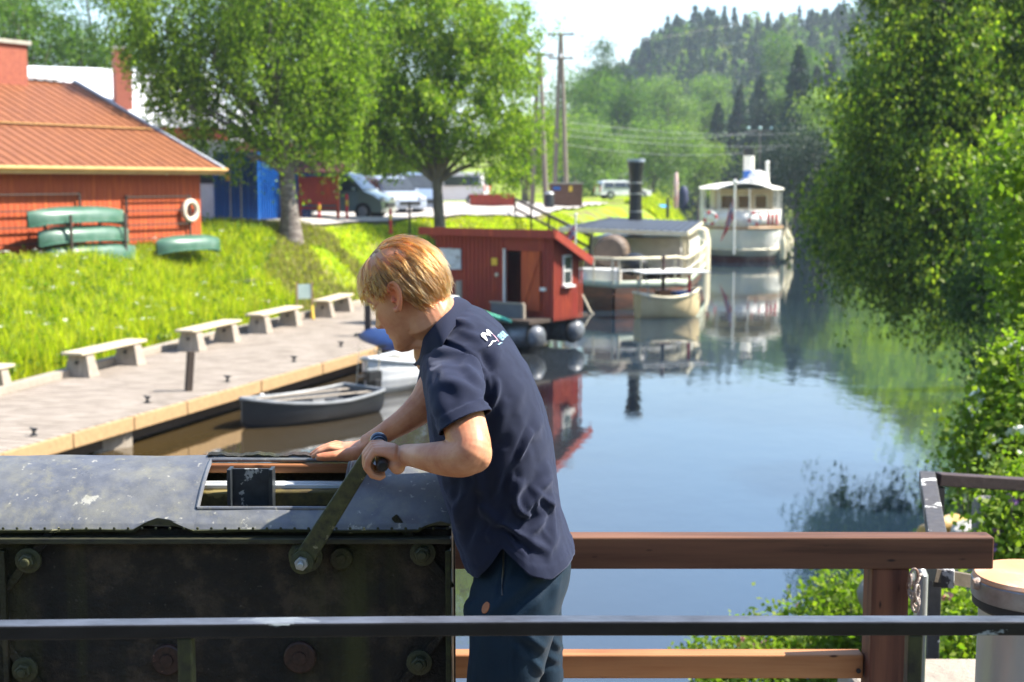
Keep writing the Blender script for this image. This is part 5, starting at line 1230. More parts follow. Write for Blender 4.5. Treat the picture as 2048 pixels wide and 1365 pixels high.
# name letters on the stern, too faint to read: raised strokes
# ---- craft and gear beyond the barge ----
oc = empty('canopy_boat', (XA(1306, 118), 118, 0), R(100), 'small motor boat with bright blue canopy beyond the barge funnel', 'boat')
mo, mi_, GL, GR = hull_mb(5.5, 2.2, 1.1); mo.build('hull', M['white'], oc, smooth=True); mi_.build('lining', M['white'], oc, smooth=True)
mb = MB(); mb.box((-.3, 0, 2.55), (2.6, 2.0, .22), taper=(.85, .85)); mb.build('canopy', mat('canopy_blue', (.02, .28, .62), (.03, .33, .68), 3, .5), oc, bevel=.06)
for x in (-1.4, .8):
    for y in (-.85, .85):
        mb = MB(); mb.tube([(x, y, .9), (x, y, 2.5)], .05, 6); mb.build('post', M['blue'], oc)
mb = MB(); mb.box((0, 0, 1.4), (1.0, 1.5, .7)); mb.build('seat', M['blue'], oc, bevel=.05)
# quay behind the barge
mb = MB(); q = [(XA(1290, 76), 76), (XA(1395, 84), 84), (XA(1390, 122), 122), (XA(1270, 112), 112)]
mb.prism([(x, y, -.6) for x, y in q], (0, 0, 1.45)); tag(mb.build('jetty', mat('jetty_pale', (.60, .50, .42), (.50, .42, .36), 2, .85), None), 'pale jetty behind the barge canopy', 'jetty')
def figpost(name, label, cat, px, py0, py1, Y, r, m): 
    z1 = P(px, py0, Y).z; z0_ = P(px, py1, Y).z; mb = MB(); mb.lathe((0, 0, 0), [(r * .5, 0), (r, .1), (r, (z1 - z0_) * .7), (r * .7, z1 - z0_ - .1), (r * .3, z1 - z0_)], 14)
    return tag(mb.build(name, m, None, smooth=True, loc=(XA(px, Y), Y, z0_)), label, cat)
figpost('furled_parasol', 'tall dark navy furled parasol on the jetty', 'parasol', 1365, 372, 420, 92, .32, M['flagnavy'] if 'flagnavy' in M else mat('navy_canvas', (.02, .03, .07), (.03, .04, .1), 3, .7))
figpost('jetty_post', 'thin black post on the jetty left of the red striped flag', 'post', 1334, 395, 437, 84, .09, M['black'])
figpost('jetty_flag', 'pale red and white furled flag on the jetty', 'flag', 1350, 345, 418, 88, .14, mat('faded_flag', (.6, .25, .22), (.72, .62, .6), 2.2, .8))
figpost('mooring_dolphin', 'pale timber dolphin between barge bow and steamer', 'dolphin', 1404, 455, 545, 74, .42, M['cream'])
df = rowboat('dinghy', 'small pale dinghy afloat beyond the parasol', (XA(1386, 125), 125, 0), R(175), 3.0, 1.3, .6, mat('dinghy_tan', (.55, .38, .25), (.45, .3, .2), 3, .5), M['darkwood'], M['white'], 1)
mb = MB(); n = 24000
# white cars / boats parked on shore behind
car('parked_car', 'white car half hidden by the round willow beyond the jetty', (XA(1245, 116), 116, float(land_h(XA(1245, 116), 116)) + .1), R(15), 4.4, 1.8, 1.5, 1.2, PW, cat='car')
# ================= foreground: platform, rails, winch housing =================
FLZ = 2.80
M['lockstone'] = mat('lock_stone', (.13, .12, .105), (.09, .08, .07), 4, .9, .5, 18)
mb = MB(); mb.box((0, 1.2, FLZ - .15), (9, 5.2, .30)); tag(mb.build('lock_platform', M['lockstone'], None, bevel=.02), 'stone platform of the lock under the man', 'platform')
bpy.data.objects['lock_platform']['kind'] = 'structure'
def worn(name, base, chip, thr=.63, scale=7, rough=.35, edge=(.30, .28, .2), bump=.25, coat=.2, stretch=(1, 1, 1), c2=None, lit_top=None):
    """old gloss paint: dark coat with chips and rubbed patches"""
    t = NT(name); v = t.coord(stretch); n1 = t.noise(v, scale, 8, .62); n2 = t.noise(v, scale * 4.5, 6, .6)
    a = t.ramp(n2, [(.3, base), (.75, c2 or tuple(x * 1.6 + .004 for x in base))])
    ch_ = t.ramp(n1, [(thr, 0.), (thr + .015, 1.)]); c = t.mix(ch_, a, chip)
    if lit_top:                     # sunlit, dusty tops painted in: faces that look up turn paler
        ge = t.new('NewGeometry'); sx = t.new('SeparateXYZ'); t.link(ge.outputs['Normal'], sx.inputs[0]); mu = t.new('Math', operation='MULTIPLY'); t.link(t.ramp(sx.outputs[2], [(.5, 0.), (.85, 1.)]), mu.inputs[0]); t.link(t.ramp(t.noise(v, 11, 7, .7), [(.38, .35), (.62, 1.)]), mu.inputs[1]); c = t.mix(mu.outputs[0], c, lit_top)
    t.link(c, t.b.inputs['Base Color']); r = t.ramp(n1, [(.35, rough), (thr, rough + .25)]); t.link(r, t.b.inputs['Roughness'])
    t.b.inputs['Coat Weight'].default_value = coat * .5; t.b.inputs['Coat Roughness'].default_value = .3; t.b.inputs['Specular IOR Level'].default_value = .22
    t.link(t.bump(n2, bump, .006, t.bump(n1, bump, .01)), t.b.inputs['Normal']); return t.m
M['railpaint'] = worn('rail_black_paint', (.010, .009, .009), (.30, .33, .33), .615, 7, .3, stretch=(.45, 1, 1), lit_top=(.085, .095, .12))
# front steel handrail
def sq_rail(par, p0, p1, w, h, name='top_rail', m=None):
    mb = MB(); mb.bar(p0, p1, w, h); return mb.build(name, m or M['railpaint'], par, bevel=.004)
fr = empty('steel_railing', (0, 2.1, FLZ), 0, 'black painted steel handrail crossing the whole foreground', 'railing')
def rel(o, p): return p - Vector(o.location)
pts = [P(-420, 1274, 2.02), P(0, 1266, 2.06), P(1000, 1252, 2.1), P(2048, 1249, 2.13), P(2500, 1249, 2.15)]
ztop = np.mean([p.z for p in pts[1:4]])
mb = MB(); w, h = .034, .0225; rings = []
fine = []
for i in range(41):
    t_ = i / 40; px = -420 + 2920 * t_; py = 1251.5 + 14 * max(0, 1 - (px + 420) / 1500) ** 1.3; fine.append(rel(fr, P(px, py, 2.03 + .12 * t_)))
for i, p in enumerate(fine): rings.append([p + Vector((0, -w / 2, h / 2 - .0)), p + Vector((0, w / 2, h / 2)), p + Vector((0, w / 2, -h / 2)), p + Vector((0, -w / 2, -h / 2))])
mb.loft(rings); mb.build('top_rail', M['railpaint'], fr, bevel=.003)
for px in (372, 1828):
    u_ = (px + 420) / 2920; c = rel(fr, P(px, 1251.5 + 14 * max(0, 1 - (px + 420) / 1500) ** 1.3, 2.03 + .12 * u_)); zt_ = c.z - h / 2 + .002; mb = MB(); mb.box((c.x, c.y, zt_ / 2 - .002), (.022, .026, zt_)); mb.build('post', worn('post_paint_%d' % px, (.02, .02, .017), (.3, .32, .3), .74, 8, .35, c2=(.07, .075, .03)), fr, bevel=.003)
for dz in (.40,):
    mb = MB(); rings = [[p + Vector((0, -.015, -.62 + dz * 0)), p + Vector((0, .015, -.62)), p + Vector((0, .015, -.65)), p + Vector((0, -.015, -.65))] for p in fine[::4]]; mb.loft(rings); mb.build('lower_rail', M['railpaint'], fr)

# brown timber railing behind the man
def wood(name, c1, c2, c3, axis=0, sc=1.):
    t = NT(name); st_ = [9, 9, 9]; st_[axis] = .55; v = t.coord(tuple(st_))
    f = t.noise(v, 2.2 * sc, 8, .62); w = t.new('TexWave'); w.wave_type = 'BANDS'; w.bands_direction = 'Z' if axis != 2 else 'X'; w.inputs['Scale'].default_value = 3.2 / sc; w.inputs['Distortion'].default_value = 6; w.inputs['Detail'].default_value = 3
    s2 = [1, 1, 1]; s2[axis] = .16; t.link(t.coord(tuple(s2)), w.inputs[0])
    c = t.mix(.45, t.ramp(f, [(.38, c1), (.5, c2), (.60, tuple(x * .6 for x in c3))]), t.ramp(w.outputs['Fac'], [(.1, c3), (.6, c2), (1, c1)]))
    vo = t.new('TexVoronoi'); s3 = [5, 5, 5]; s3[axis] = 1.7; t.link(t.coord(tuple(s3)), vo.inputs['Vector']); kn = t.ramp(vo.outputs['Distance'], [(.05, 1.), (.12, 0.)])
    t.link(t.mix(kn, c, tuple(x * .35 for x in c3)), t.b.inputs['Base Color']); t.b.inputs['Roughness'].default_value = .62; t.b.inputs['Specular IOR Level'].default_value = .3
    t.link(t.bump(f, .45, .004), t.b.inputs['Normal']); return t.m
WB = wood('stained_timber', (.17, .078, .042), (.12, .052, .030), (.065, .027, .016)); WP = wood('stained_timber_post', (.19, .078, .042), (.13, .050, .030), (.08, .03, .02), 2); WO = wood('honey_timber', (.52, .25, .10), (.40, .17, .065), (.26, .10, .04))
wr = empty('timber_railing', (0, 3.5, FLZ), 0, 'brown stained timber railing with one post behind the man', 'railing')
YR = 3.42
a = rel(wr, P(1988, 1106, YR)); b = rel(wr, P(700, 1104, YR)); zt_ = (a.z + b.z) / 2; hb_ = 2 * (P(1500, 1068 + 9, YR).z - wr.location.z - zt_)
def sawn(par, name, m, c, size, bev=.004):
    mb = MB(); n = 40 if size[0] > .5 else 1; mb.box(c, size); return mb.build(name, m, par, bevel=bev)
sawn(wr, 'top_beam', WB, ((a.x + b.x) / 2 - .6, YR + .03 - 3.5, zt_ - .003), (a.x - b.x + 1.2, .06, .080))
pc_ = rel(wr, P(1772, 1300, YR + .03)); sawn(wr, 'post', WP, (pc_.x, YR + .05 - 3.5, (zt_ - .042) / 2 - .001), (.092, .088, zt_ - .042))
mb = MB(); 
lz = rel(wr, P(1500, 1348, YR)).z; lx1 = rel(wr, P(1738, 1300, YR)).x
sawn(wr, 'lower_beam', WO, ((lx1 + b.x) / 2 - .6, YR + .075 - 3.5, lz), (lx1 - b.x + 1.2, .05, .062))
mb = MB(); q = rel(wr, P(1716, 1341, YR + .05)); mb.lathe((q.x, YR + .047 - 3.5, q.z), [(.006, 0), (.006, .004)], 10, (0, -1, 0)); mb.build('nail', M['rubber'], wr)
for px_ in (300,):
    q = rel(wr, P(px_, 1300, YR)); sawn(wr, 'post', WP, (q.x, YR + .05 - 3.5, (zt_ - .042) / 2 - .001), (.092, .088, zt_ - .042))

# galvanised side rail at the right, with chain
sr = empty('side_railing', (1.5, 5, FLZ - .1), 0, 'grey flaking steel railing turning the corner at the right', 'railing')
SRM = worn('flaked_rail', (.05, .045, .045), (.45, .44, .42), .56, 7, .45, bump=.3)
c0 = P(1857, 958, 5.05); zr = c0.z; c1_ = G(1824, 1076, zr); c2_ = P(2300, 985, 5.25)
mb = MB(); mb.bar(rel(sr, c0) + Vector((0, .02, 0)), rel(sr, Vector((c1_.x - .04, c1_.y - .45, zr))), .055, .05); mb.build('top_rail', SRM, sr, bevel=.004)
mb = MB(); mb.bar(rel(sr, c0) + Vector((.03, 0, 0)), rel(sr, c2_), .05, .045); mb.build('return_rail', worn('rail_brown', (.045, .03, .03), (.3, .3, .3), .68, 7, .5), sr, bevel=.004)
mb = MB(); q = rel(sr, c0); mb.box((q.x + .035, q.y + .01, (q.z - .03) / 2 - .25), (.045, .045, q.z - .03 + .5)); mb.build('post', SRM, sr, bevel=.003)
mb = MB(); q = rel(sr, P(1843, 1150, 3.62)); mb.tube([(q.x, q.y, -.7), (q.x, q.y, q.z), (q.x - .005, q.y + .02, q.z + .015)], .017, 12); mb.build('pipe_post', M['steel'], sr, smooth=True)
mb = MB(); q0, q1 = rel(sr, P(1860, 1148, 3.75)), rel(sr, P(2000, 1172, 3.9)); mb.bar(q0, q1, .04, .035); mb.build('lower_rail', worn('rail_brown2', (.10, .08, .06), (.3, .3, .3), .68, 7, .6), sr)
# rusty chain hanging from the beam
M['rust'] = mat('rusty_iron', (.30, .17, .10), (.38, .33, .30), 12, .6, .4, 60, metal=.4, c3=(.20, .09, .05))
chn = empty('chain', P(1822, 1143, 3.40), 0, 'rusty chain bunched under the end of the timber beam', 'chain')
lk = [(1828, 1152), (1832, 1168), (1822, 1176), (1834, 1184), (1824, 1192), (1831, 1200), (1820, 1162), (1826, 1184), (1836, 1160), (1830, 1210)]
for k, (px, py) in enumerate(lk):
    c = P(px, py, 3.38 + .012 * (k % 3)) - chn.location; A = Matrix.Rotation(k * 1.3, 3, 'Z') @ Matrix.Rotation(.5 * math.sin(k * 2.1), 3, 'X'); pts = []
    for j in range(17):
        t_ = 2 * math.pi * j / 16; pts.append(c + A @ Vector((.0095 * math.cos(t_), 0, .017 * math.sin(t_))))
    mb = MB(); mb.tube(pts, .0035, 7, caps=False); mb.build('link', M['rust'], chn, smooth=True)
# drum with rusty top
dr_ = empty('steel_drum', (P(2070, 1160, 3.5).x, 3.5, FLZ), 0, 'round steel drum with rusty orange lid at the right edge', 'drum')
zl = P(2070, 1152, 3.5).z - FLZ
t = NT('rust_lid'); f = t.noise(t.coord(), 3.5, 8, .6); t.link(t.ramp(f, [(.35, (.52, .23, .10)), (.5, (.60, .30, .15)), (.62, (.50, .42, .36)), (.75, (.34, .16, .09))]), t.b.inputs['Base Color']); t.b.inputs['Roughness'].default_value = .55; t.link(t.bump(f, .2, .01), t.b.inputs['Normal'])
mb = MB(); mb.lathe((0, 0, zl), [(.144, -.035), (.150, -.03), (.152, -.004), (.146, .004), (.10, .007), (.02, .009)], 48); ld = mb.build('lid', t.m, dr_, smooth=True)
mb = MB(); mb.lathe((0, 0, zl), [(.151, -.055), (.1545, -.05), (.1545, -.010), (.151, -.006)], 48); mb.build('flange', mat('zinc_flange', (.36, .37, .38), (.22, .2, .19), 9, .4, .1, metal=.5), dr_, smooth=True)
mb = MB(); mb.lathe((0, 0, zl), [(.138, -.085), (.150, -.075), (.150, -.056)], 40); mb.build('gasket', M['rubber'], dr_, smooth=True)
mb = MB(); mb.lathe((0, 0, 0), [(.150, 0), (.150, .04), (.138, .06), (.134, zl - .08)], 40); mb.build('body', mat('drum_steel', (.44, .43, .40), (.36, .35, .32), 5, .38, .15, metal=.35, stretch=(1, 1, .3)), dr_, smooth=True)
mb = MB()
for i in range(5):
    a = -1.75 + i * .1; mb.bar((.137 * math.cos(a), .137 * math.sin(a), zl - .38), (.137 * math.cos(a), .137 * math.sin(a), zl - .11), .006, .004)
mb.build('grille', M['black'], dr_)
mb = MB(); mb.lathe((-.150, -.02, zl - .015), [(.014, -.01), (.017, 0), (.012, .014)], 12, (-1, 0, 0)); mb.build('bolt', M['rust'], dr_, smooth=True)
# pale stone coping at the right, old post, lichen stone
mb = MB(); q = P(1900, 1355, 4.5); mb.box((q.x + .25, 4.45, q.z - .25), (1.15, .5, .5)); tag(mb.build('coping_stone', mat('sandstone', (.34, .28, .22), (.24, .20, .16), 6, .9, .6, 25), None, bevel=.02), 'rough pale coping stone at the lower right edge', 'stone')
pp_ = P(1980, 998, 8.0); mb = MB(); mb.tube([(0, 0, -1.2), (0, 0, -.02), (0, 0, 0)], [.10, .098, .085], 18); tag(mb.build('timber_post', mat('old_grey_post', (.22, .20, .18), (.14, .13, .12), 5, .9, .4, stretch=(3, 3, .5)), None, smooth=True, loc=pp_), 'thick round grey timber post in front of the purple flowers', 'post')
def rock(label, c, r, m, seed=1, sc=(1, .8, .6)):
    bm = bmesh.new(); bmesh.ops.create_icosphere(bm, subdivisions=4, radius=1)
    for v in bm.verts: v.co *= 1 + .26 * float(noise3(np.array(v.co), 1.9, seed)) + .09 * float(noise3(np.array(v.co), 5, seed)); v.co = Vector((v.co.x * sc[0] * r, v.co.y * sc[1] * r, v.co.z * sc[2] * r))
    me = bpy.data.meshes.new('rock'); bm.to_mesh(me); bm.free(); o = link_mesh('rock', me, m); o.location = c; return tag(o, label, 'rock')
LM = mat('lichen_stone', (.42, .38, .33), (.50, .30, .08), 7, .9, .5, 20, c3=(.30, .27, .24))
rock('orange lichened boulder under the grey steel railing', P(1895, 1062, 8.8), .155, LM, 3, (1, .8, .6))
rock('small pale boulder beside the lichened one', P(1935, 1062, 8.6), .10, mat('pale_stone', (.5, .47, .42), (.38, .36, .33), 7, .9, .4), 5)
rock('dark bank boulder below the railing post', P(1905, 1190, 7.8), .42, mat('dark_stone', (.16, .15, .13), (.24, .22, .19), 5, .95, .5), 8, (1.2, 1, .7))
rock('grey rock under the gate beam behind the roses', P(1960, 1230, 7.6), .36, mat('mid_stone', (.26, .24, .22), (.18, .17, .15), 5, .95, .5), 11, (1, 1, .8))

# ---------------- winch housing ----------------
WY = 2.97; wh = empty('winch_housing', (P(450, 1100, WY).x, WY, FLZ), 0, 'long black steel winch housing with open hatch and hand crank', 'winch housing')
O3 = Vector(wh.location)
def W_(px, py, Y): return P(px, py, Y) - O3
def WX(px, Y=WY): return P(px, 1000, Y).x - O3.x
t = NT('housing_lid_paint'); v = t.coord(); n1 = t.noise(v, 5, 9, .68); n2 = t.noise(v, 26, 7, .65); n3 = t.noise(t.coord((1, 1, .22)), 13, 6, .6); n4 = t.noise(t.coord((1, 1, 1)), 2.1, 4)
c = t.ramp(n2, [(.3, (.078, .083, .098)), (.7, (.13, .136, .15))])
c = t.mix(t.ramp(n1, [(.45, 0.), (.75, .75)]), c, (.17, .165, .13)); c = t.mix(t.ramp(n3, [(.50, 0.), (.80, .7)]), c, (.24, .23, .17)); c = t.mix(t.ramp(t.noise(v, 9, 9, .7), [(.66, 0.), (.68, .9)]), c, (.36, .35, .30)); c = t.mix(t.ramp(t.noise(v, 60, 3, .5), [(.66, 0.), (.72, .7)]), c, (.4, .38, .32)); c = t.mix(t.ramp(t.noise(t.coord((1, 1, .3)), 24, 8, .75), [(.52, 0.), (.66, .6)]), c, (.21, .20, .14))
t.link(c, t.b.inputs['Base Color']); t.link(t.ramp(n1, [(.3, .26), (.6, .46)]), t.b.inputs['Roughness']); t.b.inputs['Coat Weight'].default_value = .35; t.b.inputs['Coat Roughness'].default_value = .22
t.link(t.bump(n2, .35, .004, t.bump(n4, .6, .012)), t.b.inputs['Normal']); LIDM = t.m
t = NT('housing_plate'); v = t.coord(); n1 = t.noise(v, 7, 9, .7); n2 = t.noise(v, 38, 8, .7); n3 = t.noise(t.coord((5, 5, .35)), 1.2, 6)
c = t.ramp(n1, [(.38, (.005, .005, .005)), (.5, (.016, .012, .009)), (.60, (.060, .042, .028))]); c = t.mix(t.ramp(n3, [(.54, 0.), (.72, .8)]), c, (.060, .062, .016)); c = t.mix(t.ramp(t.noise(v, 70, 5, .6), [(.67, 0.), (.72, .55)]), c, (.10, .085, .07))
c = t.mix(t.ramp(t.noise(v, 11, 8, .7), [(.70, 0.), (.71, .9)]), c, (.22, .22, .2))
t.link(c, t.b.inputs['Base Color']); t.link(t.ramp(n2, [(.3, .30), (.7, .58)]), t.b.inputs['Roughness']); t.b.inputs['Specular IOR Level'].default_value = .3; t.link(t.bump(n2, 1., .008, t.bump(t.noise(v, 13, 8, .75), 1., .016)), t.b.inputs['Normal']); PLM = t.m
zE = W_(450, 1046, WY).z; YB = .20; zBk = P(450, 911, WY + YB).z - O3.z       # front edge and back edge of the lid
zFl = W_(450, 1064, WY).z
def lid_pt(s): # s 0 front .. 1 back on the slope (gently crowned)
    return (YB * s, zE + (zBk - zE) * s + .016 * math.sin(math.pi * s))
def fprof(s0, s1, flange):
    pr = []
    if flange: pr += [(-.006, zFl), (-.010, zFl + .006), (-.008, zE - .012), (-.004, zE - .004)]
    for i in range(9): pr.append(lid_pt(s0 + (s1 - s0) * i / 8))
    return pr
def lid_piece(mb, x0, x1, s0, s1, flange=True, th=.007, n=14, wob=.002):
    pr = fprof(s0, s1, flange); out = []
    for i in range(n + 1):
        x = x0 + (x1 - x0) * i / n; f = []
        for k, (y, z) in enumerate(pr):
            dz = wob * .5 * math.sin(x * 17 + y * 9) + wob * .25 * math.sin(x * 41 + k)
            if flange and k < 4:                                     # dent torn in the flange
                d = max(0, 1 - abs(x - WX(322)) / .055); dz += d ** .6 * (.028 if k < 2 else .012)
                d = max(0, 1 - abs(x - WX(880)) / .045); dz += d ** .6 * (.018 if k < 2 else .008)
            f.append(Vector((x, y, z + dz)))
        b = [Vector((p.x, p.y + .002, p.z - th)) if not (flange and k < 4) else Vector((p.x, p.y + th, p.z)) for k, p in enumerate(f)]
        out.append(f + b[::-1])
    b0_ = len(mb.f); mb.loft(out)
    if flange:
        nr = len(out[0])
        for q in range(b0_, len(mb.f)):
            if any((v_ - 0) >= 0 and ((v_ - (mb.f[b0_][0])) % nr) in (0, 1) for v_ in mb.f[q][:1]): mb.mi[q] = 1
xo0, xo1 = WX(388), WX(683); so0, so1 = .16, .90; xr = WX(902)
mb = MB(); lid_piece(mb, -2.4, xo0, 0, 1, n=90); lid_piece(mb, xo1, xr, 0, 1, n=30); lid_piece(mb, xo0, xo1, 0, so0, n=30); lid_piece(mb, xo0, xo1, so1, 1, flange=False, n=20)
FLM = worn('flange_paint', (.022, .026, .022), (.30, .28, .16), .60, 16, .4, c2=(.075, .078, .035), stretch=(.6, 1, 1))
lid = mb.build('lid', [LIDM, FLM], wh, smooth=True)
lid.data.set_sharp_from_angle(angle=R(50))
# rolled edge round the hatch
mb = MB(); r4 = [(xo0, so0), (xo0, so1), (xo1, so1), (xo1, so0), (xo0, so0)]
pth = []
for (xa, sa_), (xb, sb_) in zip(r4[:-1], r4[1:]):
    for i in range(12):
        x = xa + (xb - xa) * i / 12; y, z = lid_pt(sa_ + (sb_ - sa_) * i / 12); pth.append(Vector((x, y, z - .001)))
mb.tube(pth + [pth[0]], .0048, 8, caps=False); mb.build('hatch_edge', LIDM, lid, smooth=True)
mb = MB(); rows = []
for i in range(41):                                                   # buckled sliver of sheet along the back of the hatch
    x = xo0 - .01 + (WX(640) + .02 - xo0) * i / 40; z = zBk + .006 + .002 * math.sin(i * .5) + .0012 * math.sin(i * 1.7); rows.append([Vector((x, YB - .012, z - .004)), Vector((x, YB + .004, z)), Vector((x, YB + .004, z - .003)), Vector((x, YB - .012, z - .007))])
mb.loft(rows); mb.build('torn_strip', PLM, lid, smooth=True)
# rivets along the flange
rv = MB()
for i in range(34):
    rv.ball((WX(-20) + i * .0295, -.0105, zFl + .010), .0032, n=8, sc=(1, .6, 1))
rv.build('rivet_row', FLM, lid, smooth=True)
# front plate, frame angles
mb = MB(); zt_ = zFl - .012; mb.box(((-2.4 + xr) / 2, .014, (zt_ + .018) / 2), (xr + 2.4, .012, zt_ + .016)); mb.build('front_plate', PLM, wh, bevel=.002)
mb = MB(); mb.box(((-2.4 + xr) / 2, -.004, zt_ - .004), (xr + 2.4, .034, .012)); mb.build('top_angle', worn('angle_paint', (.02, .02, .018), (.20, .17, .13), .68, 14, .4, c2=(.06, .06, .03), stretch=(.3, 1, 1)), wh, bevel=.002)
mb = MB(); mb.box((xr - .006, -.004, zt_ / 2 - .012), (.012, .03, zt_ - .024)); mb.build('edge_angle', worn('angle_paint2', (.012, .014, .010), (.28, .30, .12), .68, 10, .4, c2=(.05, .06, .02)), wh, bevel=.002)
mb = MB(); mb.box((xr - .010, .02 + YB / 2, zt_ / 2), (.012, YB, zt_ - .004)); mb.prism([(xr - .016, .02, zt_ - .01), (xr - .016, YB, zt_ - .01), (xr - .016, YB, zBk - .012), (xr - .016, .03, zE - .012)], (.010, 0, 0)); mb.build('end_plate', PLM, wh)
mb = MB(); mb.box(((-2.4 + xr) / 2, YB + .006, (zBk - .02) / 2 + .01), (xr + 2.4, .008, zBk - .04)); mb.build('back_plate', PLM, wh)
xl = WX(2); mb = MB(); mb.box((xl, -.002, zt_ / 2 - .012), (.012, .018, zt_ - .03)); mb.build('rib', PLM, wh, bevel=.002)
# corner bolts and their stays
BM = worn('bolt_paint', (.03, .032, .02), (.22, .21, .12), .68, 30, .35, c2=(.06, .062, .025))
for px, py, dx, dy in ((52, 1125, -1, 1), (845, 1110, -1, -1), (45, 1345, 1, 1), (838, 1330, -1, 1)):
    c = W_(px, py, WY - .02)
    mb = MB(); mb.lathe((c.x, -.0, c.z), [(.028, 0), (.028, .008), (.020, .010)], 20, (0, -1, 0)); mb.lathe((c.x, -.008, c.z), [(.0175, 0), (.0175, .014), (.014, .016)], 6, (0, -1, 0)); mb.lathe((c.x, -.02, c.z), [(.0095, 0), (.0095, .012), (.006, .013)], 14, (0, -1, 0)); mb.build('bolt', BM, wh, bevel=.001)
    mb = MB(); s = .085; d = Vector((dx * (1 if dy > 0 else 1), 0, dy)).normalized()
    d1 = Vector((.62, 0, .78)) if (px, py) in ((52, 1125), (838, 1330)) else Vector((-.62, 0, .78))
    for sg in (-1, 1): mb.bar(Vector((c.x, .0, c.z)) + d1 * sg * .02, Vector((c.x, .006, c.z)) + d1 * sg * .10, .020, .010, up=(0, 1, 0), w1=.014)
    mb.build('stay', PLM, wh, bevel=.002)
for px, py, r in ((683, 1117, .025), (335, 1320, .034), (600, 1315, .035)):
    c = W_(px, py, WY); mb = MB(); mb.lathe((c.x, .006, c.z), [(r, 0), (r, .010), (r * .9, .013), (r * .42, .013), (r * .40, .017), (r * .16, .018)], 30, (0, -1, 0)); mb.build('boss', PLM if py < 1200 else worn('boss_%d' % px, (.018, .012, .010), (.22, .11, .08), .66, 22, .45, c2=(.06, .03, .022)), wh, smooth=True)
# works inside the hatch
mb = MB(); cA, cB = W_(380, 935, WY + .175), W_(700, 937, WY + .175); mb.bar(cA - Vector((.3, 0, 0)), cB + Vector((.10, 0, 0)), .022, .020); mb.build('inner_beam', WO, wh, bevel=.004)
mb = MB(); cA, cB = W_(380, 998, WY + .13), W_(700, 990, WY + .13); mb.bar(cA - Vector((.3, 0, 0)), cB + Vector((.10, 0, 0)), .06, .035); mb.build('inner_beam', worn('mossy_beam', (.05, .035, .02), (.18, .14, .05), .58, 9, .5, c2=(.14, .11, .03)), wh, bevel=.004)
for py, hh in ((967, .009), (973, .010)):
    cA, cB = W_(380, py, WY + .145 - (py - 967) * .002), W_(690, py, WY + .145 - (py - 967) * .002); mb = MB(); mb.bar(cA - Vector((.1, 0, 0)), cB + Vector((.1, 0, 0)), .014, hh); mb.build('white_rod', mat('rod_white_%d' % py, (.62, .64, .64), (.5, .52, .53), 9, .35), wh, bevel=.002)
cA, cB = W_(455, 980, WY + .07), W_(546, 980, WY + .07); zl_, zh_ = W_(500, 1034, WY + .07).z, W_(500, 941, WY + .07).z; BKM = worn('bracket_paint', (.018, .022, .026), (.33, .33, .31), .62, 13, .32, coat=.4)
mb = MB(); mb.box(((cA.x + cB.x) / 2, .09, (zl_ + zh_) / 2), (cB.x - cA.x - .010, .006, zh_ - zl_)); 
for x in (cA.x + .004, cB.x - .004): mb.box((x, .085, (zl_ + zh_) / 2), (.008, .040, zh_ - zl_ + .004))
mb.build('bracket', BKM, wh, bevel=.001)
for px in (450, 548):
    c = W_(px, 1024, WY + .06); mb = MB(); mb.box((c.x, .065, c.z), (.04, .03, .010)); mb.build('bracket_foot', M['rust'], wh, bevel=.002)
# crank: arm from pivot to grip, grip points at the camera
CRM = worn('crank_paint', (.022, .024, .018), (.20, .19, .12), .62, 14, .42, c2=(.085, .09, .035), bump=.4)
ck = empty('crank', (0, 0, 0), 0); ck.parent = wh
pv = W_(606, 1122, WY - .045); pe = W_(753, 888, WY - .11)
mb = MB(); rings = []; dv = (pe - pv).normalized(); sdv = Vector((dv.z, 0, -dv.x)).normalized(); th = Vector((0, .009, 0))
for i in range(15):
    t_ = -.012 + 1.03 * i / 14; p = pv + (pe - pv) * t_; hw = .0215 - .0065 * max(0, t_); 
    if i == 0 or i == 14: hw *= .65
    rings.append([p + sdv * hw - th, p + sdv * hw + th, p - sdv * hw + th, p - sdv * hw - th])
mb.loft(rings); mb.build('arm', CRM, ck, bevel=.004)
mb = MB(); mb.lathe((pv.x, .0, pv.z), [(.036, 0), (.036, .010), (.026, .014), (.024, .03)], 26, (0, -1, 0)); mb.lathe((pv.x, pv.y - .008, pv.z), [(.0245, 0), (.0245, .008), (.019, .010)], 22, (0, -1, 0)); mb.build('hub', CRM, ck, smooth=True)
mb = MB(); mb.lathe((pv.x, pv.y - .017, pv.z), [(.0145, 0), (.0145, .012)], 6, (0, -1, 0)); mb.lathe((pv.x, pv.y - .028, pv.z), [(.0075, 0), (.0075, .012), (.005, .014)], 12, (0, -1, 0)); mb.build('nut', M['steel'], ck, bevel=.001)
g0 = W_(757, 882, WY - .09); g1 = W_(765, 934, 2.66); GRIP0, GRIP1 = g0 + O3, g1 + O3; gd = (g1 - g0).normalized()
mb = MB(); L_ = (g1 - g0).length; mb.lathe(g0, [(.010, -.01), (.0105, 0), (.0115, .02), (.0125, L_ * .5), (.0118, L_ - .02), (.0115, L_ - .006), (.008, L_), (.002, L_ + .001)], 20, gd); mb.build('grip', worn('grip_black', (.012, .012, .012), (.06, .06, .06), .7, 10, .3), ck, smooth=True)
mb = MB(); mb.lathe(g0 - gd * .004, [(.0165, 0), (.0185, .004), (.0185, .014), (.0165, .018)], 26, gd); mb.lathe(g0 + gd * .016, [(.0135, 0), (.015, .003), (.015, .008), (.0135, .010)], 24, gd); mb.build('collar', worn('collar_paint', (.03, .05, .09), (.2, .3, .4), .7, 10, .15, coat=.8), ck, smooth=True)
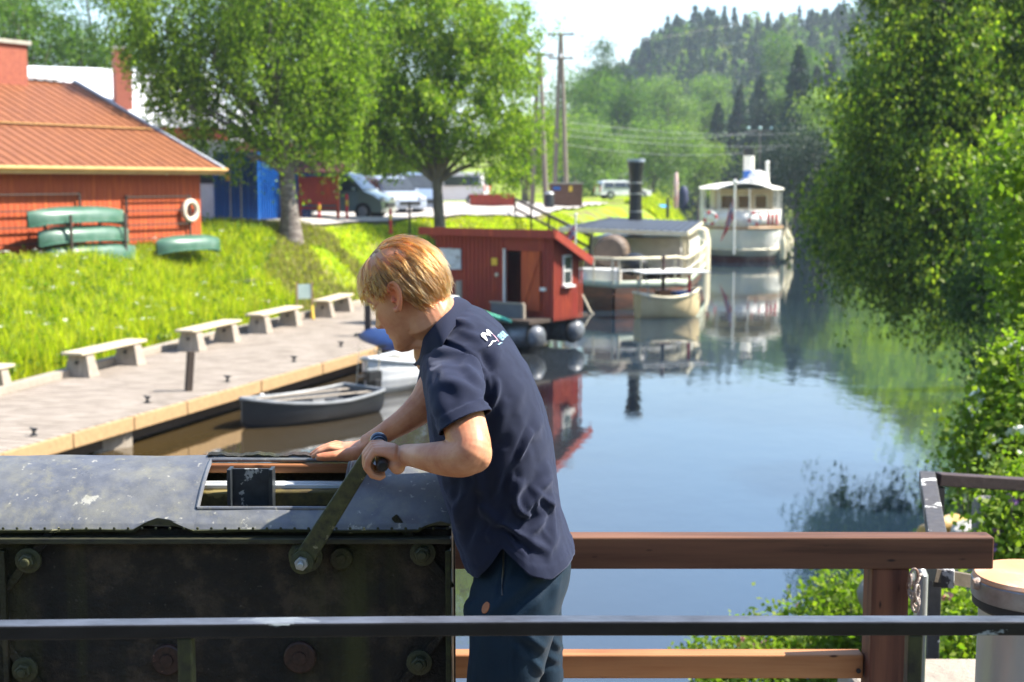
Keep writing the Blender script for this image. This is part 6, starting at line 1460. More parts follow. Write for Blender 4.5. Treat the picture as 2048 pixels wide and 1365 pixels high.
# ---- air: thin haze round the whole scene ----
hz_m = bpy.data.materials.new('haze'); hz_m.use_nodes = True; hn_ = hz_m.node_tree; hn_.nodes.remove(hn_.nodes['Principled BSDF'])
pv_ = hn_.nodes.new('ShaderNodeVolumePrincipled'); pv_.inputs['Color'].default_value = (.72, .84, 1, 1); pv_.inputs['Density'].default_value = .0003; pv_.inputs['Anisotropy'].default_value = .3
hn_.links.new(pv_.outputs[0], hn_.nodes['Material Output'].inputs['Volume'])
mb = MB(); mb.box((100, 735, 40), (1640, 1560, 92)); tag(mb.build('haze', hz_m, None), kind='stuff')
# ================= the man =================
from mathutils.bvhtree import BVHTree
def esec(c, a, b, n=28, p=2.2):
    """closed superelliptic ring round c with half vectors a, b"""
    c, a, b = Vector(c), Vector(a), Vector(b); out = []
    for i in range(n):
        t = 2 * math.pi * i / n; ct, st_ = math.cos(t), math.sin(t); q = 2 / p
        out.append(c + a * math.copysign(abs(ct) ** q, ct) + b * math.copysign(abs(st_) ** q, st_))
    return out
def remesh(mb, voxel, it=3, name='tmp', fac=.5):
    me = bpy.data.meshes.new(name); me.from_pydata(mb.v, [], mb.f)
    bm = bmesh.new(); bm.from_mesh(me); bmesh.ops.recalc_face_normals(bm, faces=bm.faces); bm.to_mesh(me); bm.free()
    o = bpy.data.objects.new(name, me); COL.objects.link(o)
    r = o.modifiers.new('r', 'REMESH'); r.mode = 'VOXEL'; r.voxel_size = voxel; r.adaptivity = 0
    if it: s = o.modifiers.new('s', 'SMOOTH'); s.factor = fac; s.iterations = it
    dg = bpy.context.evaluated_depsgraph_get(); dg.update(); out = bpy.data.meshes.new_from_object(o.evaluated_get(dg), depsgraph=dg)
    bpy.data.objects.remove(o); return out
def get_co(me):
    v = np.empty(len(me.vertices) * 3, 'f'); me.vertices.foreach_get('co', v); return v.reshape(-1, 3).astype(float)
def get_no(me):
    v = np.empty(len(me.vertices) * 3, 'f'); me.vertices.foreach_get('normal', v); return v.reshape(-1, 3).astype(float)
def set_co(me, v): me.vertices.foreach_set('co', np.asarray(v, 'f').ravel()); me.update()
def to_px(V):
    d = V - np.array([0, 0, CAMZ]); yc = d[:, 1] * CP - d[:, 2] * SP; zc = d[:, 1] * SP + d[:, 2] * CP
    return 1024 + FPX * d[:, 0] / yc, 682.5 - FPX * zc / yc
def r_(px, Y): return px * Y / FPX
def ptube(mb, pts, n=18, flat=1.):
    """pts: (px, py, Y, radius_px)"""
    return stube(mb, [P(a, b, c) for a, b, c, d in pts], [r_(d, c) for a, b, c, d in pts], n)

# ---- skin material ----
t = NT('skin'); v = t.coord(); n1 = t.noise(v, 14, 5); n2 = t.noise(v, 120, 3, .5)
c = t.ramp(n1, [(.34, (.42, .150, .075)), (.5, (.53, .235, .125)), (.66, (.60, .30, .18))]); c = t.mix(t.ramp(n2, [(.66, 0.), (.74, .35)]), c, (.36, .13, .07))
at = t.new('Attribute'); at.attribute_name = 'tint'; c = t.mix(1., c, at.outputs['Color'], 'MULTIPLY')
t.link(c, t.b.inputs['Base Color']); t.b.inputs['Roughness'].default_value = .48; t.b.inputs['Specular IOR Level'].default_value = .4
t.b.inputs['Subsurface Weight'].default_value = .22; t.b.inputs['Subsurface Radius'].default_value = (1, .35, .18); t.b.inputs['Subsurface Scale'].default_value = .008
t.link(t.bump(n2, .12, .002), t.b.inputs['Normal']); SKIN = t.m

# ---- head frame ----
HS = .875; TH, PHI, ROLL = R(31), R(27), R(0)
hf = Vector((-math.cos(TH) * math.cos(PHI), math.cos(TH) * math.sin(PHI), -math.sin(TH)))
hl_ = Vector((-math.sin(PHI), -math.cos(PHI), 0)); hu = hl_.cross(hf); hu.normalize()
if hu.z < 0: hu = -hu
EAR = P(789, 603, 2.80); HO = EAR - hl_ * .073 * HS
def H(x, y, z): return HO + (hf * x + hl_ * y + hu * z) * HS      # x forward, y to his left (camera side), z up
tab = np.array([(-.100, .070, .050, .012), (-.094, .084, .022, .028), (-.082, .091, -.002, .040), (-.066, .090, -.030, .050), (-.045, .090, -.052, .057), (-.025, .091, -.064, .063), (-.005, .092, -.074, .067), (.015, .091, -.083, .070),
    (.035, .091, -.091, .072), (.055, .096, -.096, .075), (.080, .094, -.095, .076), (.100, .084, -.086, .070), (.118, .063, -.066, .056), (.130, .038, -.040, .036), (.136, .012, -.012, .012)])
def head_mb():
    zs = np.linspace(-.100, .136, 110); n = 120; rings = []
    for z in zs:
        xf, xb, hw = [float(np.interp(z, tab[:, 0], tab[:, k])) for k in (1, 2, 3)]; cx, hx = (xf + xb) / 2, (xf - xb) / 2; ring = []
        for i in range(n):
            a = 2 * math.pi * i / n; ca, sa_ = math.cos(a), math.sin(a); q = .86; x = cx + hx * math.copysign(abs(ca) ** q, ca); y = hw * math.copysign(abs(sa_) ** .92, sa_)
            if z < .02 and x > cx: y *= 1 - .16 * ((x - cx) / hx) ** 2
            if ca > 0:
                g2 = lambda v_, m_, s_: math.exp(-((v_ - m_) / s_) ** 2)
                ns = np.interp(z, [-.030, -.024, -.016, -.010, -.002, .012, .026, .040], [0, .010, .026, .0285, .0235, .015, .006, .0])
                wd = np.interp(z, [-.03, -.018, -.008, .004, .03], [.0165, .0165, .012, .0085, .0075]); x += ns * g2(y, 0, wd)
                x += .0035 * (g2(z, -.018, .006)) * (g2(y, .013, .006) + g2(y, -.013, .006))
                x += .0085 * g2(z, -.0395, .0048) * g2(y, 0, .020) + .0075 * g2(z, -.0515, .0052) * g2(y, 0, .018) - .0045 * g2(z, -.0455, .0022) * g2(y, 0, .024) - .003 * g2(z, -.0625, .005) * g2(y, 0, .02)
                x += .007 * g2(z, -.081, .012) * g2(y, 0, .020) + .005 * g2(z, .043, .008) * (g2(y, .030, .020) + g2(y, -.030, .02))
                e = g2(z, .026, .012) * (g2(y, .032, .015) + g2(y, -.032, .015)); x -= .0125 * e
                x += .0085 * g2(z, .0235, .0070) * (g2(y, .031, .0105) + g2(y, -.031, .0105)); x -= .0028 * g2(z, .0175, .0016) * (g2(y, .031, .013) + g2(y, -.031, .013)); x -= .0022 * g2(z, .031, .002) * (g2(y, .031, .014) + g2(y, -.031, .014))
                x += .0035 * g2(z, -.002, .018) * (g2(y, .040, .016) + g2(y, -.040, .016))
            ring.append(H(x, y, z))
        rings.append(ring)
    mb = MB(); mb.loft(rings); return mb
def ear(mb, s):
    def E(x, z, o): return H(-.008 + x * .98 - z * .17, s * (.068 + o + .10 * max(0, -x)), .004 + z)
    oc = [(.012, .018), (.008, .028), (-.002, .034), (-.013, .031), (-.020, .020), (-.0215, .006), (-.018, -.008), (-.011, -.019), (-.002, -.027), (.007, -.026), (.010, -.017)]
    mb.tube([E(x, z, .013) for x, z in oc], [.0036, .0042, .0042, .0042, .0042, .004, .004, .0045, .0062, .0056, .003], 10)
    mb.tube([E(-.001, .024, .0105), E(-.011, .018, .011), (E(-.014, .004, .011)), E(-.008, -.010, .011), E(.0, -.015, .011)], [.0028, .0036, .0036, .0034, .0026], 8)
    mb.tube([E(.008, .004, .009), E(.008, -.006, .0095)], .0045, 8)                     # tragus
    ring0 = [E(x * .92, z * .94, .004) for x, z in oc]; ring1 = [E(x * .92, z * .94, .0085) for x, z in oc]; mb.loft([ring0, ring1])
mb = head_mb(); ear(mb, 1); ear(mb, -1)
# neck
nk = [(H(-.020, 0, .0), .050), (H(-.022, 0, -.040), .0545), (H(-.030, 0, -.080), .056)]
mb.tube([H(-.012, 0, .01), H(-.014, 0, -.045), P(880, 650, 2.90), P(905, 695, 2.93)], [.052, .0565, .064, .085], 26)
mb.tube([H(.055, .004, -.078), H(.015, .0, -.085), P(868, 700, 2.89)], [.020, .030, .045], 18)   # under the jaw
headm = remesh(mb, .0021, 2)

# ---- arms and hands ----
def stube(mb, pts, rad, n=20, sub=6):
    k = len(pts); P2 = []; R2 = []
    for i in range(k - 1):
        p0, p1, p2, p3 = pts[max(i - 1, 0)], pts[i], pts[i + 1], pts[min(i + 2, k - 1)]; q0, q1, q2, q3 = rad[max(i - 1, 0)], rad[i], rad[i + 1], rad[min(i + 2, k - 1)]
        for j in range(sub):
            u = j / sub; f = lambda a, b, c, d: .5 * ((2 * b) + (c - a) * u + (2 * a - 5 * b + 4 * c - d) * u * u + (3 * b - a - 3 * c + d) * u ** 3)
            P2.append(f(p0, p1, p2, p3)); R2.append(f(q0, q1, q2, q3))
    P2.append(pts[-1]); R2.append(rad[-1]); mb.tube(P2, R2, n)
def fist(mb):
    gx = (GRIP1 - GRIP0).normalized(); c0 = GRIP1
    a_ = Vector((1, 0, 0)); a_ = (a_ - gx * a_.dot(gx)).normalized(); b_ = gx.cross(a_); b_ = b_ if b_.z > 0 else -b_
    def Q(a, b, t): return c0 - gx * t + a_ * a + b_ * b
    for k, (t0, rr, ln) in enumerate([(.022, .0074, .90), (.040, .0084, 1.0), (.0585, .0088, 1.06), (.077, .0086, 1.0)]):
        dt = (-.003, -.001, .001, .003)[k]
        pts = [Q(.006, .0265, t0 + .002), Q(-.0155 * ln, .0265, t0), Q(-.0285 * ln, .010, t0 + dt), Q(-.0295, -.0055, t0 + dt), Q(-.0185, -.0215, t0 + dt), Q(-.0045, -.0255, t0 + dt), Q(.006, -.0215, t0 + dt)]
        mb.tube(pts, [rr * .95, rr * 1.10, rr * .98, rr * 1.06, rr * .92, rr * .94, rr * .62], 14)
    S_ = [esec(Q(-.014, .0235, .050), gx * .0375, b_ * .0095, 24, 2.6), esec(Q(.004, .0220, .051), gx * .0395, b_ * .0125, 24, 2.6), esec(Q(.022, .0150, .052), gx * .0375, (b_ * .9 + a_ * .35) * .0165, 24, 2.4),
          esec(Q(.036, .0060, .056), gx * .0300, b_ * .0190, 24, 2.2), esec(Q(.052, .0030, .062), gx * .0225, b_ * .0185, 24, 2)]
    mb.loft(S_)
    mb.ball(Q(.030, -.010, .036), .0155, n=16, sc=(1, 1.2, .95)); mb.ball(Q(.022, -.004, .028), .0120, n=14)
    mb.tube([Q(.034, .002, .088), Q(.018, -.012, .098), Q(.0, -.024, .094), Q(-.012, -.026, .086)], [.012, .0105, .0092, .0075], 14)
    return Q(.052, .003, .062)
mb = MB(); wr_ = fist(mb)
wy = wr_.y
pts = [P(902, 705, 2.86), P(910, 765, 2.735), P(921, 815, 2.655), P(932, 862, 2.59), P(943, 898, 2.553), P(930, 914, 2.553), P(903, 917, 2.575), P(872, 916, 2.605), P(842, 913, 2.64), P(812, 910, wy - .012), wr_ + Vector((-.006, .0, 0))]
stube(mb, pts, [.034, .040, .0405, .0405, .0365, .0365, .0345, .0300, .0245, .0205, .0195], 24)
stube(mb, [P(946, 880, 2.58), P(957, 906, 2.55), P(955, 922, 2.545), P(925, 924, 2.555)], [.028, .0255, .0215, .028], 18)
nearm = remesh(mb, .0021, 5)
# far arm, hand flat on the back edge of the lid
mb = MB()
ptube(mb, [(905, 735, 3.10, 47), (868, 785, 3.09, 40), (846, 812, 3.08, 34), (812, 840, 3.075, 27), (778, 861, 3.08, 22), (750, 878, 3.09, 19.5), (733, 888, 3.10, 19)], 20)
hz = P(700, 905, 3.27)
S_ = [esec(P(742, 883, 3.095), (.004, .027, .002), (.006, 0, .0185), 24), esec(P(722, 894, 3.11), (.002, .036, 0), (.006, 0, .0175), 24), esec(P(700, 899, 3.125), (0, .040, 0), (.004, 0, .0150), 24, 2.5), esec(P(683, 897, 3.14), (-.002, .040, 0), (.003, 0, .0115), 24, 2.6)]
mb.loft(S_)
for k, (dy, l, rr) in enumerate([(-.028, 1., .0080), (-.010, 1.08, .0084), (.009, 1.02, .0080), (.027, .84, .0070)]):
    p0 = P(690, 897, 3.135) + Vector((0, dy, 0)); mb.tube([p0, p0 + Vector((-.030 * l, dy * .10, .006)), p0 + Vector((-.052 * l, dy * .18, -.002)), p0 + Vector((-.070 * l, dy * .2, -.014))], [rr * 1.1, rr * 1.06, rr * .95, rr * .7], 12)
p0 = P(724, 905, 3.09); mb.tube([p0, P(695, 910, 3.07), P(668, 912, 3.055), P(648, 914, 3.05), P(632, 915, 3.045)], [.016, .0150, .0105, .0100, .0066], 14)
farm = remesh(mb, .0023, 3)
# trunk and legs under the clothes
mb = MB()
def tsec(F, B, Yc, hd, p=2.3, k=1.): f, b = P(F[0], F[1], Yc), P(B[0], B[1], Yc); return esec((f + b) / 2, (b - f) / 2 * k, (0, hd * k, 0), 32, p)
TS = [((862, 668), (922, 606), 2.90, .062), ((850, 700), (965, 622), 2.90, .125), ((846, 730), (1002, 652), 2.90, .185), ((846, 765), (1031, 692), 2.905, .205), ((851, 800), (1059, 740), 2.91, .200), ((857, 850), (1086, 804), 2.92, .188),
      ((864, 900), (1104, 878), 2.93, .178), ((876, 952), (1112, 950), 2.94, .172), ((892, 1008), (1120, 1012), 2.95, .172), ((908, 1050), (1134, 1052), 2.95, .176), ((930, 1092), (1146, 1088), 2.95, .180), ((950, 1130), (1150, 1120), 2.95, .182)]
mb.loft([tsec(a, b, y, h, k=.78) for a, b, y, h in TS[:-1]])
mb.loft([tsec((960, 1100), (1132, 1090), 2.95, .15), tsec((960, 1200), (1100, 1200), 2.94, .15), tsec((990, 1260), (1080, 1260), 2.94, .12)])
for pts in ([(1035, 1180, 2.86, 66), (1010, 1330, 2.86, 60), (1003, 1440, 2.86, 52), (1006, 1520, 2.88, 46), (1022, 1640, 2.92, 44), (1034, 1800, 2.94, 31), (1036, 1890, 2.95, 27), (1034, 1940, 2.95, 29)], [(1065, 1180, 3.05, 60), (1075, 1330, 3.06, 46), (1086, 1385, 3.06, 40), (1092, 1450, 3.08, 39), (1102, 1560, 3.11, 40), (1110, 1700, 3.13, 30), (1112, 1790, 3.14, 26), (1110, 1830, 3.14, 28)]):
    ptube(mb, pts, 20)
trunk = remesh(mb, .010, 3)
# join into one body mesh (the joints between the pieces lie inside the clothes)
body = bpy.data.meshes.new('body'); bm = bmesh.new()
for me in (headm, nearm, farm, trunk): bm.from_mesh(me)
bm.to_mesh(body); bm.free()
V = get_co(body); No = get_no(body) if len(body.vertices) else None
rel_ = (V - np.array(HO)) / HS; hx_, hy_, hz_ = rel_ @ np.array(hf), rel_ @ np.array(hl_), rel_ @ np.array(hu)
g1 = lambda a, m, s: np.exp(-((a - m) / s) ** 2)
tint = np.ones((len(V), 4)); near = (hx_ > -.1) & (np.abs(hz_) < .16) & (np.abs(hy_) < .1)
def tn(w, col):
    w = (np.clip(w, 0, 1) * near)[:, None]; tint[:, :3] = tint[:, :3] * (1 - w) + tint[:, :3] * np.array(col) * w
earw = g1(hx_, -.012, .020) * g1(hz_, .006, .03) * (np.abs(hy_) > .069); tn(earw * 1.2, (1.15, .62, .50))
tn(g1(hx_, .085, .035) * g1(hz_, -.018, .03) * .6, (1.06, .78, .72)); tn((hx_ > .085) * g1(hz_, -.0455, .010) * g1(hy_, 0, .024) * .9, (1.02, .55, .50))
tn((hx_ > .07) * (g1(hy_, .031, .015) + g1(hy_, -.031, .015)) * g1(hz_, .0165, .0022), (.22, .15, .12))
tn((hx_ > .07) * (g1(hy_, .030, .020) + g1(hy_, -.030, .020)) * g1(hz_, .046, .0040) * .8, (.55, .40, .28))
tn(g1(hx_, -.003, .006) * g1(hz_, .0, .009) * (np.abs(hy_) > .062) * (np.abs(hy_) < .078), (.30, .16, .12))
ca = body.color_attributes.new('tint', 'FLOAT_COLOR', 'POINT'); ca.data.foreach_set('color', tint.astype('f').ravel())
man = empty('person', Vector((P(1040, 1900, 2.96).x, 2.96, FLZ)), 0, 'young man in navy polo shirt and shorts bending over and turning the crank', 'person')
MO = np.array(man.location)
def attach(me, name, m, smooth=True, parent=man):
    set_co(me, get_co(me) - MO); return link_mesh(name, me, m, parent, smooth)
attach(body, 'body', SKIN)
bpy.data.objects['body'].name = 'body'

# ---- polo shirt ----
mb = MB(); mb.loft([tsec(a, b, y, h, p=2.45) for a, b, y, h in TS])
def sleeve(L):
    C_ = [P(*q[:3]) for q in L]; out = []
    for i, q in enumerate(L):
        n = (C_[min(i + 1, len(L) - 1)] - C_[max(i - 1, 0)]).normalized() if len(q) < 6 else Vector(q[5:]).normalized(); a = (Vector((1, 0, 0)) - n * n.x).normalized(); b = n.cross(a); out.append(esec(C_[i], a * q[3], b * q[4], 30, 2.1))
    return out
def ssec(px, py, Y, ra, rb, nx, ny, nz):       # sleeve ring, half axes in m, plane normal n
    n = Vector((nx, ny, nz)).normalized(); a = (Vector((1, 0, 0)) - n * n.x).normalized(); b = n.cross(a); return esec(P(px, py, Y), a * ra, b * rb, 30, 2.2)
mb.loft(sleeve([(900, 735, 2.92, .056, .050), (899, 738, 2.84, .060, .058), (903, 752, 2.76, .060, .056), (911, 778, 2.695, .0570, .055), (919, 808, 2.645, .0535, .054), (926, 836, 2.608, .0505, .053, .40, -.36, -.85), (932, 866, 2.575, .0485, .052, .48, -.34, -.80), (938, 890, 2.55, .048, .052, .48, -.34, -.80)]))
mb.loft([ssec(900, 712, 3.02, .058, .055, .0, .6, -.8), ssec(893, 745, 3.10, .060, .058, -.2, .2, -.9), ssec(880, 775, 3.12, .055, .056, -.5, .05, -.8), ssec(866, 806, 3.125, .050, .052, -.6, .05, -.75)])
sh = remesh(mb, .0050, 14)
bm = bmesh.new(); bm.from_mesh(sh)
def cut(co, no, sel):
    geom = [f for f in bm.faces if sel(f.calc_center_median())]; es = {e for f in geom for e in f.edges}; vs = {v for f in geom for v in f.verts}
    bmesh.ops.bisect_plane(bm, geom=list(vs) + list(es) + geom, plane_co=co, plane_no=no, clear_outer=True)
cuffC = P(927, 846, 2.60); cuffN = Vector((.44, -.30, -.85)).normalized()
cut(cuffC, cuffN, lambda c: (c - P(934, 870, 2.58)).length < .11 and c.y < 2.70)
cut(P(872, 796, 3.12), Vector((-.6, .05, -.78)).normalized(), lambda c: (c - P(868, 802, 3.125)).length < .09 and c.x < P(872, 796, 3.12).x + .06 and c.y > 3.04)
hemz = P(1040, 1096, 2.95).z
cut(Vector((0, 0, hemz)), Vector((0, 0, -1)), lambda c: c.z < hemz + .05)
cut(P(905, 628, 2.90), Vector((-.45, 0, .9)).normalized(), lambda c: (c - P(896, 634, 2.90)).length < .10)
bmesh.ops.delete(bm, geom=[v for v in bm.verts if not v.link_faces], context='VERTS'); bm.to_mesh(sh); bm.free()
V = get_co(sh); N = get_no(sh); px, py = to_px(V)
nearside = 1 / (1 + np.exp((V[:, 1] - 2.93) / .02))
disp = np.zeros(len(V))
def ridge(p0, p1, w, A, side=1, taper=.5, curve=0., hard=0):
    """crease between two photo points: raised line, optional hollow beside it"""
    global disp
    p0, p1 = np.array(p0, float), np.array(p1, float); d = p1 - p0; L = np.linalg.norm(d); d /= L; q = np.stack([px, py], 1) - p0
    s = q @ d; tt = np.clip(s / L, 0, 1); n = q @ np.array([-d[1], d[0]]) - curve * 4 * tt * (1 - tt)
    dd = np.hypot(n, np.where(s < 0, s, np.where(s > L, s - L, 0))); e = np.clip(np.sin(np.pi * np.clip((s / L) * .92 + .04, 0, 1)), 0, 1) ** taper
    disp += 1.35 * A * nearside * e * (np.exp(-(n / w) ** 2) - .38 * np.exp(-((n - 1.6 * w) / (w * 1.2)) ** 2)) * np.exp(-((dd - np.abs(n)) / (w * 2)) ** 2)
mm = .001
for a in [((868, 700), (962, 738), 8, 7 * mm, 1, .5, -8), ((926, 728), (963, 775), 8, 7 * mm), ((880, 768), (966, 792), 11, 4 * mm, 1, .7, -6), ((880, 735), (930, 800), 12, 3 * mm), ((948, 712), (972, 752), 6, -7 * mm), ((996, 760), (972, 830), 7, 8 * mm, 1, .6, -5),
          ((965, 700), (985, 745), 12, -9 * mm), ((1062, 862), (1034, 920), 5, 8 * mm), ((1085, 830), (1062, 880), 9, 4 * mm), ((1005, 900), (985, 1010), 16, 5 * mm), ((935, 960), (918, 1050), 12, 8 * mm), ((955, 985), (935, 1080), 10, -6 * mm), ((1040, 960), (1008, 1040), 14, 6 * mm),
          ((1100, 930), (1075, 1010), 12, 6 * mm), ((1075, 985), (1040, 1030), 10, 8 * mm), ((1030, 1003), (1060, 1035), 7, 9 * mm, 1, .5, 6), ((1105, 990), (1070, 1060), 12, 6 * mm), ((1120, 1020), (1100, 1085), 12, 5 * mm), ((1002, 1042), (1050, 1078), 8, 9 * mm, 1, .5, 5), ((1050, 1078), (1100, 1092), 9, 6 * mm), ((900, 980), (925, 1040), 10, 6 * mm),
          ((878, 655), (862, 690), 6, 6 * mm), ((893, 650), (872, 690), 5, -5 * mm), ((905, 640), (950, 655), 7, 5 * mm), ((912, 655), (968, 680), 8, 4 * mm), ((1010, 800), (990, 880), 14, 5 * mm), ((1045, 760), (1030, 830), 14, 3 * mm), ((1000, 690), (985, 740), 10, 5 * mm), ((860, 740), (868, 830), 12, 5 * mm), ((884, 745), (885, 840), 14, 4 * mm), ((1015, 1075), (1060, 1100), 9, -6 * mm),
          ((960, 1010), (1010, 1060), 12, 7 * mm), ((1085, 1040), (1045, 1075), 9, 6 * mm), ((950, 930), (965, 1000), 12, 5 * mm)]:
    ridge(*a)
disp += .0026 * noise3(V, 16, 3) + .0016 * noise3(V * np.array([1, 1, .6]), 42, 1) + .0008 * noise3(V, 90, 5)
# random creases low on the shirt
gq = np.random.default_rng(3)
for _ in range(34):
    a = np.array([gq.uniform(930, 1125), gq.uniform(930, 1085)]); ang_ = gq.uniform(.9, 2.4); L = gq.uniform(20, 60); ridge(a, a + L * np.array([math.cos(ang_), math.sin(ang_)]), gq.uniform(4, 8), gq.uniform(1.5, 4) * mm)
# armhole seam: narrow groove
seam = np.array([(858, 690), (885, 686), (918, 697), (945, 716), (964, 742), (974, 775), (972, 800)], float)
dmin = np.full(len(V), 1e9)
for a, b in zip(seam[:-1], seam[1:]):
    d = b - a; L = np.linalg.norm(d); d /= L; q = np.stack([px, py], 1) - a; s = np.clip(q @ d, 0, L); dmin = np.minimum(dmin, np.hypot(*(q - s[:, None] * d).T))
disp += nearside * (-.0045 * np.exp(-(dmin / 3.5) ** 2) + .002 * np.exp(-((dmin - 8) / 4) ** 2))
V = V + N * disp[:, None]
# cuff band, hem band, hem line raised at the near hip
dc = (V - np.array(cuffC)) @ np.array(cuffN); oncuff = (dc > -.022) & (np.linalg.norm(V - np.array(cuffC), axis=1) < .10)
V += N * (oncuff * .0022)[:, None]
low = np.clip((hemz + .10 - V[:, 2]) / .10, 0, 1)
lift = np.interp(px, [930, 955, 985, 1005, 1030, 1060, 1100, 1150], [-.030, -.026, .012, .045, .022, -.008, -.022, .0]) * nearside + np.interp(px, [940, 1040, 1150], [-.02, -.01, 0]) * (1 - nearside)
V[:, 2] += lift * low
inn = np.interp(px, [930, 960, 1000, 1050, 1150], [.012, .006, -.004, .012, 0]); V[:, 1] -= inn * nearside * low
band_ = (V[:, 2] - lift * low < hemz + .022); V += N * (band_ * .0016)[:, None]
set_co(sh, V)
t = NT('navy_pique'); v = t.coord(); n1 = t.noise(v, 800, 2, .5); n2 = t.noise(v, 9, 5)
t.link(t.ramp(n2, [(.3, (.0075, .0105, .027)), (.7, (.0115, .0155, .037))]), t.b.inputs['Base Color']); t.b.inputs['Roughness'].default_value = .85; t.b.inputs['Specular IOR Level'].default_value = .18
t.b.inputs['Sheen Weight'].default_value = .22; t.b.inputs['Sheen Roughness'].default_value = .45; t.b.inputs['Sheen Tint'].default_value = (.55, .6, .85, 1)
t.link(t.bump(n1, .5, .0012), t.b.inputs['Normal']); NAVY = t.m
so_ = attach(sh, 'polo_shirt', NAVY); sm = so_.modifiers.new('thick', 'SOLIDIFY'); sm.thickness = .0022; sm.offset = -1
# collar: folded flap round the neck, open at the throat
def lerp_path(pts, t_):
    k = t_ * (len(pts) - 1); i = min(int(k), len(pts) - 2); return pts[i].lerp(pts[i + 1], k - i)
inner = [P(845, 716, 2.885), P(842, 695, 2.845), P(850, 668, 2.815), P(868, 640, 2.815), P(890, 612, 2.845), P(906, 597, 2.90), P(898, 604, 2.96), P(872, 640, 2.985), P(850, 676, 2.97), P(842, 704, 2.93), P(845, 716, 2.90)]
outer = [P(826, 727, 2.865), P(853, 735, 2.795), P(872, 722, 2.775), P(886, 688, 2.752), P(914, 650, 2.80), P(951, 620, 2.90), P(930, 640, 3.00), P(896, 672, 3.035), P(872, 704, 3.02), P(850, 730, 2.97), P(828, 730, 2.92)]
def smoothp(pts, n=60):
    out = []
    for i in range(n + 1):
        k = i / n * (len(pts) - 1); j = int(min(k, len(pts) - 2)); u = k - j; p0, p1, p2, p3 = pts[max(j - 1, 0)], pts[j], pts[j + 1], pts[min(j + 2, len(pts) - 1)]
        out.append(.5 * ((2 * p1) + (p2 - p0) * u + (2 * p0 - 5 * p1 + 4 * p2 - p3) * u * u + (3 * p1 - p0 - 3 * p2 + p3) * u ** 3))
    return out
I_, O_ = smoothp(inner), smoothp(outer); mo_ = Vector(MO)
stand = [p + Vector((.012, 0, -.030)) + (P(878, 650, 2.90) - p).normalized() * -.004 for p in I_]
mb = MB(); rows = []
for i in range(len(I_)):
    a, b, c_ = stand[i], I_[i], O_[i]; row = [a - mo_, a.lerp(b, .5) - mo_, b - mo_ + (b - a).normalized() * .004]
    outn = (c_ - b); 
    for k in range(1, 7):
        u = k / 6; p = b.lerp(c_, u); bulge = math.sin(math.pi * u) * .008; p += (p - P(885, 665, 2.90)).normalized() * bulge + Vector((0, 0, .004 * (1 - u))); row.append(p - mo_)
    rows.append(row)
mb.strip(rows); co_ = mb.build('collar', NAVY, so_, smooth=True); sm = co_.modifiers.new('thick', 'SOLIDIFY'); sm.thickness = .003; co_.modifiers.new('sub', 'SUBSURF').render_levels = 1
# dark inner facing that closes the throat below the neck
# ---- print on the back: projected onto the cloth ----
V = get_co(sh); polys = [tuple(p.vertices) for p in sh.polygons]; bvh = BVHTree.FromPolygons([Vector(v) for v in V], polys)
def project(me, name, m):
    vs = get_co(me); out = []
    for x, y in vs[:, :2]:
        d = ray(x, y); o0 = Vector((0, 0, CAMZ)); loc, nor, idx, dist = bvh.ray_cast(o0 - mo_, d.normalized())
        if loc is None: out.append(None); continue
        out.append(loc + nor * .0030 if nor.dot(d) < 0 else loc - nor * .003)
    good = [i for i, q in enumerate(out) if q is not None]
    if len(good) < 3: return
    fs = [tuple(p.vertices) for p in me.polygons if all(out[i] is not None for i in p.vertices)]
    m2 = bpy.data.meshes.new(name); m2.from_pydata([out[i] if out[i] is not None else Vector((0, 0, 0)) for i in range(len(out))], [], fs)
    bm = bmesh.new(); bm.from_mesh(m2); bmesh.ops.delete(bm, geom=[v for v in bm.verts if not v.link_faces], context='VERTS'); bmesh.ops.recalc_face_normals(bm, faces=bm.faces); bm.to_mesh(m2); bm.free()
    return link_mesh(name, m2, m, so_, False)
def flatpoly(pts):
    bm = bmesh.new(); vs = [bm.verts.new((x, y, 0)) for x, y in pts]; bm.faces.new(vs); bmesh.ops.triangulate(bm, faces=bm.faces, ngon_method='EAR_CLIP')
    bmesh.ops.subdivide_edges(bm, edges=bm.edges, cuts=1); me = bpy.data.meshes.new('p'); bm.to_mesh(me); bm.free(); return me
PRW = mat('print_white', (.80, .78, .78), (.74, .72, .74), 4, .6); PRB = mat('print_pale_blue', (.45, .72, .80), (.35, .62, .78), 4, .6); PRP = mat('print_pink', (.75, .42, .52), (.7, .4, .5), 4, .6)
z8 = lambda L: [(940 + x / 19.5, 640 + y / 19.5) for x, y in L]
def stroke(pts, wd):
    pts = [np.array(p, float) for p in pts]; n = len(pts); L, R_ = [], []
    for i, p in enumerate(pts):
        d = pts[min(i + 1, n - 1)] - pts[max(i - 1, 0)]; d /= np.linalg.norm(d); q = np.array([-d[1], d[0]]) * wd[i] / 2; L.append(p + q); R_.append(p - q)
    vs = [(940 + v[0] / 19.5, 640 + v[1] / 19.5, 0) for v in L + R_]; me = bpy.data.meshes.new('s'); me.from_pydata(vs, [], [(k, k + 1, n + k + 1, n + k) for k in range(n - 1)]); return me
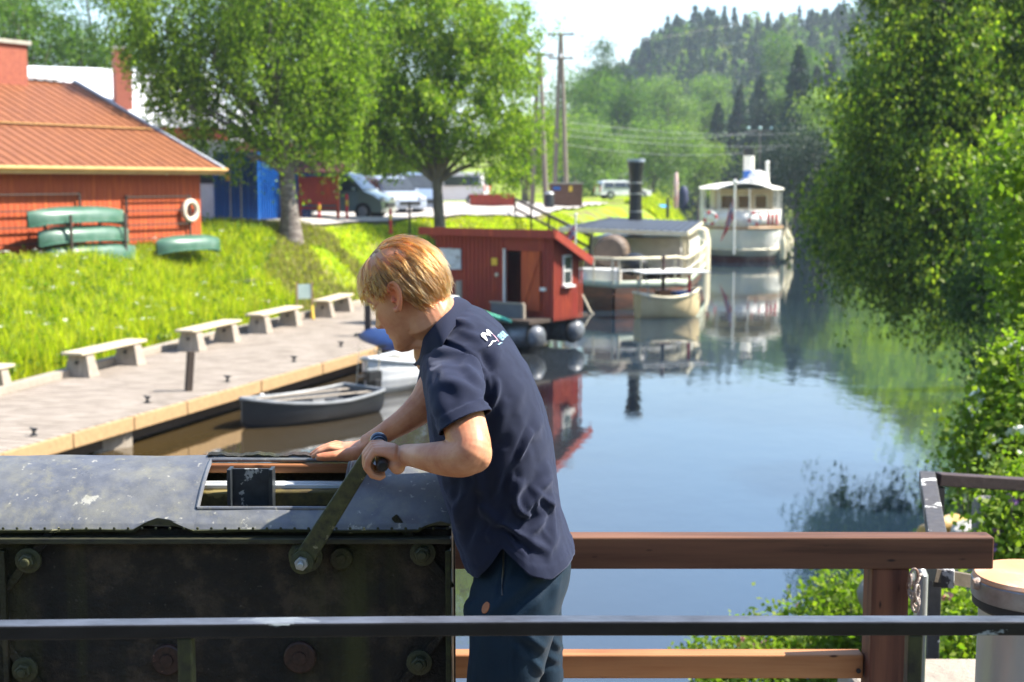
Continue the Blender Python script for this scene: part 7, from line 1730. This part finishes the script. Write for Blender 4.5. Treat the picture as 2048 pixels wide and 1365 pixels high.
emb = [(stroke([(665, 862), (610, 800), (555, 730), (500, 660), (470, 610), (490, 585), (560, 590), (640, 612), (700, 640)], [8, 60, 100, 130, 130, 95, 75, 55, 45]), 'emblem', PRW),
       (stroke([(628, 425), (660, 490), (690, 560), (720, 610), (790, 690)], [40, 80, 75, 60, 10]), 'emblem', PRW), (stroke([(650, 425), (720, 485), (790, 550), (850, 595)], [30, 55, 40, 8]), 'emblem', PRW),
       (stroke([(680, 1045), (770, 985), (820, 910), (850, 860), (920, 870), (1000, 825)], [12, 50, 60, 45, 45, 10]), 'wave_mark', PRW),
       (stroke([(1060, 1005), (1130, 990), (1150, 945), (1235, 945)], [10, 34, 34, 8]), 'small_wave_mark', PRB), (stroke([(850, 600), (930, 680), (1010, 780), (1095, 905)], [10, 14, 16, 12]), 'line_mark', PRP)]
for me_, nm, m_ in emb: project(me_, nm, m_)
fc = bpy.data.curves.new('back_lettering', 'FONT'); fc.body = 'UENKAR'; fo_ = bpy.data.objects.new('tmp', fc); COL.objects.link(fo_)
dg = bpy.context.evaluated_depsgraph_get(); tm = bpy.data.meshes.new_from_object(fo_.evaluated_get(dg), depsgraph=dg); bpy.data.objects.remove(fo_)
vs = get_co(tm); wv, hv = vs[:, 0].max(), vs[:, 1].max(); u, w = vs[:, 0] / wv, vs[:, 1] / hv
A0, Bx, Cy = np.array([1215, 850.]), np.array([235, -210.]), np.array([-215, -190.])      # lower-left, along the word, up
q = A0 + u[:, None] * Bx + w[:, None] * Cy; vs[:, 0] = 940 + q[:, 0] / 19.5; vs[:, 1] = 640 + q[:, 1] / 19.5; set_co(tm, vs); project(tm, 'back_lettering', PRB)
# ---- shorts ----
mb = MB()
def ls(L, Rr, y, Yc, hd, p=2.5): return tsec((L, y), (Rr, y), Yc, hd, p)
mb.loft([ls(962, 1128, 1050, 2.95, .150), ls(960, 1138, 1090, 2.95, .158), ls(952, 1141, 1125, 2.945, .165), ls(946, 1134, 1165, 2.94, .168), ls(955, 1122, 1205, 2.94, .160), ls(975, 1105, 1240, 2.94, .12)])
mb.loft([ls(968, 1120, 1120, 2.89, .10), ls(942, 1124, 1180, 2.875, .105), ls(934, 1118, 1222, 2.865, .105), ls(937, 1108, 1270, 2.86, .100), ls(938, 1092, 1320, 2.86, .096), ls(934, 1074, 1372, 2.86, .093), ls(931, 1062, 1430, 2.86, .090), ls(930, 1058, 1475, 2.86, .089)])
mb.loft([ls(1000, 1122, 1160, 3.01, .10), ls(1010, 1122, 1230, 3.04, .10), ls(1022, 1123, 1290, 3.05, .090), ls(1030, 1125, 1345, 3.055, .084), ls(1034, 1127, 1388, 3.06, .080)])
so2 = remesh(mb, .0060, 6)
bm = bmesh.new(); bm.from_mesh(so2)
cut(P(1080, 1357, 3.05), Vector((.05, 0, -1)).normalized(), lambda c: c.y > 2.955 and c.z < P(1080, 1330, 3.05).z)
cut(P(1000, 1455, 2.86), Vector((0, 0, -1)), lambda c: c.y <= 2.965 and c.z < P(1000, 1430, 2.86).z)
bmesh.ops.delete(bm, geom=[v for v in bm.verts if not v.link_faces], context='VERTS'); bm.to_mesh(so2); bm.free()
V = get_co(so2); N = get_no(so2); px, py = to_px(V); nearside = 1 / (1 + np.exp((V[:, 1] - 2.95) / .02)); disp = .0022 * noise3(V, 18, 2) + .0012 * noise3(V, 45, 6)
for a in [((1125, 1110), (960, 1240), 12, 5 * mm), ((1090, 1120), (990, 1190), 10, 4 * mm), ((1110, 1170), (1000, 1270), 12, 5 * mm), ((1050, 1270), (1090, 1300), 9, 6 * mm), ((1030, 1280), (1080, 1325), 8, -5 * mm), ((1035, 1085), (1002, 1215), 5, 3 * mm), ((1020, 1080), (995, 1200), 4, -2 * mm), ((942, 1200), (938, 1240), 14, 9 * mm),
          ((970, 1110), (950, 1180), 9, 3 * mm), ((1060, 1300), (1085, 1350), 8, 5 * mm), ((1028, 1250), (1026, 1365), 3, -2.5 * mm), ((1120, 1140), (1105, 1220), 10, 4 * mm), ((1000, 1180), (960, 1300), 14, 3 * mm)]: ridge(*a)
f_ = 1 - nearside
for a in [((1100, 1275), (1122, 1300), 6, 5 * mm), ((1085, 1310), (1120, 1325), 6, 5 * mm)]:
    nearside = f_; ridge(*a)
V += N * disp[:, None]
hb2 = ((py > 1338) & (V[:, 1] > 2.965)) | (py > 1436); V += N * (hb2 * .002)[:, None]; set_co(so2, V)
t = NT('teal_navy_shorts'); v = t.coord(); n1 = t.noise(v, 300, 3, .6); n2 = t.noise(v, 7, 5)
t.link(t.ramp(n2, [(.3, (.004, .015, .030)), (.7, (.006, .020, .038))]), t.b.inputs['Base Color']); t.b.inputs['Roughness'].default_value = .62; t.b.inputs['Specular IOR Level'].default_value = .15; t.b.inputs['Sheen Weight'].default_value = .05
t.link(t.bump(n1, .6, .0014), t.b.inputs['Normal']); SHM = t.m
sho = attach(so2, 'shorts', SHM)
sbv = BVHTree.FromPolygons([Vector(x) for x in get_co(so2)], [tuple(p.vertices) for p in so2.polygons])
def hit(px_, py_, off=.0):
    d = ray(px_, py_).normalized(); loc, nor, i, ds = sbv.ray_cast(Vector((0, 0, CAMZ)) - mo_, d); 
    if loc is None: loc, nor = P(px_, py_, 2.80) - mo_, Vector((0, -1, 0))
    return loc + nor * off, nor
c, n = hit(972, 1216); mb = MB(); mb.lathe(c, [(.0118, -.001), (.0122, .0018), (.0112, .0026), (.004, .0024)], 28, n); mb.build('leather_badge', mat('tan_leather', (.46, .17, .07), (.38, .13, .05), 30, .55), sho, smooth=True)
zp = [hit(1008 - .030 * (y - 1085), y, .0015)[0] for y in range(1080, 1196, 8)]; mb = MB(); mb.tube(zp, .0022, 6); mb.build('zip', M['black'], sho, smooth=True)
c, n = hit(1013, 1092, .003); mb = MB(); pts = [c + Vector((.0045 * math.sin(a), 0, .0075 * math.cos(a) - .003)) for a in [2 * math.pi * i / 16 for i in range(17)]]; mb.tube(pts, .0012, 6, caps=False); mb.bar(c + Vector((0, 0, .012)), c + Vector((0, 0, .003)), .0055, .003); mb.build('zip_pull', mat('zip_metal', (.45, .45, .45), (.35, .35, .35), 9, .3, metal=.8), sho)
# ---- shoes ----
for fx, fy, nm in ((P(1034, 1950, 2.95).x, 2.95, 0), (P(1110, 1840, 3.14).x, 3.14, 1)):
    mb = MB(); rings = []
    for i in range(16):
        t_ = i / 15; x = .085 - .285 * t_; w = .036 + .014 * math.sin(math.pi * min(1, t_ * 1.15)) if t_ < .93 else .036; h = np.interp(t_, [0, .12, .3, .5, .8, 1], [.06, .095, .10, .075, .052, .03]); w *= .55 if i in (0, 15) else 1
        rings.append(esec((fx + x - MO[0], fy - MO[1], h / 2 + .012), (0, w, 0), (0, 0, h / 2), 18, 2.6))
    mb.loft(rings); s_ = mb.build('shoe', mat('shoe_grey_%d' % nm, (.10, .10, .11), (.07, .07, .08), 8, .7), man, smooth=True)
    mb = MB(); rings = [esec((fx + .088 - .292 * i / 15 - MO[0], fy - MO[1], .009), (0, (.050 if 0 < i < 15 else .025), 0), (0, 0, .0085), 16, 3) for i in range(16)]; mb.loft(rings); mb.build('sole', M['white'], s_, smooth=True)

# ---- hair ----
def skull(p):   # p local (n,3): returns signed ellipsoid value and outward normal, local frame
    c = np.array([-.002, 0, .040]); r = np.array([.0985, .0765, .0985]); q = (p - c) / r; L = np.linalg.norm(q, axis=1, keepdims=True) + 1e-9
    n = q / r; n /= np.linalg.norm(n, axis=1, keepdims=True); return L[:, 0], n, c + (p - c) / L
gh = np.random.default_rng(11)
def hairline(p):
    x, y, z = p.T; ay = np.abs(y)
    zl = np.interp(x, [-.10, -.06, -.028, -.010, .012, .030, .050, .068, .085, .10], [-.040, -.042, -.030, .034, .030, .016, .040, .062, .080, .088]); return z > zl
WH0 = np.array([.018, .022, .137])
Lm = np.stack([np.array(hf), np.array(hl_), np.array(hu)], 0)      # rows: local axes in world
gl = Lm @ np.array([0, 0, -1.])                                      # gravity, local
def grow(roots, n, length, lift, seed):
    g = np.random.default_rng(seed); m = len(roots); P_ = np.zeros((m, n, 3)); p = roots.copy(); off = lift
    P_[:, 0] = p; step = length / (n - 1); wig = g.normal(size=(m, 3)) * .16
    for k in range(1, n):
        L, nn, sf = skull(p); d = p - WH0; d -= nn * (d * nn).sum(1, keepdims=True); d /= np.linalg.norm(d, axis=1, keepdims=True) + 1e-6
        u = k / (n - 1); front = np.clip((roots[:, 0:1] - .045) / .03, 0, 1); side = np.clip(1 - np.abs(roots[:, 0:1]) / .08, 0, 1)
        back = np.array([-1., 0, -.25]); back = back - nn * (nn @ back)[:, None]
        d = d + back * .45 * (1 - front) * side + gl * (.25 + .75 * u * front + .3 * u) + wig + nn * (.25 * (1 - u))
        d[:, 1:2] += np.sign(roots[:, 1:2]) * 0
        d /= np.linalg.norm(d, axis=1, keepdims=True); p = p + d * step[:, None]
        L, nn, sf = skull(p); want = 1.0 + off * min(1, u * 2.5 + .15)       # stay outside the skull at its layer height
        dist = (L - 1) * .088; push = np.clip(off * min(1, u * 2.2 + .1) - dist, 0, None); p = p + nn * push[:, None]
        pull = np.clip(dist - off - .006, 0, .02) * (1 - front[:, 0]); p = p - nn * (pull * .6)[:, None]
        P_[:, k] = p
    return P_
def roots_(n, g):
    out = []
    while sum(map(len, out)) < n:
        d = g.normal(size=(4 * n, 3)); d /= np.linalg.norm(d, axis=1, keepdims=True); p = np.array([-.002, 0, .040]) + d * np.array([.0985, .0765, .0985]) * 1.03; out.append(p[hairline(p)])
    return np.concatenate(out)[:n]
NG, NP = 760, 12
gr_ = roots_(NG, gh); x0 = gr_[:, 0]; side_ = np.abs(gr_[:, 1]) > .05
ln = np.interp(x0, [-.10, -.04, .0, .04, .08, .10], [.085, .095, .080, .075, .115, .12]) * gh.uniform(.66, 1.2, NG); lowz = np.clip((gr_[:, 2] + .04) / .12, .42, 1.1); ln = ln * lowz
fr_ = x0 > .055; ln[fr_] *= np.where(np.abs(gr_[fr_, 1]) < .03, .40, .26)
fs_ = (x0 > .02) & (np.abs(gr_[:, 1]) > .028); ln[fs_] = np.minimum(ln[fs_], np.clip((gr_[fs_, 2] - .060) * 1.0, .012, .07))
above = (x0 > -.022) & (x0 < .05) & (np.abs(gr_[:, 1]) > .045); ln[above] = np.minimum(ln[above], np.clip(gr_[above, 2] - .022, .012, .08))
lift = gh.uniform(.004, .011, NG)
GP = grow(gr_, NP, ln, lift, 5)
NH = 15000; ch = roots_(NH, gh); KD = ((ch[:, None, :] - gr_[None]) ** 2).sum(-1); gi = KD.argmin(1); u = np.linspace(0, 1, NP)[None, :, None]
off = (ch - gr_[gi])[:, None, :]; cl_ = gh.uniform(.15, .8, (NH, 1, 1)); lenv = gh.uniform(.72, 1.05, (NH, 1, 1))
base_ = GP[gi]; kk = np.clip(np.linspace(0, 1, NP)[None, :] * lenv[:, :, 0] * (NP - 1), 0, NP - 1.001); ii = kk.astype(int); ff = (kk - ii)[..., None]; idx = np.arange(NH)[:, None]
curve_ = base_[idx, ii] * (1 - ff) + base_[idx, ii + 1] * ff
jit = gh.normal(size=(NH, 1, 3)) * .0034 * u ** 1.5 + gh.normal(size=(NH, 1, 3)) * .006 * (gh.uniform(size=(NH, 1, 1)) < .05) * u ** 2
HP = curve_ + off * (1 - cl_ * u ** .7) + jit
# a few long strands hanging over the brow
nl = 170; rt = np.stack([gh.uniform(.080, .094, nl), gh.uniform(-.05, .045, nl), gh.uniform(.068, .088, nl)], 1); tgt = np.stack([gh.normal(.113, .004, nl), gh.uniform(-.045, .028, nl), gh.uniform(.006, .040, nl)], 1)
lk_ = gh.integers(0, 6, nl); ty = np.array([-.046, -.034, -.022, -.040, -.050, -.006]); tz_ = np.array([.014, -.004, .022, .006, .030, .048]); tgt[:, 1] = ty[lk_] + gh.normal(size=nl) * .002; tgt[:, 2] = tz_[lk_] + gh.normal(size=nl) * .003; rt[:, 1] = ty[lk_] * 1.0 + gh.normal(size=nl) * .007
uu = np.linspace(0, 1, NP)[None, :, None]; mid = (rt + tgt) / 2 + np.array([.020, 0, .012]); FR = rt[:, None] * (1 - uu) ** 2 + 2 * mid[:, None] * uu * (1 - uu) + tgt[:, None] * uu ** 2
HP = np.concatenate([HP, FR]); NHt = len(HP)
W3 = np.array(HO)[None] + (HP.reshape(-1, 3) @ Lm) * HS - MO
hc_ = bpy.data.hair_curves.new('hair'); hc_.add_curves([NP] * NHt)
hc_.attributes['position'].data.foreach_set('vector', W3.astype('f').ravel())
ra = hc_.attributes.get('radius') or hc_.attributes.new('radius', 'FLOAT', 'POINT')
rad_ = (np.tile(np.interp(np.linspace(0, 1, NP), [0, .6, 1], [1, .9, .25]), NHt) * .00046).astype('f'); ra.data.foreach_set('value', rad_)
HM = bpy.data.materials.new('blond_hair'); HM.use_nodes = True; hn = HM.node_tree; hn.nodes.remove(hn.nodes['Principled BSDF']); hp = hn.nodes.new('ShaderNodeBsdfHairPrincipled'); hp.parametrization = 'COLOR'
hi = hn.nodes.new('ShaderNodeHairInfo'); rp = hn.nodes.new('ShaderNodeValToRGB'); rp.color_ramp.elements[0].color = (.07, .020, .005, 1); rp.color_ramp.elements[1].color = (.44, .165, .034, 1); hn.links.new(hi.outputs['Random'], rp.inputs[0]); hn.links.new(rp.outputs[0], hp.inputs['Color'])
hp.inputs['Roughness'].default_value = .28; hp.inputs['Radial Roughness'].default_value = .4; hn.links.new(hp.outputs[0], hn.nodes['Material Output'].inputs[0])
hc_.materials.append(HM); ho = bpy.data.objects.new('hair', hc_); COL.objects.link(ho); ho.parent = man
# cap of matted hair below the strands
zs_ = 60; pts = []; fs = []
g_ = np.linspace(0, math.pi, zs_); a_ = np.linspace(0, 2 * math.pi, 91)[:-1]; cap = np.array([[(-.002 + (.0985 * 1.035) * math.sin(t_) * math.cos(q), (.0765 * 1.035) * math.sin(t_) * math.sin(q), .040 + (.0985 * 1.055) * math.cos(t_)) for q in a_] for t_ in g_]).reshape(-1, 3)
ok = hairline(cap + [0, 0, -.004]); F = []
for i in range(zs_ - 1):
    for j in range(90):
        q = (i * 90 + j, i * 90 + (j + 1) % 90, (i + 1) * 90 + (j + 1) % 90, (i + 1) * 90 + j)
        if all(ok[k] for k in q): F.append(q)
np_mesh('hair_base', np.array(HO)[None] + (cap @ Lm) * HS - MO, np.array(F), mat('hair_base', (.20, .09, .028), (.28, .13, .04), 60, .6, .4, 200), man, True)
